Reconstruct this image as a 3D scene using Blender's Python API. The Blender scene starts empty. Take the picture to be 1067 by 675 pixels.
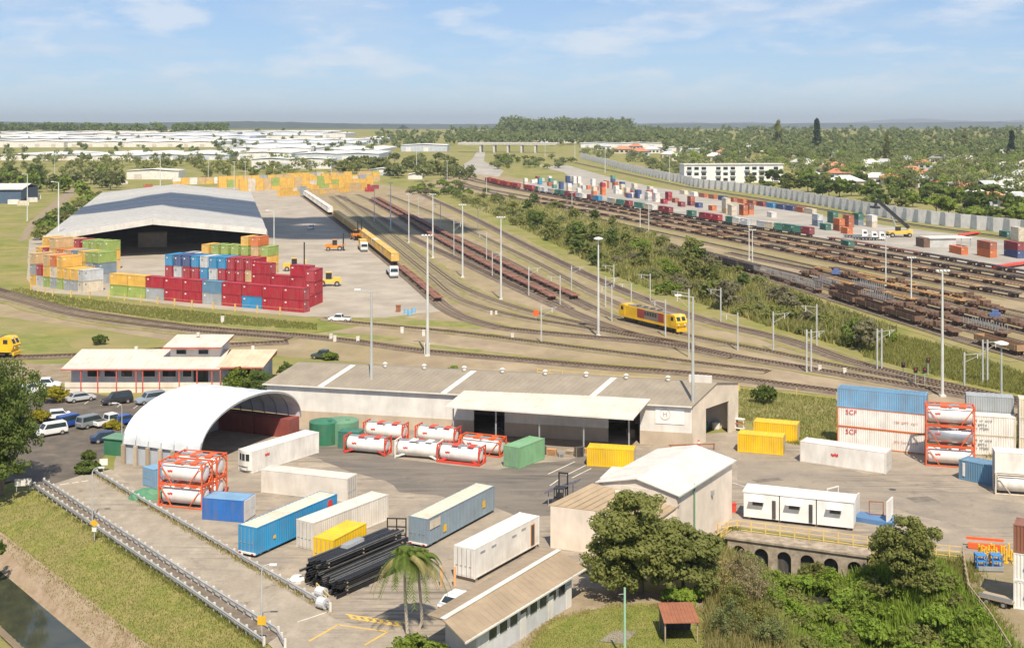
import bpy, math, random
import numpy as np
from mathutils import Vector, Matrix
S = bpy.context.scene
COL = S.collection
R = math.radians
random.seed(7)
# ---------------------------------------------------------------- camera
F, CH, HY, CX = 1300.0, 44.0, 131.0, 533.5      # focal length in photo pixels, camera height, horizon row
cam = bpy.data.cameras.new('camera'); cam_o = bpy.data.objects.new('camera', cam); COL.objects.link(cam_o)
cam.sensor_width = 36; cam.lens = F / 1067 * 36
cam.shift_y = -(337.5 - HY) / 1067
cam.clip_start = 1; cam.clip_end = 80000
cam_o.location = (0, 0, CH); cam_o.rotation_euler = (R(90), 0, 0)
S.camera = cam_o
# ---------------------------------------------------------------- sky and sun
SUN_EL, SUN_H = R(54), (0.17, -0.985)              # elevation, horizontal direction towards the sun
W = bpy.data.worlds.new('World'); S.world = W; W.use_nodes = True
nt = W.node_tree; nt.nodes.clear()
def N(t, typ, **kw):
    n = t.nodes.new(typ)
    for k, v in kw.items(): setattr(n, k, v)
    return n
def L(t, a, b): t.links.new(a, b)
sky = N(nt, 'ShaderNodeTexSky', sky_type='NISHITA', sun_disc=False, sun_elevation=SUN_EL)
sky.sun_rotation = math.atan2(SUN_H[0], SUN_H[1])
sky.air_density = 0.8; sky.dust_density = 0.0; sky.ozone_density = 6.0; sky.altitude = 0
bg = N(nt, 'ShaderNodeBackground'); bg.inputs['Strength'].default_value = 0.08
out = N(nt, 'ShaderNodeOutputWorld')
tc = N(nt, 'ShaderNodeTexCoord')
sep = N(nt, 'ShaderNodeSeparateXYZ'); L(nt, tc.outputs['Generated'], sep.inputs[0])
def mth(t, op, a, b=None, c=None, clamp=False):
    n = N(t, 'ShaderNodeMath', operation=op); n.use_clamp = clamp
    for i, x in enumerate((a, b, c)):
        if x is None: continue
        if isinstance(x, (int, float)): n.inputs[i].default_value = x
        else: L(t, x, n.inputs[i])
    return n.outputs[0]
zc = mth(nt, 'MAXIMUM', sep.outputs[2], 0.0)
den = mth(nt, 'ADD', zc, 0.055)
cx_ = mth(nt, 'DIVIDE', sep.outputs[0], den); cy_ = mth(nt, 'DIVIDE', sep.outputs[1], den)
comb = N(nt, 'ShaderNodeCombineXYZ'); L(nt, cx_, comb.inputs[0]); L(nt, cy_, comb.inputs[1])
n1 = N(nt, 'ShaderNodeTexNoise'); n1.inputs['Scale'].default_value = 1.15; n1.inputs['Detail'].default_value = 9; n1.inputs['Roughness'].default_value = 0.56
mp = N(nt, 'ShaderNodeMapping'); mp.inputs['Location'].default_value = (3.1, 8.4, 0); mp.inputs['Scale'].default_value = (1.0, 0.62, 1)
L(nt, comb.outputs[0], mp.inputs[0]); L(nt, mp.outputs[0], n1.inputs['Vector'])
cr = N(nt, 'ShaderNodeValToRGB'); cr.color_ramp.elements[0].position = 0.47; cr.color_ramp.elements[1].position = 0.72
L(nt, n1.outputs['Fac'], cr.inputs[0])
fade = mth(nt, 'MULTIPLY', zc, 28.0, clamp=True)
cf = mth(nt, 'MULTIPLY', cr.outputs[0], fade); cf = mth(nt, 'MULTIPLY', cf, 0.42)
tint = N(nt, 'ShaderNodeMix', data_type='RGBA', blend_type='MULTIPLY'); tint.inputs['Factor'].default_value = 1
L(nt, sky.outputs[0], tint.inputs['A']); tint.inputs['B'].default_value = (0.86, 0.92, 1.0, 1)
pale = N(nt, 'ShaderNodeMix', data_type='RGBA'); pale.inputs['Factor'].default_value = .42
L(nt, tint.outputs['Result'], pale.inputs['A']); pale.inputs['B'].default_value = (3.4, 4.4, 5.8, 1)
mx = N(nt, 'ShaderNodeMix', data_type='RGBA'); L(nt, cf, mx.inputs['Factor'])
L(nt, pale.outputs['Result'], mx.inputs['A']); mx.inputs['B'].default_value = (6.0, 6.3, 6.8, 1)
mp2 = N(nt, 'ShaderNodeMapping'); mp2.inputs['Scale'].default_value = (9.5, 9.5, 34); mp2.inputs['Location'].default_value = (1.7, .4, .2); L(nt, tc.outputs['Generated'], mp2.inputs[0])
n2 = N(nt, 'ShaderNodeTexNoise'); n2.inputs['Scale'].default_value = 1.0; n2.inputs['Detail'].default_value = 8; n2.inputs['Roughness'].default_value = .58; L(nt, mp2.outputs[0], n2.inputs['Vector'])
cr2 = N(nt, 'ShaderNodeValToRGB'); cr2.color_ramp.elements[0].position = .50; cr2.color_ramp.elements[1].position = .63; L(nt, n2.outputs['Fac'], cr2.inputs[0])
cf2 = mth(nt, 'MULTIPLY', mth(nt, 'MULTIPLY', cr2.outputs[0], mth(nt, 'MULTIPLY', mth(nt, 'SUBTRACT', zc, .012), 45.0, clamp=True)), .55)
mx2 = N(nt, 'ShaderNodeMix', data_type='RGBA'); L(nt, cf2, mx2.inputs['Factor']); L(nt, mx.outputs['Result'], mx2.inputs['A']); mx2.inputs['B'].default_value = (6.9, 7.1, 7.4, 1)
L(nt, mx2.outputs['Result'], bg.inputs['Color']); L(nt, bg.outputs[0], out.inputs['Surface'])
sun = bpy.data.lights.new('sun', 'SUN'); sun.energy = 4.2; sun.angle = R(0.6); sun.color = (1.0, 0.89, 0.72)
sun_o = bpy.data.objects.new('sun', sun); COL.objects.link(sun_o)
sd = Vector((SUN_H[0] * math.cos(SUN_EL), SUN_H[1] * math.cos(SUN_EL), math.sin(SUN_EL)))
sun_o.rotation_euler = sd.to_track_quat('Z', 'Y').to_euler(); sun_o.location = (60, -120, 200)
S.view_settings.view_transform = 'Standard'; S.view_settings.look = 'None'
S.view_settings.exposure = 0.7; S.view_settings.gamma = 1.0
S.render.engine = 'CYCLES'
S.cycles.use_denoising = True
S.cycles.max_bounces = 6; S.cycles.diffuse_bounces = 3; S.cycles.glossy_bounces = 2; S.cycles.volume_bounces = 0
S.cycles.transparent_max_bounces = 6
# ---------------------------------------------------------------- pixel <-> place
def sm(a, b, x):
    t = np.clip((np.asarray(x, float) - a) / (b - a), 0, 1); return t * t * (3 - 2 * t)
def rise(y):                                     # the land climbs gently towards the north
    y = np.asarray(y, float)
    return np.interp(y, [0, 900, 2600, 3600, 6000, 9000, 80000], [0, 0, 30, 34, 20, 5, 0])
def P(x, y, z=0.0):
    """photo pixel -> place on the ground (or at height z above flat ground)"""
    d = y - HY
    Y = (CH - z) * F / d
    if z == 0 and Y > 900:
        lo, hi = 900.0, 3400.0
        for _ in range(40):
            m = (lo + hi) / 2
            if HY + (CH - float(rise(m))) * F / m > y: lo = m
            else: hi = m
        Y = lo
        return Vector(((x - CX) * Y / F, Y, float(rise(Y))))
    return Vector(((x - CX) * Y / F, Y, z))
def PX(p): return CX + p[0] * F / p[1]
def ang(a, b): return math.atan2(b[1] - a[1], b[0] - a[0])
# ---------------------------------------------------------------- materials
MATS = {}
def mix(t, f, a, b, blend='MIX'):
    n = N(t, 'ShaderNodeMix', data_type='RGBA', blend_type=blend)
    for nm, x in (('Factor', f), ('A', a), ('B', b)):
        s = n.inputs[nm]
        if isinstance(x, (int, float)): s.default_value = x
        elif isinstance(x, tuple): s.default_value = (*x[:3], 1)
        else: L(t, x, s)
    return n.outputs['Result']
def noise(t, vec, scale, detail=4, rough=.55, lo=.35, hi=.65):
    n = N(t, 'ShaderNodeTexNoise'); n.inputs['Scale'].default_value = scale; n.inputs['Detail'].default_value = detail; n.inputs['Roughness'].default_value = rough
    L(t, vec, n.inputs['Vector'])
    m = N(t, 'ShaderNodeMapRange'); m.inputs['From Min'].default_value = lo; m.inputs['From Max'].default_value = hi
    L(t, n.outputs['Fac'], m.inputs['Value']); return m.outputs['Result']
def newmat(name):
    m = bpy.data.materials.new(name); m.use_nodes = True; t = m.node_tree
    b = t.nodes['Principled BSDF']; return m, t, b
def wvec(t, scale=(1, 1, 1), obj=False):
    if obj:
        c = N(t, 'ShaderNodeTexCoord').outputs['Object']
        oi = N(t, 'ShaderNodeObjectInfo'); a = N(t, 'ShaderNodeVectorMath', operation='ADD')
        sc = N(t, 'ShaderNodeVectorMath', operation='SCALE'); L(t, oi.outputs['Location'], sc.inputs[0]); sc.inputs['Scale'].default_value = 1.37
        L(t, c, a.inputs[0]); L(t, sc.outputs[0], a.inputs[1]); c = a.outputs[0]
    else: c = N(t, 'ShaderNodeNewGeometry').outputs['Position']
    m = N(t, 'ShaderNodeMapping'); m.inputs['Scale'].default_value = scale; L(t, c, m.inputs[0]); return m.outputs[0]
def paint(name, c, rough=.55, metal=0.0, dirt=(.28, .2, .13), amt=.28, var=.12, streak=True):
    """painted or bare metal, plaster, timber: streaks, grime and fading on one base colour"""
    if name in MATS: return MATS[name]
    m, t, b = newmat(name)
    v = wvec(t, (1, 1, .22 if streak else 1), True)
    f = noise(t, v, 1.6, 5, .65, .42, .78)
    f2 = noise(t, wvec(t, (1, 1, 1), True), .45, 3, .5, .3, .7)
    c2 = tuple(min(1, x * (1 + var) + .02 * var) for x in c); c1 = tuple(x * (1 - var) for x in c)
    base = mix(t, f2, c1, c2)
    ff = mth(t, 'MULTIPLY', f, amt)
    base = mix(t, ff, base, dirt)
    L(t, base, b.inputs['Base Color']); b.inputs['Roughness'].default_value = rough; b.inputs['Metallic'].default_value = metal
    MATS[name] = m; return m
def surf(name, cols, scales, rough=.9, bump=.0, stretch=(1, 1, 1), rot=0, thr=(.38, .62), tyre=None):
    """ground-like surface: cols mixed one after another by world-space noise"""
    if name in MATS: return MATS[name]
    m, t, b = newmat(name)
    g = N(t, 'ShaderNodeNewGeometry').outputs['Position']
    mp = N(t, 'ShaderNodeMapping'); mp.inputs['Scale'].default_value = stretch; mp.inputs['Rotation'].default_value = (0, 0, rot); L(t, g, mp.inputs[0])
    cur = cols[0]
    for i, c in enumerate(cols[1:]):
        off = N(t, 'ShaderNodeMapping'); off.inputs['Location'].default_value = (17.3 * i, 9.1 * i, 0)
        L(t, mp.outputs[0], off.inputs[0])
        f = noise(t, off.outputs[0], scales[i], 6, .62, thr[0], thr[1])
        if len(c) > 3: f = mth(t, 'MULTIPLY', f, c[3])
        cur = mix(t, f, cur, c)
    if tyre:
        for ry, am in tyre:
            mt = N(t, 'ShaderNodeMapping'); mt.inputs['Rotation'].default_value = (0, 0, ry); mt.inputs['Scale'].default_value = (.06, 1.1, 1); L(t, g, mt.inputs[0])
            f = noise(t, mt.outputs[0], 1.0, 5, .7, .52, .7); big = noise(t, g, .06, 2, .5, .42, .6)
            cur = mix(t, mth(t, 'MULTIPLY', mth(t, 'MULTIPLY', f, big), am), cur, (.075, .065, .055))
        cur = mix(t, mth(t, 'MULTIPLY', noise(t, g, .55, 6, .75,   .58, .7), .6), cur, (.09, .075, .06))
    fine = noise(t, g, 3.1, 3, .7, .2, .8)
    cur = mix(t, mth(t, 'MULTIPLY', fine, .22), cur, (.06, .05, .04))
    L(t, cur, b.inputs['Base Color']); b.inputs['Roughness'].default_value = rough
    b.inputs['Specular IOR Level'].default_value = .2
    if bump:
        bn = N(t, 'ShaderNodeBump'); bn.inputs['Strength'].default_value = bump; bn.inputs['Distance'].default_value = .3
        L(t, noise(t, g, 1.5, 5, .7, 0, 1), bn.inputs['Height']); L(t, bn.outputs[0], b.inputs['Normal'])
    MATS[name] = m; return m
def leaf(name, c1, c2, trans=.48):
    if name in MATS: return MATS[name]
    m, t, b = newmat(name)
    at = N(t, 'ShaderNodeAttribute'); at.attribute_name = 'shade'
    oi = N(t, 'ShaderNodeObjectInfo')
    f = mth(t, 'ADD', mth(t, 'MULTIPLY', at.outputs['Fac'], .7), mth(t, 'MULTIPLY', oi.outputs['Random'], .3))
    c = mix(t, f, c1, c2)
    c = mix(t, mth(t, 'MULTIPLY', oi.outputs['Random'], .3), c, (c2[0] * .75, c2[1] * .8, c1[2] * 1.1))
    L(t, c, b.inputs['Base Color']); b.inputs['Roughness'].default_value = .7; b.inputs['Specular IOR Level'].default_value = .25
    tr = N(t, 'ShaderNodeBsdfTranslucent'); L(t, c, tr.inputs['Color'])
    ms = N(t, 'ShaderNodeMixShader'); ms.inputs[0].default_value = trans
    o = t.nodes['Material Output']; L(t, b.outputs[0], ms.inputs[1]); L(t, tr.outputs[0], ms.inputs[2]); L(t, ms.outputs[0], o.inputs['Surface'])
    MATS[name] = m; return m
def glass(name='dark_glass', c=(.02, .03, .035), rough=.08):
    if name in MATS: return MATS[name]
    m, t, b = newmat(name); 
    f = noise(t, wvec(t, (1, 1, 1), True), .8, 2, .5, .3, .7)
    L(t, mix(t, f, c, tuple(x * 1.6 for x in c)), b.inputs['Base Color'])
    b.inputs['Roughness'].default_value = rough; b.inputs['Specular IOR Level'].default_value = .6
    MATS[name] = m; return m
# ---------------------------------------------------------------- mesh building
class MB:
    def __init__(s): s.v = []; s.f = []; s.mi = []; s.mats = []
    def m(s, mat):
        if mat not in s.mats: s.mats.append(mat)
        return s.mats.index(mat)
    def add(s, vs, fs, mat):
        o = len(s.v); s.v.extend([tuple(v) for v in vs]); i = s.m(mat)
        for f in fs: s.f.append(tuple(o + k for k in f)); s.mi.append(i)
        return s
    def box(s, x0, x1, y0, y1, z0, z1, mat):
        return s.add([(x0, y0, z0), (x1, y0, z0), (x1, y1, z0), (x0, y1, z0), (x0, y0, z1), (x1, y0, z1), (x1, y1, z1), (x0, y1, z1)],
                     [(3, 2, 1, 0), (4, 5, 6, 7), (0, 1, 5, 4), (1, 2, 6, 5), (2, 3, 7, 6), (3, 0, 4, 7)], mat)
    def bar(s, a, b, w, h, mat):
        """square bar from a to b"""
        a, b = Vector(a), Vector(b); d = (b - a).normalized()
        up = Vector((0, 0, 1)) if abs(d.z) < .95 else Vector((1, 0, 0))
        x = d.cross(up).normalized() * w / 2; y = x.cross(d).normalized() * h / 2
        vs = [a - x - y, a + x - y, a + x + y, a - x + y, b - x - y, b + x - y, b + x + y, b - x + y]
        return s.add(vs, [(3, 2, 1, 0), (4, 5, 6, 7), (0, 1, 5, 4), (1, 2, 6, 5), (2, 3, 7, 6), (3, 0, 4, 7)], mat)
    def cyl(s, a, b, r0, r1, mat, n=10, caps=True):
        a, b = Vector(a), Vector(b); d = (b - a).normalized()
        up = Vector((0, 0, 1)) if abs(d.z) < .95 else Vector((1, 0, 0))
        x = d.cross(up).normalized(); y = x.cross(d).normalized()
        vs = []
        for c, r in ((a, r0), (b, r1)):
            for k in range(n):
                t = 2 * math.pi * k / n; vs.append(c + x * (r * math.cos(t)) + y * (r * math.sin(t)))
        fs = [(k, (k + 1) % n, n + (k + 1) % n, n + k) for k in range(n)]
        if caps: fs += [tuple(range(n - 1, -1, -1)), tuple(range(n, 2 * n))]
        return s.add(vs, fs, mat)
    def lathe(s, a, d, prof, mat, n=12):
        """profile [(t along d, radius)] round the axis a + t*d"""
        a, d = Vector(a), Vector(d).normalized()
        up = Vector((0, 0, 1)) if abs(d.z) < .95 else Vector((1, 0, 0))
        x = d.cross(up).normalized(); y = x.cross(d).normalized(); vs = []
        for t, r in prof:
            for k in range(n):
                q = 2 * math.pi * k / n; vs.append(a + d * t + x * (r * math.cos(q)) + y * (r * math.sin(q)))
        fs = []
        for j in range(len(prof) - 1):
            for k in range(n): fs.append((j * n + k, j * n + (k + 1) % n, (j + 1) * n + (k + 1) % n, (j + 1) * n + k))
        fs += [tuple(range(n - 1, -1, -1)), tuple(range((len(prof) - 1) * n, len(prof) * n))]
        return s.add(vs, fs, mat)
    def prism(s, pts, z0, z1, mat, top=None):
        """polygon footprint (x,y) pulled up from z0 to z1 (z may be lists)"""
        n = len(pts); a = z0 if isinstance(z0, (list, tuple)) else [z0] * n; b = z1 if isinstance(z1, (list, tuple)) else [z1] * n
        vs = [(p[0], p[1], a[i]) for i, p in enumerate(pts)] + [(p[0], p[1], b[i]) for i, p in enumerate(pts)]
        s.add(vs, [tuple(range(n - 1, -1, -1))] + [(i, (i + 1) % n, n + (i + 1) % n, n + i) for i in range(n)], mat)
        return s.add(vs[n:], [tuple(range(n))], top or mat)
    def side(s, prof, y0, y1, mat):
        """profile in (x,z) pulled along y"""
        n = len(prof); vs = [(x, y0, z) for x, z in prof] + [(x, y1, z) for x, z in prof]
        return s.add(vs, [tuple(range(n)), tuple(range(2 * n - 1, n - 1, -1))] + [(i, n + i, n + (i + 1) % n, (i + 1) % n) for i in range(n)], mat)
    def mesh(s, name, smooth=False):
        me = bpy.data.meshes.new(name); me.from_pydata(s.v, [], s.f)
        for m in s.mats: me.materials.append(m)
        if len(s.mats) > 1: me.polygons.foreach_set('material_index', s.mi)
        if smooth: me.polygons.foreach_set('use_smooth', [True] * len(s.f))
        me.update(); return me
    def build(s, name, parent=None, loc=(0, 0, 0), rz=0, smooth=False):
        return obj(name, s.mesh(name, smooth), parent, loc, rz)
def obj(name, me, parent=None, loc=(0, 0, 0), rz=0):
    o = bpy.data.objects.new(name, me); COL.objects.link(o); o.location = loc; o.rotation_euler = (0, 0, rz)
    if parent: o.parent = parent
    return o
def tag(o, label, cat, group=None):
    o['label'] = label; o['category'] = cat
    if group: o['group'] = group
    return o
def thing(name, label, cat, loc=(0, 0, 0), rz=0, group=None):
    return tag(obj(name, None, None, loc, rz), label, cat, group)
def struct(o): o['kind'] = 'structure'; return o
def stuff(o): o['kind'] = 'stuff'; return o
def dup(root, loc, rz=None, scale=None, label=None, group=None):
    r = root.copy(); COL.objects.link(r); r.location = loc
    if rz is not None: r.rotation_euler = (0, 0, rz)
    if scale is not None: r.scale = scale if isinstance(scale, tuple) else (scale,) * 3
    for ch in KIDS.get(root.name, ()) or root.children:
        c = ch.copy(); COL.objects.link(c); c.parent = r
        for g in ch.children:
            d = g.copy(); COL.objects.link(d); d.parent = c
    if label: r['label'] = label
    if group: r['group'] = group
    return r
KIDS = {}
ORD = {}
def later(o, desc, cat, group, key=None):
    """label by place in a row, written at the end: 'desc, 3rd from the left'"""
    o['category'] = cat; o['group'] = group
    ORD.setdefault(desc, []).append((key if key is not None else PX(o.location), o)); return o
def nth(i):
    return f"{i}{'th' if 10 <= i % 100 <= 20 else {1: 'st', 2: 'nd', 3: 'rd'}.get(i % 10, 'th')}"
def finish_labels():
    for desc, lst in ORD.items():
        lst.sort(key=lambda t: t[0])
        for i, (k, o) in enumerate(lst):
            o['label'] = desc if len(lst) == 1 else f'{desc}, {nth(i + 1)} from the left'
def text_mesh(body, size, mat, depth=.012):
    c = bpy.data.curves.new('lettering', 'FONT'); c.body = body; c.size = size; c.extrude = depth; c.align_x = 'CENTER'; c.align_y = 'CENTER'
    c.resolution_u = 2
    o = bpy.data.objects.new('tmp', c); COL.objects.link(o)
    dg = bpy.context.evaluated_depsgraph_get(); me = bpy.data.meshes.new_from_object(o.evaluated_get(dg))
    bpy.data.objects.remove(o); bpy.data.curves.remove(c); me.materials.clear(); me.materials.append(mat); return me
def lettering(body, size, mat, parent, loc, face):
    """flat letters standing on a vertical face; face = angle of the outward normal in the parent's frame"""
    o = obj('lettering', text_mesh(body, size, mat), parent, loc); o.rotation_euler = (R(90), 0, face + R(90)); return o
# ================================================================ THE SETTING
G_EARTH = surf('dry_grassland', [(.225, .22, .045), (.32, .265, .085), (.15, .19, .03), (.32, .255, .14, .55)], [.05, .11, .03], bump=.4)
G_GREEN = surf('mown_grass', [(.205, .24, .04), (.28, .265, .075), (.14, .195, .025), (.29, .24, .10, .5)], [.25, .6, .12], bump=.5)
G_VERGE = surf('weedy_verge', [(.22, .235, .05), (.32, .27, .105), (.15, .19, .035), (.33, .27, .16, .5)], [.12, .3, .06], bump=.5)
G_GRAVEL = surf('yard_gravel', [(.355, .275, .185), (.42, .335, .23), (.285, .22, .155), (.26, .22, .08, .5)], [.05, .16, .025], bump=.3, stretch=(1, .55, 1))
G_DIRT = surf('dirt', [(.30, .235, .165), (.36, .29, .21), (.24, .19, .12)], [.2, .5], bump=.3)
G_YARD = surf('worn_bitumen', [(.36, .30, .235), (.295, .255, .21), (.41, .345, .27), (.235, .205, .175, .6)], [.07, .16, .33], tyre=[(-.35, .8), (-1.0, .75)])
G_ASPH = surf('asphalt', [(.175, .155, .138), (.13, .118, .108), (.235, .205, .17, .8)], [.09, .22], stretch=(.5, 1.6, 1), rot=.5, tyre=[(.25, .75), (-.1, .6)])
G_CAR = surf('car_park_asphalt', [(.14, .118, .098), (.18, .15, .122), (.105, .092, .08)], [.12, .4], tyre=[(.2, .4)])
G_CONC = surf('concrete_road', [(.385, .33, .265), (.43, .375, .305), (.33, .28, .22, .7), (.25, .215, .175, .5)], [.1, .25, .55], stretch=(1.2, .8, 1), rot=.87, tyre=[(.87, .75), (.8, .5)])
G_PAD = surf('terminal_concrete', [(.38, .355, .315), (.44, .41, .365), (.32, .295, .26)], [.02, .06])
G_PAD2 = surf('left_terminal_concrete', [(.40, .35, .29), (.45, .40, .335), (.33, .29, .24)], [.03, .1])
G_BALLAST = surf('ballast', [(.175, .135, .10), (.23, .18, .13), (.13, .10, .08)], [.1, .5])
G_BALLAST2 = surf('pale_ballast', [(.24, .20, .15), (.29, .24, .17), (.2, .17, .08)], [.1, .4])
G_BANK = surf('stained_concrete_bank', [(.31, .23, .15), (.24, .165, .10), (.36, .28, .2)], [.3, .8])
# ---- the lie of the land
dA, dB = P(45, 512), P(300, 675)
du = (dB - dA).normalized(); dn = Vector((du.y, -du.x, 0)); dn = dn if dn.x < 0 else -dn
DR = ([-2, 1.5, 8, 10.4, 14.6, 16.5, 20, 40], [0, -.1, -1.2, -3.0, -3.0, -1.5, -.8, 0])
def y_wall(x): return 134.6 - (x - 24.0) * .444
def gz(x, y):
    x = np.asarray(x, float); y = np.asarray(y, float)
    z = rise(y)
    t = (x - dA.x) * du.x + (y - dA.y) * du.y; d = (x - dA.x) * dn.x + (y - dA.y) * dn.y
    z = z + np.interp(d, *DR) * sm(-30, -8, t)
    c = 31.0 + 1.2 * np.sin(y * .13)
    cr = -3.6 * (1 - sm(2.5, 9.5, np.abs(x - c) + .5 * np.sin(x * 1.1 + y * .7)))
    z = z + cr * sm(0, .9, y_wall(x) - y)
    return z
def axis(a, b, step, lo, hi):
    v = list(np.arange(a, b + .01, step)); s = step
    while v[-1] < hi: s *= 1.35; v.append(v[-1] + s)
    s = step
    while v[0] > lo: s *= 1.35; v.insert(0, v[0] - s)
    return np.array(v)
gx = axis(-72, 60, .8, -45000, 45000); gy = axis(86, 160, .8, -3000, 4200)
gy = np.concatenate([gy[gy < 880], [900, 1300, 1800, 2200, 2600, 3000, 3600, 4500, 6000, 9000, 15000, 30000, 60000]])
GX, GY = np.meshgrid(gx, gy); GZ = gz(GX, GY)
nx, ny = len(gx), len(gy)
idx = np.arange(nx * ny).reshape(ny, nx)
fs = np.stack([idx[:-1, :-1], idx[:-1, 1:], idx[1:, 1:], idx[1:, :-1]], -1).reshape(-1, 4)
me = bpy.data.meshes.new('ground'); me.from_pydata(np.stack([GX, GY, GZ], -1).reshape(-1, 3).tolist(), [], fs.tolist()); me.materials.append(G_EARTH); me.update()
ground = struct(obj('ground', me))
def clip(poly, Y, keep_low):
    o = []
    for i, a in enumerate(poly):
        b = poly[(i + 1) % len(poly)]
        ia = (a[1] <= Y) == keep_low; ib = (b[1] <= Y) == keep_low
        if ia: o.append(a)
        if ia != ib:
            k = (Y - a[1]) / (b[1] - a[1]); o.append((a[0] + k * (b[0] - a[0]), Y))
    return o
def overlay(name, pts, mat, lift=.01, jit=0.0, step=2.0, world=False, keep=None):
    w = [(p[0], p[1]) for p in pts] if world else [tuple(P(*p)[:2]) for p in pts]
    if jit:
        rg = random.Random(len(name) * 31 + len(w)); q = []
        for i, a in enumerate(w):
            b = w[(i + 1) % len(w)]; n = max(1, int(math.dist(a, b) / step))
            for k in range(n):
                u = k / n; q.append((a[0] + (b[0] - a[0]) * u + rg.uniform(-jit, jit), a[1] + (b[1] - a[1]) * u + rg.uniform(-jit, jit)))
        w = q
    mb = MB()
    for low in (True, False):
        c = clip(w, 900, low)
        if len(c) > 2:
            f = list(range(len(c)))
            area = sum(c[i][0] * c[(i + 1) % len(c)][1] - c[(i + 1) % len(c)][0] * c[i][1] for i in f)
            mb.add([(x, y, float(rise(y)) + lift) for x, y in c], [f if area > 0 else f[::-1]], mat)
    o = mb.build(name); struct(o); return o
# rail yard, terminals, near yard
overlay('rail_yard_gravel', [(-40, 312), (50, 322), (110, 333), (180, 344), (300, 352), (345, 345), (462, 322), (400, 268), (345, 226), (312, 200), (330, 193), (400, 192), (446, 203), (520, 236), (640, 294), (725, 327), (800, 345), (890, 374), (1000, 402), (1090, 424), (1090, 446), (870, 412), (770, 402), (640, 396), (500, 390), (380, 378), (300, 372), (200, 358), (110, 345), (0, 330), (-40, 325)], G_GRAVEL, .012, .8, 6)
overlay('dirt_track', [(-40, 368), (0, 378), (60, 379), (120, 378), (120, 392), (60, 400), (0, 392), (-40, 390)], G_DIRT, .016, .3, 3)
overlay('right_yard_gravel', [(440, 190), (500, 180), (545, 186), (620, 200), (700, 216), (800, 234), (900, 252), (1100, 290), (1100, 380), (1000, 350), (900, 325), (838, 302), (780, 290), (727, 272), (680, 246), (600, 222), (520, 204), (460, 197)], G_GRAVEL, .012, 1.2, 9)
overlay('far_side_track_bed', [(600, 168), (700, 194), (800, 212), (900, 229), (1100, 257), (1100, 247), (900, 224), (800, 206), (700, 190), (620, 170)], G_VERGE, .02, .5, 8)
overlay('container_terminal_pad', [(556, 172), (590, 172), (640, 186), (708, 199), (792, 214.5), (880, 229), (914, 234), (1045, 250), (1110, 259), (1110, 295), (951, 265), (867, 250), (769, 233), (700, 221), (600, 203), (540, 190), (600, 190), (588, 180)], G_PAD, .028)
overlay('shed_terminal_pad', [(34, 303), (60, 306), (112, 309), (200, 320), (318, 330), (400, 331), (462, 324), (420, 287), (345, 224), (312, 197), (262, 194), (180, 196), (90, 210), (30, 250), (28, 290)], G_PAD2, .024, .2, 6)
overlay('access_road', [(470, 179), (492, 166), (497, 158), (506, 158), (504, 168), (525, 178), (520, 184)], G_PAD, .02)
overlay('warehouse_yard', [(118, 492), (122, 468), (200, 446), (290, 438), (330, 436), (420, 440), (560, 440), (690, 452), (735, 452), (770, 449), (826, 463), (870, 463), (940, 466), (1110, 478), (1110, 592), (1010, 577), (931, 571), (893, 565.5), (830, 556.8), (765, 548), (730, 565), (690, 600), (612, 620), (585, 640), (560, 660), (545, 690), (300, 690), (335, 640), (250, 590), (180, 545)], G_YARD, .014, .15, 2)
overlay('asphalt_apron', [(300, 470), (360, 462), (420, 478), (520, 490), (620, 474), (660, 486), (612, 510), (576, 536), (540, 540), (520, 530), (470, 518), (420, 512), (400, 500), (360, 488)], G_ASPH, .022, .5, 2)
overlay('asphalt_apron', [(770, 470), (830, 478), (930, 500), (1000, 515), (1110, 532), (1110, 560), (1000, 548), (930, 530), (840, 512), (765, 500)], surf('worn_asphalt', [(.28, .24, .195), (.235, .205, .175), (.34, .29, .225, .8)], [.1, .25], tyre=[(.25, .8), (.5, .6)]), .022, .5, 2)
overlay('car_park', [(-40, 432), (30, 398), (72, 404), (110, 412), (160, 419), (190, 423), (176, 440), (128, 462), (116, 470), (96, 484), (88, 494), (45, 512), (20, 500), (-40, 510)], G_CAR, .018)
overlay('concrete_road', [(88, 494), (116, 489), (180, 540), (250, 586), (330, 634), (350, 645), (400, 660), (470, 690), (300, 690), (268, 660), (180, 600), (100, 542), (50, 506)], G_CONC, .026)
overlay('lawn', [(545, 690), (556, 664), (575, 646), (612, 636), (640, 630), (700, 627), (728, 634), (735, 650), (742, 690)], G_GREEN, .02, .15, 1)
overlay('bare_soil', [(520, 690), (545, 668), (575, 640), (606, 612), (660, 615), (735, 622), (730, 638), (700, 631), (640, 634), (585, 650), (560, 690)], G_DIRT, .019, .15, 1)
overlay('concrete_slab', [(624, 668), (640, 657), (664, 658), (650, 671)], surf('slab_concrete', [(.3, .26, .22), (.24, .21, .18)], [.6]), .05)
overlay('container_park', [(1006, 578), (1120, 590), (1120, 700), (1062, 690), (1035, 640), (1012, 620), (1004, 600)], surf('sandy_dirt', [(.33, .26, .19), (.26, .2, .14), (.2, .18, .07, .7)], [.2, .4]), .02, .2, 1)
overlay('grass_bank', [(770, 402), (870, 414), (1090, 446), (1110, 478), (940, 466), (872, 462), (826, 460), (785, 440), (770, 430)], G_VERGE, .018, .2, 2)
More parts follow.
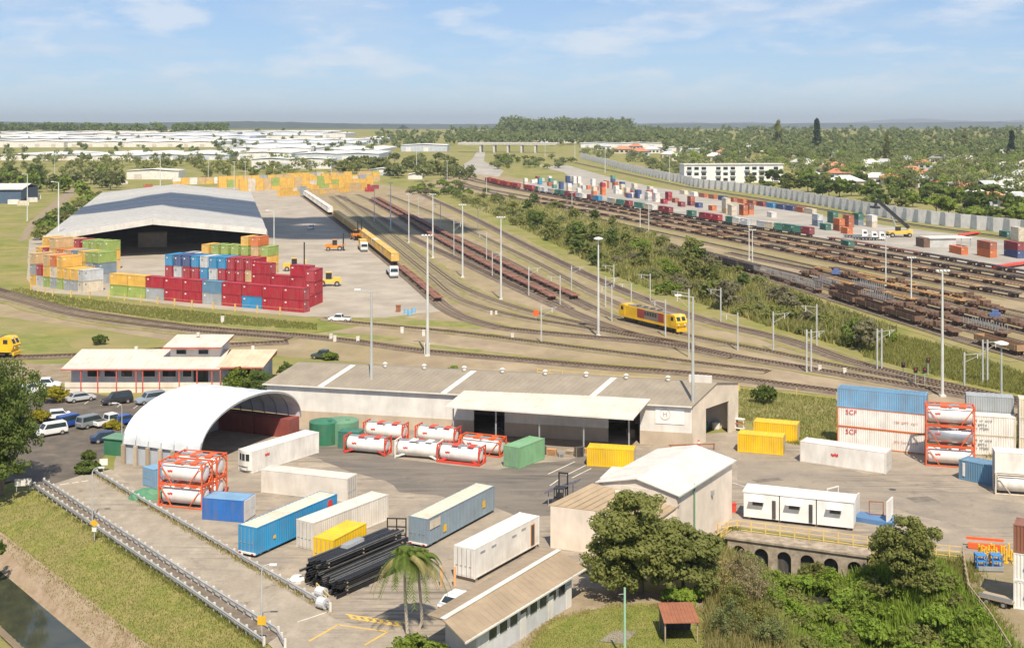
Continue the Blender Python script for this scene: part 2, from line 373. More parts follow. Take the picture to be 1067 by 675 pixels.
for q in ([(60, 308), (130, 316), (230, 329), (330, 337), (335, 343), (280, 345), (180, 335), (90, 324), (45, 312), (20, 300)], [(340, 346), (400, 349), (424, 353), (400, 356), (345, 352)], [(424, 357), (480, 362), (545, 370), (540, 374), (450, 366)], [(375, 325), (440, 333), (520, 338), (500, 343), (420, 338), (365, 331)], [(0, 340), (70, 352), (75, 362), (40, 368), (0, 366)]):
    overlay('grass_verge', q, G_VERGE, .02, .5, 3)
for a, b, c, d in (((690, 520), (470, 259), (560, 300), (640, 330)),): pass
# drain: concrete bank and water
def strip(name, d0, d1, mat, lift, t0=-40, t1=130, seg=60, z=None):
    mb = MB(); vs = []; k = 6
    for i in range(seg + 1):
        t = t0 + (t1 - t0) * i / seg
        for j in range(k + 1):
            d = d0 + (d1 - d0) * j / k
            p = dA + du * t + dn * d; vs.append((p.x, p.y, (float(np.interp(d, *DR)) if z is None else z) + lift))
    fs = [(i * (k + 1) + j, (i + 1) * (k + 1) + j, (i + 1) * (k + 1) + j + 1, i * (k + 1) + j + 1) for i in range(seg) for j in range(k)]
    mb.add(vs, fs, mat); return struct(mb.build(name))
strip('drain_bank', 7.7, 11.2, G_BANK, .07); strip('drain_bank', 14.0, 16.6, G_BANK, .07)
strip('grass_slope', .6, 7.8, surf('grass_slope', [(.235, .24, .055), (.31, .265, .095), (.17, .195, .038), (.27, .215, .095, .6)], [.35, .8, .2], bump=.6), .03)
def water(name='dark_water', c=(.035, .04, .03)):
    if name in MATS: return MATS[name]
    m, t, b = newmat(name); f = noise(t, wvec(t), .5, 3, .5, .3, .7)
    L(t, mix(t, f, c, (c[0] * 1.8, c[1] * 1.6, c[2] * 1.3)), b.inputs['Base Color']); b.inputs['Roughness'].default_value = .05
    bn = N(t, 'ShaderNodeBump'); bn.inputs['Strength'].default_value = .06; L(t, noise(t, wvec(t), 4, 3, .6, 0, 1), bn.inputs['Height']); L(t, bn.outputs[0], b.inputs['Normal'])
    MATS[name] = m; return m
strip('drain_water', 10.2, 15.2, water(), 0, z=-2.72)
struct(MB().add([(26, 112, -3.3), (36, 112, -3.3), (36, 129.5, -3.3), (26, 131.5, -3.3)], [(0, 1, 2, 3)], water()).build('creek_water'))
# painted lines
LINE = paint('road_paint', (.62, .58, .5), .8, amt=.5, dirt=(.3, .27, .22)); YLINE = paint('yellow_road_paint', (.62, .40, .08), .8, amt=.5, dirt=(.33, .29, .22))
def line(a, b, w, mat, name='road_marking', lift=.034):
    a, b = P(*a), P(*b); d = (b - a).normalized(); n = Vector((-d.y, d.x, 0)) * w / 2
    return struct(MB().add([a - n + Vector((0, 0, lift)), b - n + Vector((0, 0, lift)), b + n + Vector((0, 0, lift)), a + n + Vector((0, 0, lift))], [(0, 1, 2, 3)], mat).build(name))
for a, b in (((571, 494), (599, 481)), ((590, 495), (612, 484)), ((596, 498), (616, 488)), ((573, 506), (583, 499)), ((763, 503), (790, 511)), ((905, 538), (960, 547)), ((310, 648), (340, 638))): line(a, b, .16, LINE)
for a, b in (((62, 505), (72, 503.6)), ((75, 503.2), (82, 502.2)), ((85, 501.8), (92, 500.6))): line(a, b, .3, LINE)
for a, b in (((322, 668), (352, 651)), ((352, 651), (404, 658)), ((360, 640), (422, 649)), ((366, 644), (420, 653)), ((380, 672), (404, 658))): line(a, b, .22, YLINE)
for k in range(7):
    line((364 + k * 8, 640.6 + k * 1.2), (368 + k * 8, 645.2 + k * 1.2), .3, YLINE, lift=.038)
for k in range(5): line((88 + k * 17, 421 + k * 1.6), (98 + k * 17, 413.5 + k * 1.6), .12, LINE)
# ---- railway tracks
RAIL = paint('rusty_rail', (.12, .07, .05), .5, .4); SLEEP = paint('sleeper', (.26, .21, .165), .9, amt=.5)
def spline(pts, step=3.0):
    w = [np.array(P(*p)[:2]) for p in pts]; w = [2 * w[0] - w[1]] + w + [2 * w[-1] - w[-2]]
    o = []
    for i in range(1, len(w) - 2):
        p0, p1, p2, p3 = w[i - 1:i + 3]; n = max(2, int(np.linalg.norm(p2 - p1) / step))
        for k in range(n):
            t = k / n
            o.append(.5 * ((2 * p1) + (p2 - p0) * t + (2 * p0 - 5 * p1 + 4 * p2 - p3) * t * t + (3 * p1 - p0 - 3 * p2 + p3) * t ** 3))
    o.append(w[-2]); return np.array(o)
def offset(c, d):
    t = np.gradient(c, axis=0); t /= np.linalg.norm(t, axis=1)[:, None]
    return c + np.stack([-t[:, 1], t[:, 0]], 1) * d
def ribbon(mb, c, prof, mat):
    """profile [(side offset, height)] swept along c"""
    k = len(prof); z = rise(c[:, 1]); rows = [offset(c, d) for d, h in prof]
    vs = [(rows[j][i][0], rows[j][i][1], float(z[i]) + prof[j][1]) for i in range(len(c)) for j in range(k)]
    mb.add(vs, [(i * k + j, (i + 1) * k + j, (i + 1) * k + j + 1, i * k + j + 1) for i in range(len(c) - 1) for j in range(k - 1)][::1], mat)
TRACK = {}
def track(key, pts, mat=None, step=4.0, w=1.5):
    c = spline(pts, step); TRACK[key] = c; e = .004 * len(TRACK); mat = mat or G_BALLAST
    root = struct(obj('railway_track', None, loc=(0, 0, 0)))
    mb = MB(); ribbon(mb, c, [(w + .7, .03 + e), (w, .2 + e), (-w, .2 + e), (-w - .7, .03 + e)], mat); mb.build('ballast_bed', root)
    for s in (-.53, .53):
        mb = MB(); ribbon(mb, c, [(s + .045, .26 + e), (s + .045, .42 + e), (s - .045, .42 + e), (s - .045, .26 + e)], RAIL); mb.build('rail', root)
    near = c[c[:, 1] < 330]
    if len(near) > 3:
        mb = MB(); t = np.gradient(c, axis=0); t /= np.linalg.norm(t, axis=1)[:, None]
        for i in range(len(c) - 1):
            if c[i, 1] > 330 or abs(c[i, 0] / c[i, 1]) > .46: continue
            n = max(1, int(np.linalg.norm(c[i + 1] - c[i]) / .75))
            for q in range(n):
                p = c[i] + (c[i + 1] - c[i]) * q / n; a = Vector((p[0], p[1], .25 + e)); d = Vector((-t[i, 1], t[i, 0], 0))
                mb.bar(a - d, a + d, .22, .12, SLEEP)
        if mb.v: stuff(mb.build('sleepers', root))
    return c
track('M1', [(352, 204), (395, 226), (430, 248), (480, 272), (545, 303), (629, 339), (690, 355), (765, 371.5), (830, 382.5), (890, 392.5), (980, 408), (1100, 429)])
track('M2', [(372, 203), (440, 232), (520, 268), (600, 312), (650, 334.5), (718, 351), (800, 367), (900, 388), (1100, 427)], G_BALLAST2)
track('M3', [(440, 203), (490, 226), (560, 262), (640, 299), (725, 331), (806, 351), (849, 364), (890, 378), (980, 400), (1100, 425)])
track('M4', [(-60, 282), (-20, 296), (20, 309), (64, 321), (109, 329), (200, 341), (300, 349), (368, 356), (443, 366.5), (540, 375), (640, 384), (733, 391), (868, 408), (1100, 440)])
track('M5', [(462, 320), (480, 330), (509, 339), (540, 344.5), (620, 352), (690, 359), (765, 373)])
track('M6', [(340, 332), (359, 336), (443, 344), (499, 350), (560, 358), (640, 368), (733, 380), (800, 388)], G_BALLAST2)
track('M7', [(345, 205), (372, 226), (400, 249), (445, 286), (471, 308), (499, 320), (540, 331), (600, 341), (690, 357)], G_BALLAST2)
track('M8', [(358, 205), (385, 226), (415, 250), (462, 287), (490, 304), (540, 322), (610, 339), (650, 347), (718, 360)], G_BALLAST2)
track('M9', [(-40, 300), (20, 315), (64, 327), (109, 335), (200, 346), (300, 354)], G_BALLAST2)
track('M0', [(-60, 370), (0, 373), (75, 371), (130, 368), (200, 362), (300, 357)])
track('L1', [(462, 320), (417, 281.5), (356, 233), (316, 204)])
track('L2', [(590, 322), (560, 305), (520, 285.5), (460, 253), (420, 228), (385, 208)])
track('L3', [(620, 323), (580, 304), (540, 285), (470, 249), (430, 228), (390, 206)])
track('L4', [(660, 325), (610, 302), (560, 275), (500, 246), (450, 222), (405, 204)], G_BALLAST2)
track('R1', [(470, 179), (507, 190), (544, 198), (620, 211), (700, 225), (769, 236.5), (840, 247), (900, 257), (980, 271), (1110, 295)], step=8)
track('R2', [(480, 186), (520, 195), (600, 209.5), (700, 229), (800, 247), (867, 258.5), (960, 275.5), (1110, 302.5)], step=8)
track('R3', [(480, 190), (500, 196), (560, 207), (640, 221), (700, 233), (800, 252), (867, 265), (960, 283), (1110, 311)], step=8)
track('R4', [(470, 190), (552, 210), (640, 227), (700, 239), (800, 259), (867, 273), (960, 292), (1110, 321)], step=8)
track('R5', [(600, 224), (700, 246), (800, 268), (867, 283), (960, 304), (1110, 337)], G_BALLAST2, step=8)
track('R8', [(760, 264), (850, 283), (900, 295), (1000, 318), (1110, 343)], step=8)
track('R7', [(760, 270), (836, 288), (900, 304), (1000, 329.5), (1110, 357)], step=8)
track('R6', [(680, 254), (727, 269), (789, 286.5), (838, 302), (900, 322), (960, 341), (1020, 359.5), (1110, 385)], step=8)
track('R10', [(800, 283), (850, 297), (900, 312.5), (1000, 341), (1110, 370)], step=8)
track('R9', [(600, 170), (700, 192), (800, 209), (900, 226), (960, 236), (1110, 256)], step=8)

# weeds along the tracks, patches on the paving
G_WEED = surf('track_weeds', [(.25, .235, .06), (.34, .275, .10), (.19, .2, .04), (.34, .27, .17, .7)], [.25, .6, .12], bump=.5)
def weed_strip(key, off, w, x0, x1, seed):
    r_ = random.Random(seed); c = TRACK[key]; px_ = PX(c.T); c = c[(px_ > x0) & (px_ < x1)]
    if len(c) < 4: return
    a, b = offset(c, off), offset(c, off); t = np.gradient(c, axis=0); t /= np.linalg.norm(t, axis=1)[:, None]; n = np.stack([-t[:, 1], t[:, 0]], 1); vs = []
    for i in range(len(c)):
        p, q = a[i] + n[i] * r_.uniform(.2, 1) * w / 2, a[i] - n[i] * r_.uniform(.2, 1) * w / 2; z = float(rise(c[i, 1])) + .05 + .0007 * seed; vs += [(q[0], q[1], z), (p[0], p[1], z)]
    struct(MB().add(vs, [(i, i + 2, i + 3, i + 1) for i in range(0, len(vs) - 2, 2)], G_WEED).build('weed_strip'))
for i, q in enumerate((('M7', 3.2, 2.4, 380, 620), ('M8', 3.3, 2.6, 380, 640), ('L4', 3.4, 2.6, 420, 640), ('M3', -3.6, 2.8, 460, 1060), ('M3', 3.4, 2.4, 460, 900), ('L1', -3.6, 2.2, 320, 460), ('M2', 3.2, 2.2, 620, 1060), ('M1', -3.4, 2.0, 640, 1000), ('M4', 3.4, 2.6, 0, 700), ('M4', -3.6, 3.0, -20, 320), ('M5', 3.2, 2.2, 470, 620), ('M6', 3.2, 2.4, 345, 700), ('R4', -4.0, 3.0, 560, 1080), ('R6', -4.2, 3.2, 720, 1080), ('R6', 4.0, 2.6, 720, 860), ('R5', 3.6, 2.6, 600, 900), ('L3', 3.3, 2.0, 400, 600), ('M9', -3.2, 3.0, -20, 300))): weed_strip(*q, i)
G_PATCH = surf('bitumen_patch', [(.19, .165, .14), (.23, .2, .165), (.15, .135, .115)], [.4, 1.0]); rgp = random.Random(14)
for x, y in ((430, 500), (560, 515), (800, 500), (960, 520), (520, 560)):
    p = P(x, y); h_ = rgp.uniform(-.6, .6); a_, b_ = rgp.uniform(.8, 2.4), rgp.uniform(.4, 1.1)
    overlay('bitumen_patch', [(p.x + math.cos(h_) * u * a_ - math.sin(h_) * v * b_, p.y + math.sin(h_) * u * a_ + math.cos(h_) * v * b_) for u, v in ((-1, -1), (1, -1), (1, 1), (-1, 1))], G_PATCH, .03, .12, .5, True)
for x, y in ((486, 512), (640, 560), (850, 530), (380, 610), (930, 510)):
    p = P(x, y); struct(MB().lathe((0, 0, .024), (0, 0, 1), [(0, .45), (.012, .42)], paint('iron_cover', (.09, .085, .08), .6, .4), 14).build('manhole_cover', None, (p.x, p.y, .008)))
# ================================================================ BUILDINGS
WHITE = paint('white_cladding', (.66, .64, .60), .6, amt=.18); CREAM = paint('cream_cladding', (.60, .53, .44), .7, amt=.2)
PINKW = paint('pinkish_wall', (.70, .61, .52), .75, amt=.18); GREYW = paint('grey_cladding', (.46, .46, .45), .65, amt=.2)
BLUEG = paint('blue_grey_wall', (.40, .44, .50), .7, amt=.15); TAN = paint('tan_wall', (.46, .38, .29), .8, amt=.25)
ROOFT = paint('tan_roof_sheet', (.33, .25, .165), .6, amt=.3, dirt=(.2, .16, .12)); ROOFB = paint('brown_grey_roof_sheet', (.265, .225, .175), .6, amt=.4, dirt=(.2, .185, .16))
ROOFW = paint('white_roof_sheet', (.63, .60, .555), .55, amt=.22); ROOFC = paint('cream_roof_sheet', (.63, .56, .48), .55, amt=.2); ROOFP = paint('peach_roof_sheet', (.60, .44, .32), .6, amt=.25)
REDT = paint('red_trim', (.48, .10, .085), .5, amt=.15); DARK = paint('dark_parts_and_shade', (.05, .05, .055), .8); STEEL = paint('galvanised_steel', (.42, .44, .45), .45, .5, amt=.2)  # DARK colours dark parts and also stands in for shade in openings
POLE = paint('pole_grey', (.46, .48, .47), .5, .2, amt=.2); GREEND = paint('green_shed_paint', (.03, .16, .09), .5, amt=.2); GREENT = paint('green_tank', (.12, .26, .16), .5, amt=.2)
BLACK = paint('black_steel', (.03, .032, .035), .45, .3, amt=.2, dirt=(.12, .09, .07)); RUST = paint('rusty_sheet', (.26, .095, .05), .8, amt=.5, dirt=(.36, .17, .09)); GLASS = glass(); ROOFG = paint('blue_grey_roof_sheet', (.39, .38, .36), .6, 0.0, amt=.3, dirt=(.42, .42, .42)); FLOOR = paint('dusty_floor', (.22, .2, .18), .9)
TIMBER = paint('grey_timber', (.36, .28, .2), .85); YEL = paint('safety_yellow', (.72, .42, .02), .5, amt=.25); ORNG = paint('orange_paint', (.72, .11, .025), .5, amt=.2); REDP = paint('signal_red', (.62, .06, .035), .5, amt=.2)
ROOFO = paint('office_roof_sheet', (.58, .51, .45), .55, amt=.28)
GUT = paint('gutter_white', (.62, .60, .55), .5, amt=.1)
def panel(mb, a, b, z0, z1, th, mat, z0b=None, z1b=None):
    """upright wall slab between plan points a and b"""
    a, b = Vector(a[:2]).to_3d(), Vector(b[:2]).to_3d(); d = (b - a).normalized(); n = Vector((-d.y, d.x, 0)) * th / 2
    z0b = z0 if z0b is None else z0b; z1b = z1 if z1b is None else z1b
    lo = [(a - n, z0), (b - n, z0b), (b + n, z0b), (a + n, z0)]; hi = [(a - n, z1), (b - n, z1b), (b + n, z1b), (a + n, z1)]
    vs = [(p.x, p.y, z) for p, z in lo] + [(p.x, p.y, z) for p, z in hi]
    return mb.add(vs, [(3, 2, 1, 0), (4, 5, 6, 7), (0, 1, 5, 4), (1, 2, 6, 5), (2, 3, 7, 6), (3, 0, 4, 7)], mat)
def sheet(mb, pts, th, mat, rib=0, ribh=.05):
    """roof sheet through four corners (eave a-b, ridge c-d); rib > 0 adds ribs running up the slope"""
    pts = [Vector(p) for p in pts]; n = (pts[1] - pts[0]).cross(pts[3] - pts[0]).normalized()
    if n.z < 0: pts = [pts[1], pts[0], pts[3], pts[2]]; n = -n
    q = [p - n * th for p in pts]
    mb.add(pts + q, [(0, 1, 2, 3), (7, 6, 5, 4), (0, 4, 5, 1), (1, 5, 6, 2), (2, 6, 7, 3), (3, 7, 4, 0)], mat)
    if rib:
        k = int((pts[1] - pts[0]).length / rib)
        for i in range(1, k):
            u = i / k; a = pts[0].lerp(pts[1], u) + n * ribh / 2; b = pts[3].lerp(pts[2], u) + n * ribh / 2
            mb.bar(a, b, .07, ribh, mat)
    return mb
# ---- the long warehouse
wA, wB = P(278.3, 399.4, 5.6), P(720.9, 422.9, 5.6); wA.z = wB.z = 0
wC = P(769, 447); ex = (wB - wA).normalized(); eq = (wC - wB).normalized(); WL = (wB - wA).length; WD = (wC - wB).length
def wp(u, v, z=0): return Vector((ex.x * u + eq.x * v, ex.y * u + eq.y * v, z))
def u_at(x):
    k = (x - CX) / F; return (k * wA.y - wA.x) / (ex.x - k * ex.y)
wh = thing('warehouse', 'long warehouse with brown-grey roof, white walls and a wide cream canopy', 'warehouse', wA)
d1, d2, d3, d4 = u_at(494), u_at(526), u_at(634), u_at(667); RV = WD * .5; RZ = 7.7; EZ = 5.6
for a, b in ((0, d1), (d2, d3), (d4, WL)):
    panel(MB(), wp(a, 0), wp(b, 0), 1.9, EZ, .2, WHITE).build('wall', wh)
    panel(MB(), wp(a, -.03), wp(b, -.03), 0, 1.9, .26, TAN).build('wall_base', wh)
for a, b in ((d1, d2), (d3, d4)):
    panel(MB(), wp(a, 0), wp(b, 0), 4.6, EZ, .2, WHITE).build('wall', wh)
def endwall(u, mat=CREAM, opening=None):
    def zt(v): return EZ + (RZ - EZ) * v / RV if v <= RV else RZ - (RZ - 6.7) * (v - RV) / (WD - RV)
    cuts = [.12] + ([opening[0]] if opening else []) + [RV] + ([opening[1]] if opening else []) + [WD - .1]
    cuts = sorted(set(cuts))
    for a, b in zip(cuts, cuts[1:]):
        z0 = opening[2] if opening and a >= opening[0] - .01 and b <= opening[1] + .01 else 0
        panel(MB(), wp(u, a), wp(u, b), z0, zt(a), .2, mat, z0, zt(b)).build('wall', wh)
endwall(0); endwall(WL, CREAM, (WD * .28, WD * .78, 4.6))
panel(MB(), wp(0, WD), wp(WL, WD), 0, 6.7, .2, CREAM).build('wall', wh)
mb = MB(); sheet(mb, [wp(-.3, -.5, EZ + .0), wp(WL + .3, -.5, EZ), wp(WL + .3, RV, RZ + .12), wp(-.3, RV, RZ + .12)], .1, ROOFB, .8, .015).build('roof', wh)
mb = MB(); sheet(mb, [wp(-.3, RV, RZ + .12), wp(WL + .3, RV, RZ + .12), wp(WL + .3, WD + .3, 6.75), wp(-.3, WD + .3, 6.75)], .1, ROOFB).build('roof', wh)
for x in (333, 461, 610):
    u = u_at(x); mb = MB(); sheet(mb, [wp(u, -.45, EZ + .06), wp(u + .9, -.45, EZ + .06), wp(u + .9, RV - .2, RZ + .14), wp(u, RV - .2, RZ + .14)], .03, GUT).build('roof_light', wh)
MB().bar(wp(-.3, -.58, EZ - .05), wp(WL + .3, -.58, EZ - .05), .16, .16, GUT).build('gutter', wh)
for x in (337, 378, 420, 460, 505, 548, 590, 634):
    u = u_at(x) + 5; p = wp(u, RV - .3, RZ + .1); MB().cyl(p, p + Vector((0, 0, .5)), .28, .28, GUT, 8).cyl(p + Vector((0, 0, .5)), p + Vector((0, 0, .7)), .4, .15, GUT, 8).build('roof_vent', wh)
# raised white monitor on the right part of the ridge
a, b = u_at(640) + 7, WL - .5
mb = MB(); panel(mb, wp(a, RV), wp(b, RV), RZ, RZ + 1.0, .5, ROOFW).build('ridge_monitor', wh)
# canopy
cf1, cf2 = P(464, 423, 5.2) - wA, P(660, 436, 5.2) - wA; cb1, cb2 = P(487, 404, 6.1) - wA, P(677.7, 415.6, 6.1) - wA
cn = sheet(MB(), [cf1, cf2, cb2, cb1], .14, ROOFC, 1.0, .025).build('canopy', wh)
MB().bar(cf1 - Vector((0, .1, .1)), cf2 - Vector((0, .1, .1)), .14, .2, GUT).build('fascia', cn)
for k in range(5):
    p = cf1.lerp(cf2, .03 + .235 * k) + Vector((.3, 1.2, 0)); MB().box(p.x - .1, p.x + .1, p.y - .1, p.y + .1, 0, 5.2, STEEL).build('canopy_post', wh)
# sign board on the front wall
ua, ub = u_at(683), u_at(713)
n_out = Vector((ex.y, -ex.x, 0))
mb = MB(); panel(mb, wp(ua, 0) + n_out * .15, wp(ub, 0) + n_out * .15, 3.0, 5.25, .06, paint('sign_white', (.78, .77, .75), .5, amt=.05)); sg = mb.build('sign_board', wh)
mk = paint('sign_print', (.42, .33, .30), .6, amt=.05); pc = wp(ua * .66 + ub * .34, 0) + n_out * .2
mb = MB()
for k in range(20):
    t0, t1 = 2 * math.pi * k / 20, 2 * math.pi * (k + 1) / 20
    mb.bar(pc + ex * .72 * math.cos(t0) + Vector((0, 0, 4.3 + .72 * math.sin(t0))), pc + ex * .72 * math.cos(t1) + Vector((0, 0, 4.3 + .72 * math.sin(t1))), .07, .03, mk)
mb.build('emblem_ring', sg)
lettering('H', .9, mk, sg, pc + Vector((0, 0, 4.3)), math.atan2(n_out.y, n_out.x))
# dim stock inside both openings
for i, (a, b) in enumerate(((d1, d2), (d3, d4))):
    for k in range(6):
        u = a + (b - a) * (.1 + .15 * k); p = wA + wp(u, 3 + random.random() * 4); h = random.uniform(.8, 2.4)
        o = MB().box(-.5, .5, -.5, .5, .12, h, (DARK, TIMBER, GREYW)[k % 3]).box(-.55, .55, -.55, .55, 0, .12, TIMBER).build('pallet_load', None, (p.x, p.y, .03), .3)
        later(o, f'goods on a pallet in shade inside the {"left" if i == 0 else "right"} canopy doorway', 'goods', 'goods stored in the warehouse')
# ---- arched fabric shelter on containers
hd = R(-24); ha = Vector((math.cos(hd), math.sin(hd), 0)); hp = Vector((-math.sin(hd), math.cos(hd), 0))
h0 = P(209, 472.8, 2.6); h0.z = 0; HL, HS, HZ0, HRISE = 12.5, 22.6, 2.6, 5.2
hut = thing('arched_shelter', 'white arched fabric shelter with an open end beside the car park', 'shelter', h0, hd)
def arc(k, n=28):
    t = math.pi * k / n; return (HS / 2 - HS / 2 * math.cos(t), HZ0 + HRISE * math.sin(t) ** .9)
n = 28; mb = MB(); vs = []
FAB = paint('white_fabric', (.58, .61, .65), .55, amt=.1, streak=False)
for i, x in enumerate((-HL, 0)):
    for k in range(n + 1): y, z = arc(k, n); vs.append((x, y, z))
mb.add(vs, [(k + 1, k, n + 1 + k, n + 2 + k) for k in range(n)], FAB)
mb.build('fabric_cover', hut, smooth=True)
for i in range(7):
    mb = MB(); x = -HL + .05 + i * (HL - .1) / 6
    for k in range(n):
        a, b = arc(k, n), arc(k + 1, n); mb.bar((x, a[0], a[1] - .16), (x, b[0], b[1] - .16), .16, .16, STEEL)
    mb.build('arch_rib', hut)
for i in range(1, 6):                                  # pale seams lifted over each rib
    x = -HL + i * HL / 6; mb = MB()
    for k in range(n):
        a, b = arc(k, n), arc(k + 1, n); mb.bar((x, a[0], a[1] + .02), (x, b[0], b[1] + .02), .14, .05, FAB)
    mb.build('seam', hut)
for k in range(7): MB().box(-HL + k * (HL - .5) / 6, -HL + .5 + k * (HL - .5) / 6, -.34, -.03, 0, HZ0 - .05, (TIMBER, TAN)[k % 2]).build('base_post', hut)
MB().box(-HL, 0, .3, .5, 0, HZ0, BLUEG).build('side_wall', hut)
for k in range(2): far_ = MB().box(-HL + .2 + k * 6.2, -HL + 6.2 + k * 6.2, HS - 2.7, HS - .3, .02, HZ0, paint('maroon_wall_box', (.24, .055, .05), .6, amt=.3)).build('maroon_base_box', hut)
MB().box(-HL - .1, -HL + .05, .5, HS - .5, 0, 3.4, GREYW).build('back_wall', hut)
mb = MB(); pts = [(arc(k)[0], arc(k)[1]) for k in range(2, n - 1)]
mb.add([(-HL + .1, y, z - .3) for y, z in pts], [tuple(range(len(pts)))], paint('end_curtain', (.35, .38, .42), .8)); mb.build('end_curtain', hut)
# ---- office building by the car park
of = P(63.4, 384, 4.0); OX0 = 0.0; oy = of.y
off = thing('office_building', 'low white-roofed office with red posts and two-storey middle beside the tracks', 'building', (of.x, of.y, 0))
def wx(x, y, z): p = P(x, y, z); return p.x - of.x
x1 = wx(178, 384, 4); x2 = wx(228, 384, 4)
MB().box(.8, x2, 2.6, 11, 0, 3.9, BLUEG).build('wall', off)
sheet(MB(), [(0, 0, 3.95), (x1 + 8, 0, 3.95), (x1 + 8, 7.4, 5.9), (.9, 7.4, 5.9)], .12, ROOFO, .9, .03).build('roof', off)
sheet(MB(), [(.9, 7.4, 5.9), (x1 + 8, 7.4, 5.9), (x1 + 8, 14, 4.0), (0, 14, 4.0)], .12, ROOFO).build('roof', off)
MB().box(0, x2, -.1, .05, 3.72, 3.95, REDT).build('fascia', off)
MB().box(.6, x2 + .4, .2, 2.7, 0, .9, PINKW).build('verandah_deck', off)
MB().box(.6, x2 + .4, .1, .25, .9, 1.7, PINKW).build('verandah_parapet', off)
for x in (73, 91, 111, 132, 139, 157, 178, 197, 213, 222):
    u = wx(x, 400, 2.5); MB().box(u - .09, u + .09, 0, .18, 0, 3.75, REDT).build('verandah_post', off)
for x, w in ((91, 2.2), (109, 2.2), (126, 2.0), (149, 2.4), (171, 2.4), (190, 1.6)):
    u = wx(x, 391, 3); f = MB().box(u - w / 2, u + w / 2, 2.5, 2.58, 2.1, 3.3, GUT).build('window', off); MB().box(u - w / 2 + .1, u + w / 2 - .1, 2.46, 2.5, 2.2, 3.2, GLASS).build('pane', f)
u = wx(206, 396, 2); MB().box(u - 1.2, u + 1.2, 2.5, 2.58, .9, 3.2, GLASS).build('door', off)
ux0, ux1 = wx(172, 372, 5), wx(231, 372, 5)                    # upper storey
MB().box(ux0 + 1, ux1 - .2, 4.5, 11.6, 3.9, 6.9, WHITE).build('upper_wall', off)
sheet(MB(), [(ux0, 3.4, 6.9), (ux1 + .2, 3.4, 6.9), (ux1 + 1.4, 8, 8.3), (ux0 + 1.2, 8, 8.3)], .12, ROOFO, .9, .03).build('upper_roof', off)
sheet(MB(), [(ux0 + 1.2, 8, 8.3), (ux1 + 1.4, 8, 8.3), (ux1 + .2, 12.6, 6.9), (ux0, 12.6, 6.9)], .12, ROOFW).build('upper_roof', off)
MB().add([(ux1 + .1, 3.5, 6.75), (ux1 + .1, 12.5, 6.75), (ux1 + 1.3, 8, 8.2)], [(0, 1, 2)], REDT).build('gable', off)
MB().box(ux0, ux1 + .2, 3.32, 3.42, 6.68, 6.92, REDT).build('fascia', off)
for x, w in ((190, 1.8), (213, 1.8)):
    u = wx(x, 368, 5.6); f = MB().box(u - w / 2, u + w / 2, 4.42, 4.5, 5.5, 6.4, GUT).build('window', off); MB().box(u - w / 2 + .1, u + w / 2 - .1, 4.38, 4.42, 5.6, 6.3, GLASS).build('pane', f)
rx0, rx1 = wx(228, 380, 4.2), wx(274, 380, 4.2)                # right wing
MB().box(rx0 + .5, rx1 - .2, 2.2, 11.5, 0, 4.1, BLUEG).build('wing_wall', off)
sheet(MB(), [(rx0, .6, 4.15), (rx1 + .4, .6, 4.15), (rx1 + 1.6, 6.6, 6.0), (rx0 + 1.2, 6.6, 6.0)], .12, ROOFP, .9, .03).build('wing_roof', off)
sheet(MB(), [(rx0 + 1.2, 6.6, 6.0), (rx1 + 1.6, 6.6, 6.0), (rx1 + .4, 12.4, 4.15), (rx0, 12.4, 4.15)], .12, ROOFP).build('wing_roof', off)
MB().add([(rx1 + .35, .7, 4.05), (rx1 + .35, 12.3, 4.05), (rx1 + 1.55, 6.6, 5.9)], [(0, 1, 2)], REDT).build('gable', off)
MB().box(rx0, rx1 + .4, .5, .6, 3.9, 4.15, REDT).build('fascia', off)
for x, w in ((240, 1.6), (255, 1.4)):
    u = wx(x, 390, 3); f = MB().box(u - w / 2, u + w / 2, 2.1, 2.2, 2.3, 3.6, GUT).build('window', off); MB().box(u - w / 2 + .1, u + w / 2 - .1, 2.04, 2.1, 2.4, 3.5, GLASS).build('pane', f)
for x, y, z in ((142, 364, 5.9), (216, 343, 8.3), (264, 363, 6)):
    u = wx(x, y, z); MB().cyl((u, 7, z - .2), (u, 7, z + .5), .3, .3, GUT, 8).build('roof_vent', off)
tag(MB().box(-.9, .9, -.5, .5, 0, 1.25, GREEND).box(-.95, .95, -.55, .55, 1.25, 1.35, GREEND).build('wheelie_bin_cage', None, tuple(P(86, 402)[:2]) + (.02,)), 'green bin beside the office verandah at its left end', 'bin')
# ---- gabled shed, its skillion annexe and the low shed in front
sh = R(59); sa = Vector((math.cos(sh), math.sin(sh), 0)); sr = Vector((math.sin(sh), -math.cos(sh), 0))
g0 = P(705, 582); g0.z = 0; GL, GW, GE, GA = 15.3, 8.8, 6.6, 7.5
gs = thing('gabled_shed', 'cream gabled metal shed with a white roof behind the big tree', 'shed', g0, sh)
def box_walls(root, L_, W_, H_, mat, wname='wall'):
    for a, b in (((0, 0), (L_, 0)), ((L_, 0), (L_, W_)), ((L_, W_), (0, W_)), ((0, W_), (0, 0))): panel(MB(), a, b, 0, H_, .12, mat).build(wname, root)
box_walls(gs, GL, GW, GE, PINKW)
for x in (0, GL): MB().add([(x, -.06, GE), (x, GW + .06, GE), (x, GW / 2, GA)], [(0, 1, 2)], PINKW).build('gable', gs)
sheet(MB(), [(-.3, -.35, GE - .06), (GL + .3, -.35, GE - .06), (GL + .3, GW / 2, GA + .1), (-.3, GW / 2, GA + .1)], .1, ROOFW, .8, .03).build('roof', gs)
sheet(MB(), [(-.3, GW / 2, GA + .1), (GL + .3, GW / 2, GA + .1), (GL + .3, GW + .35, GE - .06), (-.3, GW + .35, GE - .06)], .1, ROOFW, .8, .03).build('roof', gs)
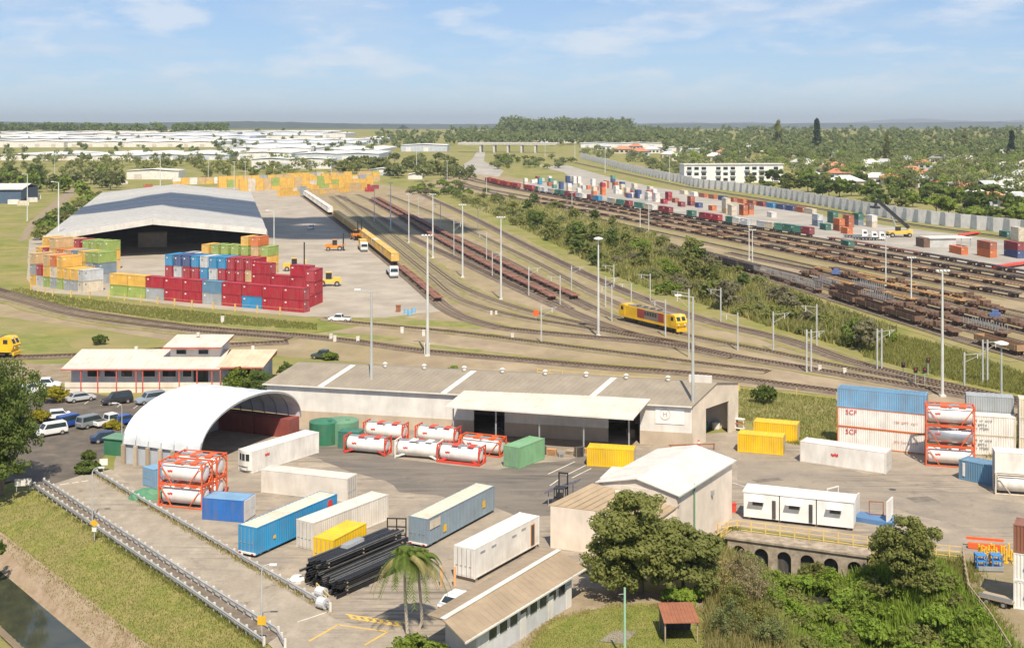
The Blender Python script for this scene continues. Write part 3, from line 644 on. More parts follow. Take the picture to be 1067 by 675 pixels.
MB().bar((-.3, -.42, GE - .12), (GL + .3, -.42, GE - .12), .14, .16, GUT).build('gutter', gs)
MB().cyl((4.2, -.2, 0), (4.2, -.2, 6.6), .09, .09, GREENT, 8).build('downpipe', gs)
MB().box(9, 9.35, -.35, -.06, 4.2, 4.7, STEEL).build('wall_lamp', gs)
fl, fr, br, bl = P(573.8, 526.4, 4.4), P(684.8, 539.8, 4.4), P(705.5, 526, 5.4), P(619.5, 505.2, 6.3)
an = thing('skillion_annexe', 'flat tan-roofed annexe with pale wall in front of the gabled shed', 'shed', (fl.x, fl.y, 0))
q = [p - Vector((fl.x, fl.y, 0)) for p in (fl, fr, br, bl)]
for a, b in ((0, 1), (1, 2), (2, 3), (3, 0)): panel(MB(), q[a], q[b], 0, q[a].z - .05, .15, PINKW, 0, q[b].z - .05).build('wall', an)
cc = sum(q, Vector()) / 4; ro = [p + (p - cc).normalized() * .3 + Vector((0, 0, .05)) for p in q]
mb = MB(); mb.add(ro + [p - Vector((0, 0, .12)) for p in ro], [(0, 1, 2, 3), (7, 6, 5, 4), (0, 4, 5, 1), (1, 5, 6, 2), (2, 6, 7, 3), (3, 7, 4, 0)], ROOFT)
for k in range(1, 13):
    u = k / 13; mb.bar(ro[0].lerp(ro[1], u) + Vector((0, 0, .015)), ro[3].lerp(ro[2], u) + Vector((0, 0, .005)), .05, .012, ROOFT)
mb.build('roof', an)
for s, t in ((.35, .62), (.8, .35)):
    p = q[0].lerp(q[1], s).lerp(q[3].lerp(q[2], s), .85); MB().box(p.x - .25, p.x + .25, p.y - .2, p.y + .2, p.z, p.z + .4, GUT).build('roof_vent', an)
lw = P(623, 500, 5.4)
tag(sheet(MB(), [(0, 0, 5.2), (5.5, -1.6, 5.2), (7.2, 1.6, 5.6), (1.6, 3.2, 5.6)], .12, ROOFW).box(.6, .75, .4, .55, 0, 5.1, STEEL).box(5.6, 5.75, -.9, -.75, 0, 5.1, STEEL).box(1.7, 1.85, 2.7, 2.85, 0, 5.3, STEEL).build('lean_to_awning', None, (lw.x + .3, lw.y + 1.5, 0)), 'small white awning roof behind the gabled shed', 'awning')
# low tan-roofed shed
e1, e2, e3 = P(445, 640, 3.0), P(485, 669, 3.0), P(610.5, 592, 3.0)
e4 = P(563, 570, 3.0)
lo = thing('low_shed', 'long low shed with tan roof and shaded grey wall beside the lawn', 'shed', (e2.x, e2.y, 0))
q = [p - Vector((e2.x, e2.y, 0)) for p in (e1, e2, e3, e4)]
rm, rf = q[0].lerp(q[1], .42) + Vector((0, 0, .55)), q[3].lerp(q[2], .42) + Vector((0, 0, .55))
sheet(MB(), [q[1], q[2], rf, rm], .1, ROOFT, .8, .012).build('roof', lo); sheet(MB(), [q[3], q[0], rm, rf], .1, ROOFT, .8, .012).build('roof', lo)
MB().bar(rm + Vector((0, 0, .05)), rf + Vector((0, 0, .05)), .5, .06, GUT).build('ridge_cap', lo)
def ins(p, k): c = (q[0] + q[1] + q[2] + q[3]) / 4; return Vector((c.x + (p.x - c.x) * k, c.y + (p.y - c.y) * k, 0))
w4 = [ins(p, .8) for p in q]
w4[0], w4[1] = w4[0].lerp(w4[3], .02), w4[1].lerp(w4[2], .02)
for a, b in ((0, 1), (2, 3), (3, 0)): panel(MB(), w4[a], w4[b], 0, 2.95, .14, GREYW).build('wall', lo)
sidew = paint('light_grey_wall', (.52, .53, .54), .7)
panel(MB(), w4[1], w4[2], 0, 2.95, .14, sidew).build('wall', lo)
dvec = (w4[2] - w4[1]).normalized(); nv = Vector((dvec.y, -dvec.x, 0)); LL = (w4[2] - w4[1]).length
for k in range(8):
    a = w4[1] + dvec * (LL * (.1 + .105 * k)) + nv * .08; b = a + dvec * (LL * .085)
    f = panel(MB(), a, b, 1.5, 2.5, .05, GUT).build('window', lo)
    panel(MB(), a + nv * .04 + dvec * .1, b + nv * .04 - dvec * .1, 1.58, 2.42, .03, GLASS).build('pane', f)
for k in (.42, .72, .93):
    a = w4[1] + dvec * (LL * k) + nv * .12; panel(MB(), a, a + dvec * .9, 0, 2.1, .06, WHITE).build('door', lo)
mb = MB(); a, b = q[1] - Vector((0, 0, .06)), q[2] - Vector((0, 0, .06)); mb.bar(a, b, .14, .14, GUT).build('gutter', lo)
# small rusty-roofed lean-to on the lawn
p = P(690, 664); rs = thing('rusty_roofed_hut', 'small open hut with rusty red roof at the edge of the lawn', 'hut', (p.x, p.y, 0), R(2))
sheet(MB(), [(-.1, -1.6, 1.9), (2.95, -1.6, 1.9), (2.95, 1.9, 2.3), (-.1, 1.9, 2.3)], .06, RUST, .3, .03).build('roof', rs)
for x in (.05, 2.8):
    for y in (-1.3, 1.7): MB().box(x - .05, x + .05, y - .05, y + .05, 0, 1.9 + (.3 if y > 0 else 0), TIMBER).build('post', rs)
MB().box(.1, 2.75, 1.6, 1.66, 0, 2.15, DARK).build('wall', rs)
MB().box(.1, .16, -1.2, 1.6, 0, 1.85, DARK).build('wall', rs)
# ---- the great open freight shed
sL, sR_, sA = P(45.5, 246.7, 8), P(277.8, 239.6, 8), P(160, 230.7, 12.5)
bL, bR_, bA = P(105.5, 201, 8), P(261, 200, 8), P(191, 194.5, 12.5)
fs_ = thing('freight_shed', 'huge open-fronted freight shed with grey curved-looking gable roof behind stacked containers', 'shed', (sL.x, sL.y, 0))
o_ = Vector((sL.x, sL.y, 0)); c6 = [p - o_ for p in (sL, sR_, sA, bL, bR_, bA)]
c6[2] = Vector(((c6[0].x + c6[1].x) / 2 - 2, (c6[0].y + c6[1].y) / 2, 12.5)); c6[5] = Vector(((c6[3].x + c6[4].x) / 2, (c6[3].y + c6[4].y) / 2, 12.5))
def bay(a, b, c, d, n, nm):
    for i in range(n): sheet(MB(), [a.lerp(b, i / n + .0005), a.lerp(b, (i + 1) / n - .0005), c.lerp(d, (i + 1) / n - .0005), c.lerp(d, i / n + .0005)], .25, ROOFG if i % 3 else paint('pale_roof_sheet', (.43, .425, .405), .6, 0.0, amt=.35), 9, .12).build(nm, fs_)
bay(c6[0], c6[3], c6[2], c6[5], 8, 'roof_bay'); bay(c6[1], c6[4], c6[2], c6[5], 8, 'roof_bay')
for a, b in ((c6[0], c6[2]), (c6[2], c6[1])): mb = MB(); mb.bar(a + Vector((0, -.3, -.6)), b + Vector((0, -.3, -.6)), .3, 1.9, paint('shed_fascia', (.6, .58, .54), .5, amt=.25)); mb.build('fascia', fs_)
panel(MB(), c6[0], c6[3], 0, 7.8, .4, GREYW).build('wall', fs_); panel(MB(), c6[3], c6[4], 0, 7.8, .4, GREYW).build('wall', fs_)
panel(MB(), c6[1].lerp(c6[4], .12), c6[4], 0, 7.8, .4, GREYW).build('wall', fs_)
for k in range(7):
    for a, b in ((c6[0], c6[3]), (c6[1], c6[4])): p = a.lerp(b, k / 8); MB().box(p.x - .3, p.x + .3, p.y - .3, p.y + .3, 0, 7.8, STEEL).build('column', fs_)
for k in range(5):
    p = c6[0].lerp(c6[1], .2 + .15 * k).lerp(c6[3].lerp(c6[4], .2 + .15 * k), .03); 
pp = P(143, 262); tag(MB().box(-5, 5, -3, 3, 0, 5, TAN).box(-5.2, 5.2, -3.2, 3.2, 5, 5.3, ROOFT).build('timber_office', None, (pp.x, pp.y + 18, .03), R(20)), 'tan box-like office standing inside the open freight shed', 'office')
# ---- blue-walled shed at the left edge
p = P(22, 212); bs = thing('blue_shed', 'blue-walled shed with white roof at the left edge', 'shed', (p.x, p.y, 0), R(8))
MB().box(-60, 0, 0, 40, 0, 8, paint('navy_wall', (.05, .10, .17), .6)).build('wall', bs); sheet(MB(), [(-61, -1, 8), (1, -1, 8), (1, 20, 10.5), (-61, 20, 10.5)], .2, ROOFW).build('roof', bs); sheet(MB(), [(-61, 20, 10.5), (1, 20, 10.5), (1, 41, 8), (-61, 41, 8)], .2, ROOFW).build('roof', bs)
# ---- site office cabins above the culvert
p = P(774.4, 541); q = P(888.6, 553)
cab = thing('portable_cabin', 'long white portable cabin with three window hoods above the culvert', 'cabin', (p.x, p.y, .35), ang(p, q) - R(1))
CL = 12.0; WC = paint('cabin_white', (.76, .76, .75), .5, amt=.08)
for k in range(3):
    a = k * CL / 3; MB().box(a + .06, a + CL / 3 - .06, 0, 2.9, 0, 2.75, WC).build('module', cab)
MB().box(-.05, CL + .05, -.08, 2.98, 2.75, 2.9, WC).build('roof', cab)
for k in range(14): MB().box(.4 + k * .86, .48 + k * .86, 0, .0, 0, 0, WC)
for x in (1.0, 5.0, 9.4):
    f = MB().box(x, x + 1.2, -.03, .02, 1.35, 2.05, STEEL).build('window', cab); MB().box(x + .06, x + 1.14, -.05, -.03, 1.42, 1.98, GLASS).build('pane', f)
    MB().add([(x - .25, -.02, 2.3), (x + 1.45, -.02, 2.3), (x + 1.45, -.65, 2.0), (x - .25, -.65, 2.0), (x - .25, -.02, 2.25), (x + 1.45, -.02, 2.25), (x + 1.45, -.65, 1.95), (x - .25, -.65, 1.95)], [(0, 1, 2, 3), (7, 6, 5, 4), (3, 2, 6, 7), (0, 3, 7, 4), (1, 5, 6, 2)], WC).build('window_hood', cab)
for x in (3.0, 7.0): MB().box(x + .2, x + .6, -.06, .02, .1, 2.1, DARK).build('doorway', cab)  # dark plates on the front paint the shade of open gaps
for x in (.6, 4, 8, 11.4): MB().box(x - .15, x + .15, .3, 2.6, -.36, 0, TIMBER).build('bearer', cab)
# ---- culvert wall with arches
ca, cb = Vector((23.0, y_wall(23.0) - 1.9, 0)), Vector((36.2, y_wall(36.2) - 1.9, 0)); cl = (cb - ca).length
cv = thing('culvert', 'weathered concrete culvert wall with a row of round arches over the creek', 'culvert', ca, ang(ca, cb))
STONE = surf('culvert_concrete', [(.42, .35, .27), (.47, .40, .32), (.26, .21, .16)], [.5, 1.2])
NA = 6; wa = cl / NA; mb = MB()
for k in range(NA):
    x0 = k * wa; cxx = x0 + wa / 2; r = .74; zs = -1.35; pts = [(cxx + r, -4.6), (cxx + r, zs)] + [(cxx + r * math.cos(t), zs + r * math.sin(t)) for t in [math.pi * i / 10 for i in range(1, 10)]] + [(cxx - r, zs), (cxx - r, -4.6)]
    outer = [(x0 + wa, -4.6), (x0 + wa, zs)] + [(x0 + wa - wa * i / 10, 0) for i in range(1, 10)] + [(x0, zs), (x0, -4.6)]
    nn = len(pts)
    for i in range(nn - 1):
        a, b, c, d = outer[i], outer[i + 1], pts[i + 1], pts[i]
        mb.add([(a[0], 0, a[1]), (b[0], 0, b[1]), (c[0], 0, c[1]), (d[0], 0, d[1])], [(0, 1, 2, 3)], STONE)
        mb.add([(d[0], 0, d[1]), (c[0], 0, c[1]), (c[0], .62, c[1]), (d[0], .62, d[1])], [(0, 1, 2, 3)], STONE)
    for (a, b) in (((x0 + wa, zs), (x0 + wa, 0)), ((x0, 0), (x0, zs))):
        pass
    mb.add([(x0, 0, zs), (x0, 0, 0), (x0 + wa / 10, 0, 0)], [(0, 1, 2)], STONE); mb.add([(x0 + wa, 0, zs), (x0 + wa - wa / 10, 0, 0), (x0 + wa, 0, 0)], [(0, 1, 2)], STONE)
mb.build('wall', cv)
MB().box(-.3, cl + .3, -.18, 2.3, 0, .22, STONE).build('coping', cv)
MB().box(0, cl, .61, .72, -4.6, 0, DARK).build('arch_shade_sheet', cv)  # dark sheet behind the arches stands in for shade inside the barrels
# ================================================================ CONTAINERS, TANKS, NEAR YARD
CC = {'white': (.72, .70, .66), 'dirty_white': (.62, .58, .52), 'yellow': (.74, .47, .01), 'blue': (.02, .25, .50), 'royal': (.02, .13, .42), 'steel_blue': (.10, .23, .36), 'pale_blue': (.17, .34, .52), 'grey': (.33, .36, .38), 'slate': (.20, .27, .33),
      'green': (.17, .36, .19), 'lime': (.30, .40, .10), 'dark_green': (.03, .16, .12), 'teal': (.08, .28, .22), 'red': (.37, .016, .036), 'maroon': (.26, .03, .045), 'orange': (.62, .17, .045), 'rust': (.40, .12, .055), 'golden': (.70, .43, .09), 'tan': (.58, .41, .21), 'cream': (.64, .57, .45), 'silver': (.52, .54, .56), 'navy': (.04, .08, .22), 'brown': (.24, .095, .06)}
def cm(k): return paint('container_' + k, CC[k], .5, amt=.34 if k in ('white', 'dirty_white') else .42, dirt=(.36, .24, .14) if k in ('white', 'dirty_white', 'yellow', 'golden') else (.22, .16, .12))
CORE = {}
def corr(mb, x0, x1, y, out, z0, z1, mat, pitch=.29, dep=.05):
    """corrugated sheet along x at plane y"""
    n = max(2, int((x1 - x0) / pitch)); xs = []; q = (x1 - x0) / n
    for i in range(n): xs += [(x0 + i * q, 0), (x0 + (i + .3) * q, 0), (x0 + (i + .5) * q, 1), (x0 + (i + .8) * q, 1)]
    xs.append((x1, 0)); vs = [(x, y + out * dep * (d - 1), z0) for x, d in xs] + [(x, y + out * dep * (d - 1), z1) for x, d in xs]; k = len(xs)
    mb.add(vs, [((i, i + 1, k + i + 1, k + i) if out < 0 else (i + 1, i, k + i, k + i + 1)) for i in range(k - 1)], mat)
def core(L_, W_, H_, key, smooth, frame, roof):
    kk = (L_, W_, H_, key, smooth, frame, roof)
    if kk in CORE: return CORE[kk]
    m = cm(key); mf = cm(frame) if frame else m; mr = cm(roof) if roof else m; b = MB()
    if smooth:
        b.box(.05, L_ - .05, .03, W_ - .03, .16, H_ - .08, m)
    else:
        corr(b, .16, L_ - .16, .03, -1, .14, H_ - .1, m); corr(b, .16, L_ - .16, W_ - .03, 1, .14, H_ - .1, m)
        b.box(.05, L_ - .05, .12, W_ - .12, .14, H_ - .12, m)
    r = MB()
    if smooth: r.box(.04, L_ - .04, .04, W_ - .04, H_ - .08, H_ - .02, mr)
    else:
        n = int(L_ / .6); vs = []
        for i in range(n + 1):
            for j, d in ((0, 0), (.35, 0), (.5, .03), (.85, .03)):
                if i == n and j: break
                x = .05 + (i + j) * (L_ - .1) / n; vs += [(x, .05, H_ - .05 + d), (x, W_ - .05, H_ - .05 + d)]
        r.add(vs, [(i, i + 2, i + 3, i + 1) for i in range(0, len(vs) - 2, 2)], mr)
    f = MB()
    for x in (0, L_ - .16):
        for y in (0, W_ - .16):
            f.box(x, x + .16, y, y + .16, .12, H_ - .12, mf)
            for z in (0, H_ - .12): f.box(x - .01, x + .17, y - .01, y + .17, z, z + .12, mf)
        f.box(x + .02, x + .14, .16, W_ - .16, .02, .16, mf); f.box(x + .02, x + .14, .16, W_ - .16, H_ - .13, H_ - .01, mf)
    for y in (.01, W_ - .13):
        f.box(.16, L_ - .16, y, y + .12, .02, .16, mf); f.box(.16, L_ - .16, y + .02, y + .1, H_ - .11, H_ - .01, mf)
    d = MB().box(-.0, .05, .0, (W_ - .34) / 2, .17, H_ - .15, m); bars = MB()
    for y in (.28, .78):
        bars.cyl((-.03, y, .12), (-.03, y, H_ - .14), .025, .025, STEEL, 6, False); bars.box(-.05, 0, y - .05, y + .22, 1.05, 1.1, STEEL)
    CORE[kk] = [x.mesh(n) for x, n in ((b, 'body'), (r, 'roof'), (f, 'frame'), (d, 'door'), (bars, 'locking_bars'))]
    return CORE[kk]
def cont(p, h, L_, key, label, W_=2.44, H_=2.6, z=.02, smooth=False, frame=None, roof=None, door=0, cat='container', group=None, name='shipping_container'):
    me = core(L_, W_, H_, key, smooth, frame, roof)
    t = thing(name, label, cat, (p[0], p[1], z), h, group)
    obj('body', me[0], t); obj('roof', me[1], t); obj('frame', me[2], t)
    for k in range(2):
        if door == 0: d = obj('door', me[3], t, (.0, .17 + k * (W_ - .34) / 2, 0)); 
        else: d = obj('door', me[3], t, (L_, W_ - .17 - k * (W_ - .34) / 2, 0), R(180))
        stuff(obj('locking_bars', me[4], d))
    return t
def along(p, h, d): return Vector((p[0] + math.cos(h) * d, p[1] + math.sin(h) * d, 0))
# trailers: blue and grey box vans
TYRE = paint('tyre', (.028, .027, .026), .85, amt=.3, dirt=(.15, .12, .09)); RIM = paint('steel_rim', (.45, .45, .44), .4, .5); TAIL = paint('tail_lamp', (.5, .02, .015), .3, amt=.05); HEAD = paint('headlamp', (.75, .75, .72), .2, amt=.05)
def wheel(t, x, y, r=.5, w=.3, n=14):
    o = MB().cyl((x, y - w / 2, r), (x, y + w / 2, r), r, r, TYRE, n).build('wheel', t)
    MB().cyl((x, y - w / 2 - .012, r), (x, y + w / 2 + .012, r), r * .55, r * .55, RIM, 10).build('rim', o); return o
def trailer(p, h, L_, key, label, roof):
    t = cont(p, h, L_, key, label, 2.44, 2.75, .32, False, None, roof, 0, 'trailer', None, 'box_trailer')
    b = MB().box(-.15, .05, .1, 2.34, -.02, .14, cm('white')).build('bumper', t)
    for y in (.3, 1.94): MB().box(-.19, -.15, y, y + .28, .0, .12, TAIL).build('tail_light', b)
    for x in (.75, 1.95):
        for y in (.28, 2.16): o = wheel(t, x, y, .48, .34); o.location.z = -.32
    MB().box(2.9, L_ - .2, .5, 1.94, -.1, .06, BLACK).build('chassis', t)
    for y in (.5, 1.9): MB().box(L_ - 2.6, L_ - 2.45, y, y + .12, -.3, .0, BLACK).build('landing_leg', t)
    return t
def worn_print(words, size, mat, parent, x, y, z, seed):
    """a line of lettering too faint to read: one small worn stroke group for each letter"""
    r_ = random.Random(seed); mb = MB(); w = size * .5
    for n_ in words:
        for k in range(n_):
            hh = size * r_.choice([.62, .62, .85, .7]); mb.box(x, x + w * .22, y - .012, y, z, z + hh, mat); mb.box(x + w * .3, x + w * .75, y - .012, y, z + r_.choice([0, .25, .45]) * size, z + r_.choice([.5, .62]) * size, mat); x += w
        x += w * .9
    return stuff(mb.build('worn_lettering', parent))
LOGO = paint('red_logo', (.62, .06, .05), .5, amt=.05)
def emblem(parent, x, y, z, s=.5, axis='y', out=-1):
    """red running-animal style mark, lying on a side"""
    pts = [(-1, .1), (-.75, .55), (-.45, .2), (-.1, .3), (.2, .7), (.4, .25), (.9, .6), (1, -.2), (.6, -.55), (.1, -.25), (-.4, -.6), (-.8, -.35)]
    pts = [(a * s, b * s * .8) for a, b in pts]
    if axis == 'y': vs = [(x + a * (-out), y + out * d, z + b) for d in (0, .015) for a, b in pts]
    else: vs = [(x + out * d, y + a * out, z + b) for d in (0, .015) for a, b in pts]
    n = len(pts); fs = [tuple(range(n, 2 * n))] + [(i, (i + 1) % n, n + (i + 1) % n, n + i) for i in range(n)]
    return MB().add(vs, fs, LOGO).build('emblem', parent)
h = R(61); p = P(267.4, 550, 3.07)
tb = trailer(p, h, 13.5, 'blue', 'long blue box trailer with cream roof and white bumper', 'cream')
MB().lathe((12.2, .0, 2.0), (0, -1, 0), [(0, .48), (.03, .48)], LOGO, 14).build('round_badge', tb)
MB().box(2.6, 3.0, -.02, .0, .9, 1.25, YEL).build('placard', tb)
p = P(446, 540.8, 3.07)
tg = trailer(p, R(61), 13.9, 'slate', 'long slate-grey box trailer with cream roof and yellow placards', 'cream')
for x, z in ((3.0, .55), (11.2, .9)): MB().box(x, x + .6, -.02, .0, z, z + .75, YEL).build('placard', tg)
MB().box(.35, 2.4, -.02, .0, 1.55, 2.45, cm('cream')).build('placard', tg)
cont(P(326.7, 544.7, 2.9), R(56), 12.1, 'dirty_white', 'long white container with rusty edges between blue trailer and yellow container', 2.44, 2.88)
cont(P(347.5, 563, 2.6), R(64), 6.06, 'yellow', 'short yellow container beside the black steel beams', 2.44, 2.6)
c = cont(P(494.8, 572, 3.3), R(58), 12.15, 'white', 'long white container with orange side door beside the tan low shed', 2.44, 2.9, .4, True)
MB().box(10.4, 11.2, -.0, .04, .2, 2.4, paint('door_orange_frame', (.62, .25, .06), .5)).build('door_frame', c); MB().box(10.52, 11.08, -.02, .02, .25, 2.3, DARK).build('doorway', c)  # doorway is a dark plate on the wall, its shade put into the colour
for x, z in ((1.0, 2.2), (3.0, 2.2), (6.8, 2.1), (8.6, 2.3)): MB().box(x, x + .8, -.02, .04, z, z + .18, STEEL).build('vent', c)
for x in (.3, 11.6): MB().box(x, x + .3, .1, 2.3, -.38, 0, TIMBER).build('bearer', c)
a, b = P(272, 513), P(352.8, 522.4); cont(a, ang(a, b), 11.6, 'dirty_white', 'long white rust-stained container behind the blue trailer', 2.44, 2.75, .02, True, 'dirty_white', None, 1)
# white container with a rounded windowed end by the shelter
a, b = P(263, 493.5), P(332.5, 471.7); hh = ang(a, b)
c = cont(a, hh, 12.2, 'white', 'long white container with glazed rounded end in front of the arched shelter', 2.5, 2.8, .02, True, None, None, 1)
mb = MB(); n = 8
prof = [(-.35 * math.sin(math.pi * k / n), .1 + 2.3 * k / n) for k in range(n + 1)]
mb.add([(x, y, z) for z in (.35, 2.75) for x, y in prof], [(k + 1, k, n + 1 + k, n + 2 + k) for k in range(n)] + [tuple(range(n, -1, -1)), tuple(range(n + 1, 2 * n + 2))], cm('white')); fr = mb.build('rounded_end', c)
for k in (1, 3.1, 5.2):
    mb = MB(); q = [k, k + 1.6]; v = []
    for z in (1.55, 2.4):
        for s in q: y = .1 + 2.3 * s / n; v.append((-.37 * math.sin(math.pi * s / n) - .03, y, z))
    mb.add(v, [(0, 2, 3, 1)], GLASS).build('pane', fr)
MB().add([(-.4, .4, .75), (-.4, 2.1, .75), (-.4, 2.1, .85), (-.4, .4, .85)], [(0, 2, 1), (0, 3, 2)], BLACK).build('bumper_strip', fr)
emblem(c, 2.6, -.005, 1.9, .42)
# small blue and white boxes at left
a, b = P(210.5, 541), P(255.6, 544.2)
c = cont(a, ang(a, b) - R(2), 5.1, 'royal', 'small royal-blue box with white end beside the road barrier', 2.9, 2.4, .02, True, 'royal', 'pale_blue', 1)
MB().box(5.08, 5.14, .02, 2.88, .1, 2.38, cm('white')).build('end_panel', c)
cont(P(160, 509), R(52), 4.2, 'pale_blue', 'faded blue box container at the corner of the arched shelter', 2.2, 2.3, .02, False)
# green tarpaulin heap and drums
p = P(155, 518); mb = MB(); rg = random.Random(3); vs = [(0, 0, 1.1)]; n = 14
for r_, z in ((.7, .95), (1.5, .6), (1.9, 0)):
    for k in range(n): t = 2 * math.pi * k / n; vs.append((r_ * 1.3 * math.cos(t) * rg.uniform(.85, 1.1), r_ * .8 * math.sin(t) * rg.uniform(.85, 1.1), z * rg.uniform(.8, 1.15)))
mb.add(vs, [(0, 1 + k, 1 + (k + 1) % n) for k in range(n)] + [(1 + j * n + k, 1 + (j + 1) * n + k, 1 + (j + 1) * n + (k + 1) % n, 1 + j * n + (k + 1) % n) for j in range(2) for k in range(n)], paint('green_tarpaulin', (.05, .2, .11), .6))
tag(mb.build('tarpaulin_heap', None, (p.x, p.y, .02), .3), 'heap under a green tarpaulin beside the red tank stack', 'heap')
# ---- tank containers
TANKW = paint('tank_white', (.74, .72, .69), .35, amt=.16); TANKS = paint('tank_steel', (.45, .47, .50), .3, .6, amt=.2)
def tankc(p, h, label, frame=None, L_=6.06, W_=2.44, H_=2.55, z=.02, tank=None, full=True, beam=False, group=None, mark=True):
    fm = frame or ORNG; tm = tank or TANKW; t = thing('tank_container', label, 'tank', (p[0], p[1], z), h, group)
    for x in (0, L_ - .15):
        mb = MB()
        for y in (0, W_ - .15): mb.box(x, x + .15, y, y + .15, 0, H_, fm)
        for zz in (0, H_ - .15): mb.box(x + .01, x + .14, .15, W_ - .15, zz + .01, zz + .14, fm)
        for s in (0, 1):
            for zz in (0, 1):
                y0, z0 = (.15 if s == 0 else W_ - .15), (.15 if zz == 0 else H_ - .15); mb.bar((x + .075, y0 + (.75 if s == 0 else -.75), z0), (x + .075, y0, z0 + (.75 if zz == 0 else -.75)), .1, .1, fm)
        mb.build('end_frame', t)
    if full:
        for y in (.02, W_ - .14): 
            for zz in (.02, H_ - .14): MB().box(.15, L_ - .15, y, y + .12, zz, zz + .12, fm).build('side_rail', t)
        for y in (.05, W_ - .05):
            for x0, x1 in ((.15, 1.75), (L_ - .15, L_ - 1.75)): MB().bar((x0, y, H_ - .14), (x1, y, .12), .09, .09, fm).build('brace', t)
    else:
        for y in (.1, W_ - .1):
            for x0, x1 in ((.15, 1.3), (L_ - .15, L_ - 1.3)): MB().bar((x0, y, .2), (x1, y + (.35 if y < 1 else -.35), .55), .16, .2, fm).build('saddle_arm', t)
        if beam:
            for y in (.04, W_ - .2): MB().box(.15, L_ - .15, y, y + .16, .02, .3, fm).build('side_rail', t)
    r = (min(W_, H_) - .26) / 2; prof = [(.16, r * .35), (.22, r * .7), (.34, r * .9), (.52, r), (L_ - .52, r), (L_ - .34, r * .9), (L_ - .22, r * .7), (L_ - .16, r * .35)]
    tk = MB().lathe((0, W_ / 2, H_ / 2 + .02), (1, 0, 0), prof, tm, 22).build('tank', t, smooth=True)
    for x in (1.6, L_ - 1.6): MB().lathe((x - .05, W_ / 2, H_ / 2 + .02), (1, 0, 0), [(0, r + .015), (.1, r + .015)], tm, 22).build('hoop', tk)
    MB().box(.4, L_ - .4, W_ / 2 - .35, W_ / 2 + .35, H_ - .12, H_ - .08, STEEL).build('walkway', t)
    MB().cyl((L_ / 2, W_ / 2 - .5, H_ - .35), (L_ / 2, W_ / 2 - .5, H_ - .02), .28, .28, STEEL, 10).build('manhole', tk)
    for x in (1.9, L_ - 1.9): MB().box(x, x + .9, .35, W_ - .35, H_ - .08, H_ - .05, fm).build('hazard_mat', t)
    if mark: emblem(t, 1.5, W_ / 2 - r - .02, H_ / 2 + .25, .34)
    return t
a, b = P(164.6, 527), P(210.5, 531.5); h = ang(a, b)
tq = Vector((-math.sin(h), math.cos(h), 0))
for r_, z in ((0, 0), (0, 1), (1, 0), (1, 1)):
    tankc(a + tq * (r_ * 3.3), h, f'{"upper" if z else "lower"} white tank in red frame, {"road side" if r_ == 0 else "shelter side"} of the stack of four', L_=5.75, z=.02 + z * 2.6, H_=2.58, group='stacked tanks by the road barrier')
TK = [((358, 472), (403, 476), REDP, False, False, 'tank container with red ends, leftmost of the front row by the warehouse'), ((411, 477), (455, 480.5), TANKW, False, False, 'tank container with white ends in the middle of the front row'), ((455, 481.5), (500, 486.5), REDP, False, True, 'tank container on a red base rail, rightmost of the front row'),
      ((378, 457), (424, 461), REDP, False, False, 'tank container with red ends, leftmost of the back row by the warehouse'), ((432, 461), (476, 465.5), REDP, False, False, 'tank container with red ends in the middle of the back row'), ((478, 472), (522, 477), ORNG, True, False, 'tank container in orange frame beside the green container')]
for i, (a, b, fm, full, beam, lb) in enumerate(TK):
    a, b = P(*a), P(*b); tankc(a, ang(a, b), lb, fm, 6.06, 2.3, 2.35, full=full, beam=beam, group='tank containers by the warehouse')
# ---- containers in front of the warehouse
a, b = P(541, 489), P(568, 478); cont(a, ang(a, b), 6.06, 'green', 'green container with ribbed sides in front of the warehouse canopy', 2.44, 2.75)
a, b = P(611.4, 485.5), P(661, 488.5); cont(a, ang(a, b), 6.06, 'yellow', 'yellow container in front of the right-hand canopy doorway', 2.44, 2.4, door=1)
a, b = P(768.5, 470.6), P(814, 474.5); cont(a, ang(a, b), 6.06, 'yellow', 'yellow container nearer the camera of the pair beside the warehouse end', 2.44, 2.45, door=1)
a, b = P(785, 457), P(829, 461); cont(a, ang(a, b), 6.06, 'yellow', 'yellow container partly behind its twin beside the warehouse end', 2.44, 2.45, door=1)
# ---- stacks at the right
a = P(872.3, 423.4, 5.36); a.z = 0; h = R(-25); SL = 11.7
for i, k in enumerate(('lower', 'upper')):
    c = cont(a, h, SL, 'white', f'{k} of two white containers with orange frames and red letters at right', 2.44, 2.66, .02 + i * 2.67, False, 'orange', None, 1, group='white lettered containers')
    lettering('SCF', .95, LOGO, c, (1.9, -.03, 2.05), R(-90)); worn_print((3, 4, 4), .5, paint('faded_red_print', (.66, .40, .36), .6, amt=.05), c, 7.6, -.02, 1.15, i)
cont(a, h, SL, 'pale_blue', 'faded blue container on top of the white lettered containers', 2.44, 2.6, .02 + 2 * 2.67, False, None, 'steel_blue', 1)
a = P(964.5, 485); h = R(-16)
for i, (k, tm) in enumerate((('bottom', TANKW), ('middle', TANKS), ('top', TANKW))):
    tankc(a, h, f'{k} tank in red frame of the stack of three beside the white lettered containers', ORNG, 6.06, 2.44, 2.6, .02 + i * 2.62, tm, group='stack of three tanks')
a = P(1008, 473); h = R(-17); PR = paint('grey_print', (.25, .26, .26), .6, amt=.05)
for i, k in enumerate(('lower', 'upper')):
    c = cont(a, h, 6.06, 'white', f'{k} white container with three lines of grey lettering beside the stacked tanks', 2.44, 2.6, .02 + i * 2.62, False, 'cream', None, 1)
    for j, s in enumerate(((4, 2, 4), (3, 5), (4, 5))): worn_print(s, .46, PR, c, .45, -.02, 1.78 - j * .52, j)
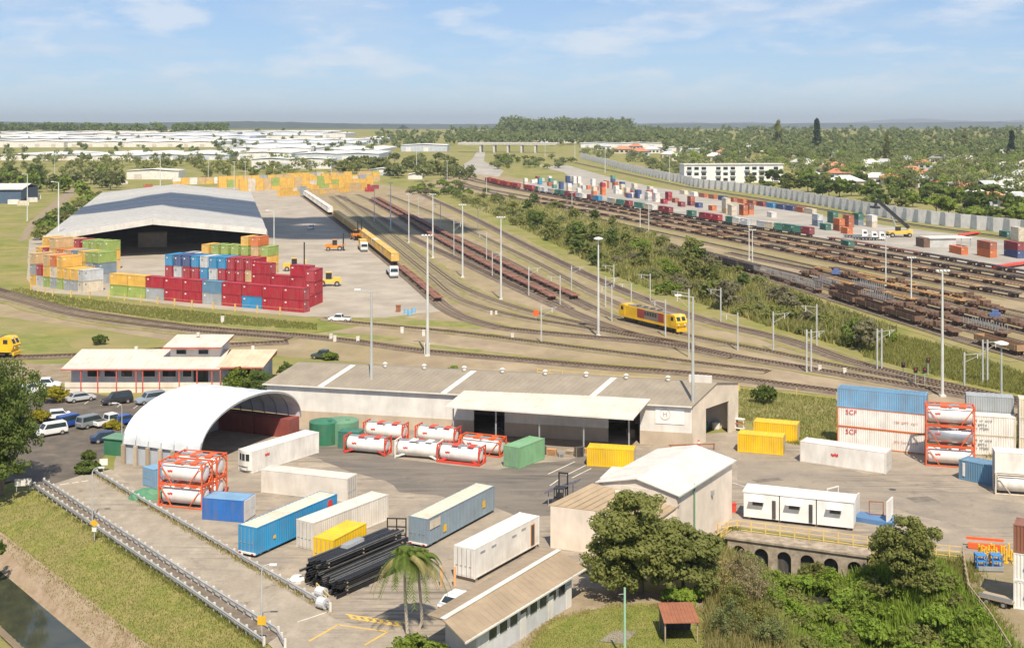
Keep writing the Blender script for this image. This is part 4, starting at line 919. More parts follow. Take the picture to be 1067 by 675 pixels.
cont(along(a, h + R(90), 2.7), h, 6.06, 'grey', 'grey container showing behind the lettered white containers', 2.44, 2.6, .02 + 2 * 2.62 - .5, False)
cont(along(a, h + R(90), 2.7), h, 6.06, 'silver', 'silver container under the grey one behind lettered white containers', 2.44, 2.45, .02 + 2.3, False)
cont(along(a, h + R(90), 2.7), h, 6.06, 'silver', 'bottom silver container behind lettered white containers', 2.44, 2.3, .02, False)
a, b = P(999, 499), P(1034, 506.5); c = cont(a, ang(a, b), 4.6, 'steel_blue', 'short slate-blue container with a white panel in front of the stacked tanks', 2.44, 2.45, door=1)
MB().box(.5, .85, -.03, .0, .5, 2.15, cm('white')).build('placard', c)
a = P(1037, 515); tankc(a, R(-14), 'lower pale tank container at the right edge of the yard', cm('cream'), 6.06, 2.44, 2.5, .02, cm('white'), mark=False)
cont(along(a, R(76), .2), R(-14), 6.06, 'white', 'white rounded container above the pale tank at right edge', 2.44, 2.5, 2.54, True)
cont(P(1062, 477), R(-17), 6.06, 'cream', 'bottom cream container at the far right edge stack', 2.44, 2.6); cont(P(1062, 477), R(-17), 6.06, 'dirty_white', 'middle white container at the far right edge stack', 2.44, 2.6, 2.64); cont(P(1062, 477), R(-17), 6.06, 'cream', 'top cream container at the far right edge stack', 2.44, 2.6, 5.26)
# long white tipper body in front of the lettered containers
a, b = P(833.5, 481), P(935, 496); h = ang(a, b)
c = cont(a, h, 11.2, 'white', 'long white container with ragged roof frame and red emblem in the right yard', 2.6, 2.7, .02, True, 'dirty_white', 'white', 1); emblem(c, 4.6, .0, 1.5, .5)
cont(along(along(a, h + R(90), 4.2), h, .6), h, 9, 'dirty_white', 'low dirty white tray body behind the long white container', 2.4, 1.7, .02, True)
# white flat rack with upright ends behind the cabin
a, b = P(893, 543.5), P(926, 549); fr_ = thing('flat_rack', 'blue flat rack with white end walls behind the portable cabin', 'flat rack', (a.x, a.y, .02), ang(a, b))
MB().box(-.6, 3.9, 0, 2.4, 0, .5, paint('flat_blue', (.08, .2, .4), .5)).build('deck', fr_)
for x in (3.2,): MB().box(x, x + .16, .05, 2.35, .5, 2.7, cm('white')).build('end_wall', fr_)
MB().box(-.5, -.34, .05, 2.35, .5, 2.6, cm('dirty_white')).build('end_wall', fr_)
a = P(862, 533); fr2 = thing('frame_panel', 'white steel frame standing behind the portable cabin', 'frame', (a.x, a.y, .02), ang(P(893, 543), P(926, 549)) + R(70))
for x in (0, 1.9): MB().box(x, x + .12, 0, .12, 0, 2.6, cm('white')).build('post', fr2)
for z in (0, 2.48): MB().box(.12, 1.9, 0, .12, z, z + .12, cm('white')).build('rail', fr2)
a = P(912, 542); fr3 = thing('rusty_rack', 'rusty brown frame lying on the flat rack behind the cabin', 'frame', (a.x - .6, a.y + .4, .54), R(-12))
for x in (0, 1.5): MB().box(x, x + .1, 0, .1, 0, 1.5, RUST).build('post', fr3)
for z in (0, 1.4): MB().box(.1, 1.5, 0, .1, z, z + .1, RUST).build('rail', fr3)
# ---- container stack at the right edge, lower corner
a = P(1056, 634); h = R(-28)
BLU = paint('blue_print', (.04, .2, .45), .6, amt=.05)
for i, (k, key) in enumerate((('bottom', 'white'), ('middle', 'white'), ('top', 'brown'))):
    c = cont(a, h, 6.06, key, f'{k} {"white container with blue print" if i < 2 else "rust-red container"} in the stack at lower right edge', 2.44, 2.55, .02 + i * 2.56)
    if i < 2:
        MB().add([(.8, -.01, 1.0), (1.1, -.01, 1.9), (1.5, -.01, 1.2), (1.9, -.01, 1.9), (2.1, -.01, 1.0), (1.85, -.01, 1.0), (1.8, -.01, 1.45), (1.5, -.01, .9), (1.2, -.01, 1.45), (1.05, -.01, 1.0)], [tuple(range(10))], BLU).build('print', c)
# blue racks and yellow drums beside that stack
a = P(1018, 594); rk = thing('blue_rack', 'bright blue steel racks on the dirt near the lower right stack', 'rack', (a.x, a.y, .02), R(-3))
BLR = paint('bright_blue', (.03, .22, .55), .5)
for k, x in enumerate((0, 1.5)):
    for dx in (0, .9):
        for y in (0, .9): MB().box(x + dx, x + dx + .1, y, y + .1, 0, 1.5, BLR).build('post', rk)
    for z in (.2, .8, 1.35): MB().box(x, x + 1, 0, 1, z, z + .08, BLR).build('shelf', rk)
MB().box(0, 2.5, -.5, -.3, .1, .5, STEEL).build('base', rk)
rg = random.Random(5)
for i in range(16):
    p = P(1020 + i * 2.6, 580 + (i % 3) * 3.5); o = MB().cyl((0, 0, 0), (0, 0, 1.0 + .5 * rg.random()), .1, .1, YEL, 8).cyl((0, 0, .9), (.45, .2, 1.2), .07, .07, YEL, 6).box(-.18, .18, -.18, .18, 0, .12, YEL).build('yellow_stand', None, (p.x, p.y, .03), rg.uniform(0, 6))
    later(o, 'yellow steel stand crowded behind the blue racks', 'stand', 'yellow stands')
a, b = P(1016, 577.5), P(1056, 581); tag(MB().bar((0, 0, .3), b - a + Vector((0, 0, .3)), .5, .5, ORNG).bar((0, .5, .9), b - a + Vector((0, .5, .9)), .18, .25, ORNG).build('orange_boom', None, (a.x, a.y + 2.0, .02)), 'long orange steel boom lying behind the yellow stands', 'beam')
a = P(1020, 628); rg = random.Random(9); tb_ = thing('timber_trailer', 'old grey flat trailer parked by the creek fence', 'trailer', (a.x, a.y, .02), R(-40))
MB().box(0, 3.0, 0, 1.5, .55, .68, TIMBER).build('deck', tb_)
for x in (.7, 2.2):
    for y in (.05, 1.45): wheel(tb_, x, y, .3, .2)
MB().box(0, 3.0, .0, .06, .68, 1.0, STEEL).build('side_rail', tb_)
# ---- black steel beams stacked beside the road
def beams(p, h, n, layers, L_, label, z0=.15):
    t = thing('beam_stack', label, 'beams', (p[0], p[1], .02), h, 'stacked black beams'); rg = random.Random(int(p[0] * 10) % 97)
    secs = [MB().box(0, L_, .0, .17, .0, .03, m_).box(0, L_, .065, .105, .03, .2, m_).box(0, L_, 0, .17, .2, .23, m_).mesh('beam') for m_ in (BLACK, BLACK, BLACK, paint('dusty_steel', (.12, .12, .12), .5, .3, amt=.4, dirt=(.3, .27, .22)))]
    for l in range(layers):
        for i in range(n):
            o = obj('beam', rg.choice(secs), t, (rg.uniform(-.7, .7), i * .27 + rg.uniform(-.03, .03), z0 + l * .36)); o.rotation_euler.z = rg.uniform(-.008, .008)
        for x in (.8, L_ / 2, L_ - .8): MB().box(x - .06, x + .06, -.05, n * .27 + .05, z0 + l * .36 - .12, z0 + l * .36 - .005, TIMBER).build('bearer', t)
    return t
h = R(55); a = P(356, 622.5)
beams(a, h, 10, 4, 11.5, 'nearest low stack of black steel beams beside the road barrier')
b = along(along(a, h + R(90), 3.0), h, .7); beams(b, h, 10, 4, 12.5, 'taller middle stack of black steel beams under loose grey sheets')
b2 = along(along(b, h + R(90), .3), h, .3); beams(b2, h, 8, 2, 11.5, 'upper layer of black steel beams resting on the middle stack', 1.72)
p = along(along(b, h, 5.6), h + R(90), 1.6); o = thing('loose_sheets', 'loose grey metal sheets lying on top of the black beams', 'sheets', (p.x, p.y, 2.32), h + R(5))
for k in range(4): MB().box(-1.2 + k * .12, 1.6 + k * .1, -.5 + k * .08, .4 + k * .05, k * .05, k * .05 + .04, STEEL).build('sheet', o)
p = P(403, 560); rk = thing('black_rack', 'black upright rack frame behind the black beams', 'rack', (p.x, p.y, .02), R(-4))
for x in (0, 1.0, 2.0): MB().box(x, x + .12, 0, .12, 0, 2.1, BLACK).build('post', rk)
for z in (.2, 1.1, 1.98): MB().box(0, 2.1, .02, .1, z, z + .12, BLACK).build('rail', rk)
p = P(310, 606); mb = MB(); mb.lathe((0, 0, .0), (0, 0, 1), [(0, .75), (.3, .8), (.55, .55), (.62, .15)], cm('white'), 10); tag(mb.build('white_bag', None, (p.x, p.y, .02)), 'white bulk bag beside the black beams', 'bag')
for i, (x, y) in enumerate(((331, 622), (332.5, 633))):
    p = P(x, y); o = tag(obj('round_drum', None, None, (p.x, p.y, .02), R(-35)), f'{"rear" if i == 0 else "front"} pale round drum beside the end of black beams', 'drum'); MB().cyl((0, 0, .55), (.9, 0, .55), .5, .5, cm('silver'), 14).build('shell', o); MB().cyl((.9, 0, .55), (.93, 0, .55), .3, .3, STEEL, 10).build('lid', o)
# ---- water tanks, forklift, odds and ends by the warehouse
for x, y, r_, hgt, m, lb in ((338, 461, 2.1, 3.0, GREEND, 'dark green water tank at the warehouse wall'), (356, 459, 2.4, 2.9, GREENT, 'pale green round water tank at the warehouse wall')):
    p = P(x, y); t = thing('water_tank', lb, 'tank', (p.x, p.y, 0)); MB().lathe((0, 0, 0), (0, 0, 1), [(0, r_), (hgt, r_), (hgt + .35, r_ * .3)], m, 20).build('shell', t); MB().cyl((r_ * .4, -r_ * .4, hgt + .1), (r_ * .4, -r_ * .4, hgt + .4), .3, .3, m, 10).build('lid', t)
def forklift(p, h, label, body, s=1.0, mast=4.2):
    t = thing('forklift', label, 'forklift', (p[0], p[1], .02), h); t.scale = (s, s, s)
    MB().side([(-1.4, .35), (1.1, .35), (1.1, .9), (.3, 1.0), (.1, 1.2), (-1.3, 1.25), (-1.5, .8)], -.55, .55, body).build('body', t)
    for y in (-.5, .42):
        MB().bar((.2, y, 1.0), (0, y, 2.2), .08, .08, BLACK).build('cab_post', t); MB().bar((-1.0, y, 1.2), (-.9, y, 2.2), .08, .08, BLACK).build('cab_post', t)
    MB().box(-1.0, .1, -.55, .5, 2.2, 2.28, BLACK).build('cab_roof', t); MB().box(-.8, -.3, -.3, .3, 1.25, 1.7, BLACK).build('seat', t)
    for y in (-.5, .38): MB().box(1.2, 1.38, y, y + .12, .1, mast, BLACK).build('mast', t)
    for z in (.4, mast * .5, mast - .15): MB().box(1.22, 1.36, -.38, .38, z, z + .14, BLACK).build('mast_rail', t)
    for y in (-.4, .28): MB().box(1.4, 2.6, y, y + .12, .12, .18, BLACK).build('fork', t)
    for x in (-.95, .75):
        for y in (-.55, .55): wheel(t, x, y, .38, .28, 12)
    return t
forklift(P(584, 530), R(75), 'forklift with tall black mast beside the skillion annexe', BLACK, 1.15, 3.3)
p = P(572, 528); tag(sheet(MB(), [(0, 0, 1.6), (3.6, .3, 2.7), (4.4, 2.0, 2.7), (.8, 1.8, 1.6)], .1, paint('dark_awning', (.1, .09, .12), .6)).box(.5, .6, .5, .6, 0, 1.6, STEEL).box(3.4, 3.5, 1.5, 1.6, 0, 2.5, STEEL).build('dark_awning', None, (p.x - .6, p.y, 0)), 'low dark sloping awning at the annexe corner', 'awning')
p = P(596, 474); rg = random.Random(12)
for i in range(9):
    x = 556 + i * 9.5; q = P(x, 473 + rg.uniform(-2, 3)); w, d_, hh = rg.uniform(.7, 1.6), rg.uniform(.6, 1.1), rg.uniform(.5, 1.3)
    k = i % 4; o = tag(obj('pallet_stack', None, None, (q.x, q.y, .02), rg.uniform(-.4, .4)), '', 'pallet')
    for l in range(int(hh / .16)): MB().box(-w / 2, w / 2, -d_ / 2, d_ / 2, l * .16 + .06, l * .16 + .14, (TIMBER, DARK, paint('orange_timber', (.5, .27, .12), .8), STEEL)[k]).box(-w / 2, -w / 2 + .12, -d_ / 2, d_ / 2, l * .16, l * .16 + .06, TIMBER).box(w / 2 - .12, w / 2, -d_ / 2, d_ / 2, l * .16, l * .16 + .06, TIMBER).build('pallet', o)
    later(o, 'low stack of pallets under the warehouse canopy', 'pallets', 'pallet stacks at the warehouse')
q = P(768, 462); o = thing('white_rack', 'white and red steel rack outside the open end of the warehouse', 'rack', (q.x, q.y + 8, .02), R(-30))
for x in (0, 1.2, 2.4): MB().box(x, x + .1, 0, .1, 0, 1.8, cm('white')).build('post', o)
for z in (.3, 1.0, 1.6): MB().box(0, 2.5, -.05, .7, z, z + .12, (cm('white'), cm('rust'))[z == 1.0]).build('shelf', o)
for i, (x, y, m, lb) in enumerate(((733, 456, cm('teal'), 'teal drum just inside the warehouse end door'), (746, 456, cm('white'), 'white bulk bag just inside the warehouse end door'))):
    q = P(x, y); tag(MB().lathe((0, 0, 0), (0, 0, 1), [(0, .6), (.2, .65), (1.0, .62), (1.15, .3)], m, 12).build('drum', None, (q.x + .8, q.y + 5, .03)), lb, 'drum')
q = P(728, 466); tag(MB().box(-.12, .12, -.12, .12, 0, 1.0, ORNG).box(-.13, .13, -.13, .13, .55, .8, cm('white')).build('bollard', None, (q.x, q.y, .02)), 'orange and white bollard at the warehouse corner', 'bollard')
q = P(764, 533); tag(MB().box(-.3, .3, -.3, .3, 0, .9, REDP).box(-.34, .34, -.34, .34, .9, 1.0, REDP).build('red_drum', None, (q.x, q.y, .02)), 'small red bin beside the gabled shed corner', 'bin')
a, b = P(697, 470), P(748, 468.5); bm = thing('rusty_barrier', 'low rusty steel barrier frame in front of the warehouse corner', 'barrier', (a.x, a.y, .02), ang(a, b))
MB().box(0, 6.4, 0, .15, .7, .85, RUST).build('rail', bm)
for k in range(4): MB().box(.2 + k * 2, .34 + k * 2, 0, .14, 0, .7, RUST).build('post', bm)

cont(P(352, 467), R(-12), 3.0, 'dark_green', 'small dark green box container in front of the water tanks', 2.2, 2.3)
# ================================================================ VEHICLES
def loft(mb, secs, mat):
    """secs: [(x, half width bottom, half width top, z0, z1)] -> closed rounded body"""
    k = 8; vs = []
    for x, wb, wt, z0, z1 in secs:
        zm = z0 + (z1 - z0) * .45
        vs += [(x, -wb * .85, z0), (x, -wb, z0 + (z1 - z0) * .15), (x, -wb, zm), (x, -wt, z1), (x, wt, z1), (x, wb, zm), (x, wb, z0 + (z1 - z0) * .15), (x, wb * .85, z0)]
    n = len(secs); fs = [(i * k + j, i * k + (j + 1) % k, (i + 1) * k + (j + 1) % k, (i + 1) * k + j) for i in range(n - 1) for j in range(k)]
    fs += [tuple(range(k - 1, -1, -1)), tuple(range((n - 1) * k, n * k))]
    return mb.add(vs, fs, mat)
def car(p, h, label, col, kind='sedan', group='cars in the car park'):
    m = paint('car_' + '_'.join(f'{int(c * 100)}' for c in col), col, .25, .1, amt=.06, streak=False)
    t = thing('parked_car', label, 'car', (p[0], p[1], .03), h, group); W_ = .9
    if kind == 'sedan': hb, hr, Ls, cabn = .92, 1.45, 4.6, (-1.75, -1.15, .55, 1.35)
    elif kind == 'suv': hb, hr, Ls, cabn = 1.05, 1.82, 4.8, (-2.3, -2.1, .7, 1.3)
    else: hb, hr, Ls, cabn = 1.02, 1.75, 5.2, (-.75, -.6, .75, 1.35)
    a = -Ls / 2
    loft(MB(), [(a, .72, .68, .45, hb * .85), (a + .15, W_ - .04, W_ - .1, .3, hb), (a + 1.2, W_, W_ - .06, .28, hb), (.8, W_, W_ - .06, .28, hb), (-a - .9, W_, W_ - .1, .28, hb * .97), (-a - .2, W_ - .06, W_ - .18, .3, hb * .86), (-a, .7, .6, .4, hb * .7)], m).build('body', t, smooth=False)
    c0, c1, c2, c3 = cabn; wb, wr = W_ - .08, W_ - .24
    vs = [(c0, -wb, hb - .02), (c3, -wb, hb - .02), (c3, wb, hb - .02), (c0, wb, hb - .02), (c1, -wr, hr), (c2, -wr, hr), (c2, wr, hr), (c1, wr, hr)]
    cb = MB().add(vs, [(4, 5, 6, 7), (0, 1, 5, 4), (1, 2, 6, 5), (2, 3, 7, 6), (3, 0, 4, 7)], m).build('cabin', t)
    V = [Vector(v) for v in vs]
    def win(a, b, c, d, nm, k=.12, kz=.16):
        q = [V[a], V[b], V[c], V[d]]; cen = sum(q, Vector()) / 4; n = (q[1] - q[0]).cross(q[3] - q[0]).normalized()
        if n.dot(cen - Vector((0, 0, 1))) < 0: n = -n
        lo1, lo2, hi2, hi1 = q[0].lerp(q[1], k), q[0].lerp(q[1], 1 - k), q[3].lerp(q[2], 1 - k), q[3].lerp(q[2], k)
        r = [lo1.lerp(hi1, .08), lo2.lerp(hi2, .08), lo2.lerp(hi2, 1 - kz), lo1.lerp(hi1, 1 - kz)]
        MB().add([v + n * .015 for v in r], [(0, 1, 2, 3)], GLASS).build(nm, cb)
    win(1, 2, 6, 5, 'windscreen', .06); win(3, 0, 4, 7, 'rear_window', .1)
    for x in ((0, 1, 5, 4), (2, 3, 7, 6)): win(*x, 'side_window', .05)
    if kind == 'ute': MB().box(a + .1, c0 - .08, -.74, .74, hb, hb + .015, DARK).build('tray', t)
    for x in (a + .95, -a - .95):
        for y in (-W_ + .08, W_ - .08): wheel(t, x, y, .34, .2, 12)
    for y in (-.62, .38):
        MB().box(-a - .09, -a + .0, y, y + .24, hb * .6, hb * .74, HEAD).build('headlight', t); MB().box(a + .0, a + .07, y, y + .24, hb * .62, hb * .78, TAIL).build('tail_light', t)
    return t
def gcar(x, y, deg, lb, col, kind): car(P(x, y), R(deg), lb, col, kind)
W_C, SIL, BLK, NVY, BLU_ = (.72, .72, .71), (.42, .43, .44), (.03, .03, .034), (.02, .035, .09), (.02, .07, .30)
gcar(23, 413, 10, 'white station wagon furthest left in the back row, partly behind the tree', W_C, 'suv'); gcar(35, 408.5, 10, 'white sedan second in the back row of the car park', W_C, 'sedan'); gcar(47, 404.5, 10, 'white ute third in the back row beside the yellow shrub', W_C, 'ute')
gcar(84, 418, 38, 'silver sedan facing the office verandah', SIL, 'sedan'); gcar(122, 420.5, 215, 'black hatchback parked below the office verandah', BLK, 'suv'); gcar(157, 420, 218, 'silver-blue car parked nearest the arched shelter roof', (.25, .30, .36), 'suv')
gcar(57, 437, 205, 'white hatchback behind the white wagon in the middle rows', W_C, 'sedan'); gcar(52, 453.5, 222, 'white four-wheel drive wagon at the near end of the car park row', W_C, 'suv')
gcar(74.5, 444, 55, 'blue four-wheel drive with spare wheel at the back', BLU_, 'suv'); gcar(96, 444.5, 55, 'grey four-wheel drive beside the blue one', (.20, .22, .23), 'suv'); gcar(115, 443, 50, 'white ute with dark tray beside the grey four-wheel drive', W_C, 'ute'); gcar(130, 442, 50, 'blue sedan half hidden by the yellow shrub', BLU_, 'sedan')
gcar(112, 460, 25, 'dark blue sedan parked beside the green shed', NVY, 'sedan')
car(P(324, 239), R(-95), 'white car driving on the terminal concrete in cloud shade', W_C, 'suv', 'terminal vehicles')
car(P(354, 335), R(170), 'small white ute near the terminal corner by the tracks', W_C, 'ute', 'terminal vehicles')
car(P(477, 633), R(58), 'white car half hidden behind the tan low shed', W_C, 'sedan', 'yard vehicles')
car(P(338, 374), R(160), 'dark utility vehicle parked behind the warehouse', (.05, .07, .05), 'ute', 'yard vehicles')
# ---- trucks on the terminal
def truck(p, h, label, L_=11, load='golden', n=1):
    t = thing('semi_truck', label, 'truck', (p[0], p[1], .03), h, 'trucks at the terminal'); wm = paint('truck_white', (.74, .74, .74), .3, amt=.06)
    MB().side([(0, .7), (2.2, .7), (2.25, 1.6), (2.0, 2.9), (1.7, 3.2), (0, 3.3)], -1.22, 1.22, wm).build('cab', t)
    MB().add([(2.27, -1.1, 1.75), (2.27, 1.1, 1.75), (2.03, 1.0, 2.75), (2.03, -1.0, 2.75)], [(0, 1, 2, 3)], GLASS).build('windscreen', t)
    MB().box(.6, 1.8, -1.25, -1.21, 1.8, 2.6, GLASS).build('side_window', t); MB().box(.6, 1.8, 1.21, 1.25, 1.8, 2.6, GLASS).build('side_window', t)
    MB().box(2.2, 2.35, -1.2, 1.2, .45, .95, STEEL).build('bumper', t)
    for y in (-1.05, .75): MB().box(2.34, 2.38, y, y + .3, .95, 1.15, HEAD).build('headlight', t)
    MB().box(-L_, 0, -.5, .5, .85, 1.15, BLACK).build('chassis', t); MB().box(-L_, -.4, -1.22, 1.22, 1.15, 1.3, STEEL).build('deck', t)
    for x in (1.2, -.9, -2.1, -L_ + 1, -L_ + 2.2, -L_ + 3.4):
        for y in (-1.0, 1.0): wheel(t, x, y, .5, .4, 12)
    for k in range(n):
        q = along(p, h + R(180), .7 + (k + 1) * 6.1); q = along(q, h - R(90), 1.22)
        far_cont(q, h, 6.05, load, 1.34, 'yellow container carried on the terminal truck', 'containers on trucks')
FC = {}
def far_cont(p, h, L_, key, z, desc, group, H_=2.6, z0=None):
    kk = (L_, key, H_)
    if kk not in FC:
        m = cm(key); b = MB().box(.1, L_ - .1, .09, 2.35, .1, H_ - .1, m); mk2 = cm('white') if key not in ('white', 'cream', 'silver') else cm('slate')
        b.box(.5, 1.0, .015, .05, H_ * .68, H_ * .8, mk2); b.box(L_ - .012, L_ + .015, .3, .7, H_ * .64, H_ * .76, mk2); b.box(-.02, .01, 1.6, 2.0, H_ * .64, H_ * .76, mk2)
        for x in (0, L_ - .16):
            for y in (0, 2.28): b.box(x, x + .16, y, y + .16, 0, H_, m)
            b.box(x + .01, x + .15, .16, 2.28, H_ - .14, H_ - .005, m); b.box(x + .01, x + .15, .16, 2.28, 0.005, .15, m)
        for y in (.01, 2.31): b.box(.16, L_ - .16, y, y + .12, H_ - .12, H_ - .01, m); b.box(.16, L_ - .16, y, y + .12, .01, .16, m)
        for k in range(int(L_ / .6)): x = .4 + k * (L_ - .8) / int(L_ / .6); b.box(x, x + .22, .03, .09, .16, H_ - .13, m); b.box(x, x + .22, 2.35, 2.41, .16, H_ - .13, m)
        for x in (-.02, L_ - .01):
            for y in (.45, .95, 1.45, 1.95): b.box(x, x + .03, y, y + .05, .1, H_ - .1, STEEL)
        FC[kk] = b.mesh('shipping_container')
    o = obj('shipping_container', FC[kk], None, (p[0], p[1], z), h); later(o, desc, 'container', group, PX(p) + z * .001); return o
a, b = P(410, 291), P(399, 278); truck(P(410, 289), ang(b, a), 'white-cabbed truck nearest the camera beside the yellow container train', 11, 'golden', 0)
b = P(376, 259); truck(P(379, 262), ang(P(366, 249), P(377, 260)), 'white-cabbed truck carrying a yellow container further up the terminal', 11, 'golden', 1)
truck(P(298, 203), R(-170), 'white truck parked at the end of the yellow container stacks', 11, 'cream', 1)
# ---- container handlers
def handler(p, h, label, col, up=7.0, cargo=False):
    t = thing('container_handler', label, 'handler', (p[0], p[1], .03), h, 'container handlers')
    MB().side([(-3.6, .9), (2.2, .9), (2.2, 1.7), (.6, 1.9), (-1.4, 1.9), (-1.6, 2.4), (-3.6, 2.3), (-3.9, 1.6)], -1.1, 1.1, col).build('body', t)
    c = MB().box(-1.2, .4, -.8, .8, 1.9, 3.7, BLACK).build('cab', t); MB().box(-1.25, .45, -.85, .85, 3.7, 3.85, col).build('cab_roof', c)
    MB().box(.38, .42, -.7, .7, 2.3, 3.5, GLASS).build('windscreen', c)
    for y in (-.9, .6): MB().box(2.4, 2.8, y, y + .3, .3, up, BLACK).build('mast', t)
    for z in (1, up * .5, up - .4): MB().box(2.45, 2.75, -.6, .6, z, z + .3, BLACK).build('mast_rail', t)
    MB().box(2.8, 3.2, -3.0, 3.0, up * .3, up * .3 + .5, col).build('spreader', t)
    for x, r_ in ((1.4, .85), (-2.6, .7)):
        for y in (-1.35, 1.35): wheel(t, x, y, r_, .6, 14)
    return t
YH = paint('handler_yellow', (.72, .47, .08), .45, amt=.2); OH = paint('handler_orange', (.72, .24, .02), .45, amt=.2)
handler(P(341, 298), R(190), 'yellow container handler in front of the red stacks', YH, 4.5); handler(P(308, 282), R(10), 'yellow container handler with tall mast behind the red stacks', YH, 8.5)
handler(P(350, 261), R(5), 'orange container handler on the terminal concrete', OH, 6.0); handler(P(372, 250), R(-60), 'orange container handler with raised mast beside the yellow train', OH, 7.5)
# ---- reach stacker at the right terminal
p = P(936, 247); rs = thing('reach_stacker', 'yellow reach stacker with long dark boom raised at the right terminal', 'reach stacker', (p.x, p.y, .03), R(185))
MB().side([(-5, 1.2), (4.2, 1.2), (4.4, 2.2), (1.5, 2.4), (-2.5, 2.6), (-5.2, 2.9), (-5.4, 1.8)], -1.7, 1.7, YH).build('body', rs); c = MB().box(-.8, 1.0, -.7, .7, 2.4, 4.2, BLACK).build('cab', rs); MB().box(-.85, 1.05, -.75, .75, 4.2, 4.3, YH).build('cab_roof', c)
MB().bar((-4.2, 0, 3.6), (8.5, 0, 14.5), 1.1, 1.2, BLACK).build('boom', rs); MB().bar((8.5, 0, 14.5), (9.5, 0, 12.2), .8, .8, BLACK).build('boom_head', rs); MB().box(8.5, 10.5, -3, 3, 11.4, 12.2, BLACK).build('spreader', rs); MB().bar((0, .0, 2.2), (3, 0, 9), .45, .45, STEEL).build('lift_ram', rs)
for x, r_ in ((3.2, .95), (-3.8, .85)):
    for y in (-1.9, 1.9): wheel(rs, x, y, r_, .8, 14)
# ---- locomotives
LY = paint('locomotive_yellow', (.74, .44, .015), .4, amt=.15); LM = paint('locomotive_maroon', (.30, .045, .04), .45, amt=.2); LG = paint('locomotive_grey', (.20, .17, .16), .5, amt=.3); LK = paint('underframe_black', (.035, .032, .03), .7)
def loco(p, h, label, L_=21.0, side=None):
    t = thing('locomotive', label, 'locomotive', (p[0], p[1], .42), h, 'yellow locomotives')
    MB().box(.3, L_ - .3, -1.35, 1.35, .95, 1.35, LY).build('underframe', t); MB().box(2.4, L_ - 2.4, -1.3, 1.3, 1.35, 3.55, LY).build('body', t)
    MB().side([(L_ - 2.4, 1.35), (L_ - .1, 1.35), (L_ + .15, 2.2), (L_ - .45, 3.5), (L_ - .8, 3.75), (L_ - 2.4, 3.75)], -1.38, 1.38, LY).build('cab', t)
    MB().side([(2.4, 1.35), (.1, 1.35), (-.1, 2.2), (.4, 3.5), (.8, 3.75), (2.4, 3.75)][::-1], -1.38, 1.38, LY).build('cab', t)
    k_ = L_ / 21.0
    for x0, x1, m in ((7.0 * k_, 9.6 * k_, side or LM), (9.6 * k_, 14.6 * k_, side or LG), (14.6 * k_, 16.6 * k_, side or LM)):
        for y in (-1.33, 1.305): MB().box(x0, x1, y, y + .025, 1.55, 3.5, m).build('side_panel', t)
    for k in range(5):
        for y in (-1.36, 1.335): MB().box(9.9 + k * .95, 10.6 + k * .95, y, y + .025, 2.4, 3.2, LK).build('grille', t)
    MB().box(3, L_ - 3, -.9, .9, 3.55, 3.75, LG).build('roof', t)
    for k in range(4): MB().lathe((6 + k * 2.6, 0, 3.75), (0, 0, 1), [(0, .6), (.18, .55)], LK, 12).build('roof_fan', t)
    x = L_ - .15
    for y in (-1.1, .2): MB().add([(L_ + .03, y, 2.55), (L_ + .03, y + .9, 2.55), (L_ - .38, y + .9, 3.35), (L_ - .38, y, 3.35)], [(0, 1, 2, 3)], GLASS).build('windscreen', t)
    MB().box(L_ - .5, L_ - .42, -.45, .45, 3.4, 3.7, cm('white')).build('number_board', t)
    for y in (-1.4, 1.375):
        for xx in (L_ - 1.9, .9): MB().box(xx, xx + .9, y, y + .025, 2.5, 3.3, GLASS).build('side_window', t)
    for y in (-.95, .65): MB().lathe((L_ + .1, y + .15, 1.75), (1, 0, 0), [(0, .16), (.08, .14)], HEAD, 8).build('headlight', t)
    MB().box(L_ - .1, L_ + .25, -1.3, 1.3, .35, .95, LY).build('pilot', t); MB().box(7.6, L_ - 7.6, -1.2, 1.2, .3, .95, LK).build('fuel_tank', t)
    for bx in (4.0, L_ - 4.0):
        b = MB().box(bx - 2.3, bx + 2.3, -1.15, 1.15, .35, .9, LK).build('bogie', t)
        for k in (-1.7, 0, 1.7):
            for y in (-.62, .62): MB().cyl((bx + k, y - .08, .46), (bx + k, y + .08, .46), .46, .46, LK, 12).build('wheel', b)
    return t
a, b = P(650, 334.5), P(718, 351); c_ = TRACK['M2']; i0 = np.argmin(np.abs(PX(c_.T) - 650)); i1 = np.argmin(np.abs(PX(c_.T) - 716))
a, b = Vector((*c_[i0], 0)), Vector((*c_[i1], 0)); loco(a, ang(a, b), 'yellow locomotive with maroon and grey side panels on the centre tracks', min(21.5, (b - a).length))
a, b = P(-75, 371), P(17, 373.5); loco(along(b, ang(a, b), -21), ang(a, b), 'yellow locomotive at the left edge beyond the tree')
# ================================================================ RAIL WAGONS
WR = paint('wagon_rust', (.25, .115, .08), .8, amt=.45, dirt=(.14, .08, .06)); WT = paint('wagon_tan', (.36, .225, .125), .8, amt=.45, dirt=(.2, .12, .08)); WK = paint('wagon_black', (.05, .042, .04), .75, amt=.4, dirt=(.16, .1, .07)); WO = paint('wagon_ochre', (.38, .215, .08), .7, amt=.4, dirt=(.24, .13, .08)); WB = paint('wagon_brown', (.13, .075, .05), .8, amt=.4, dirt=(.3, .18, .11)); WBLUE = paint('wagon_blue', (.08, .14, .32), .6)
BOG = {}
def bogie_mesh():
    if 'm' not in BOG:
        b = MB().box(-1.1, 1.1, -.85, .85, .35, .62, LK)
        for x in (-.85, .85):
            for y in (-.55, .55): b.cyl((x, y - .07, .42), (x, y + .07, .42), .42, .42, RUST, 10)
        BOG['m'] = b.mesh('bogie')
    return BOG['m']
WMESH = {}
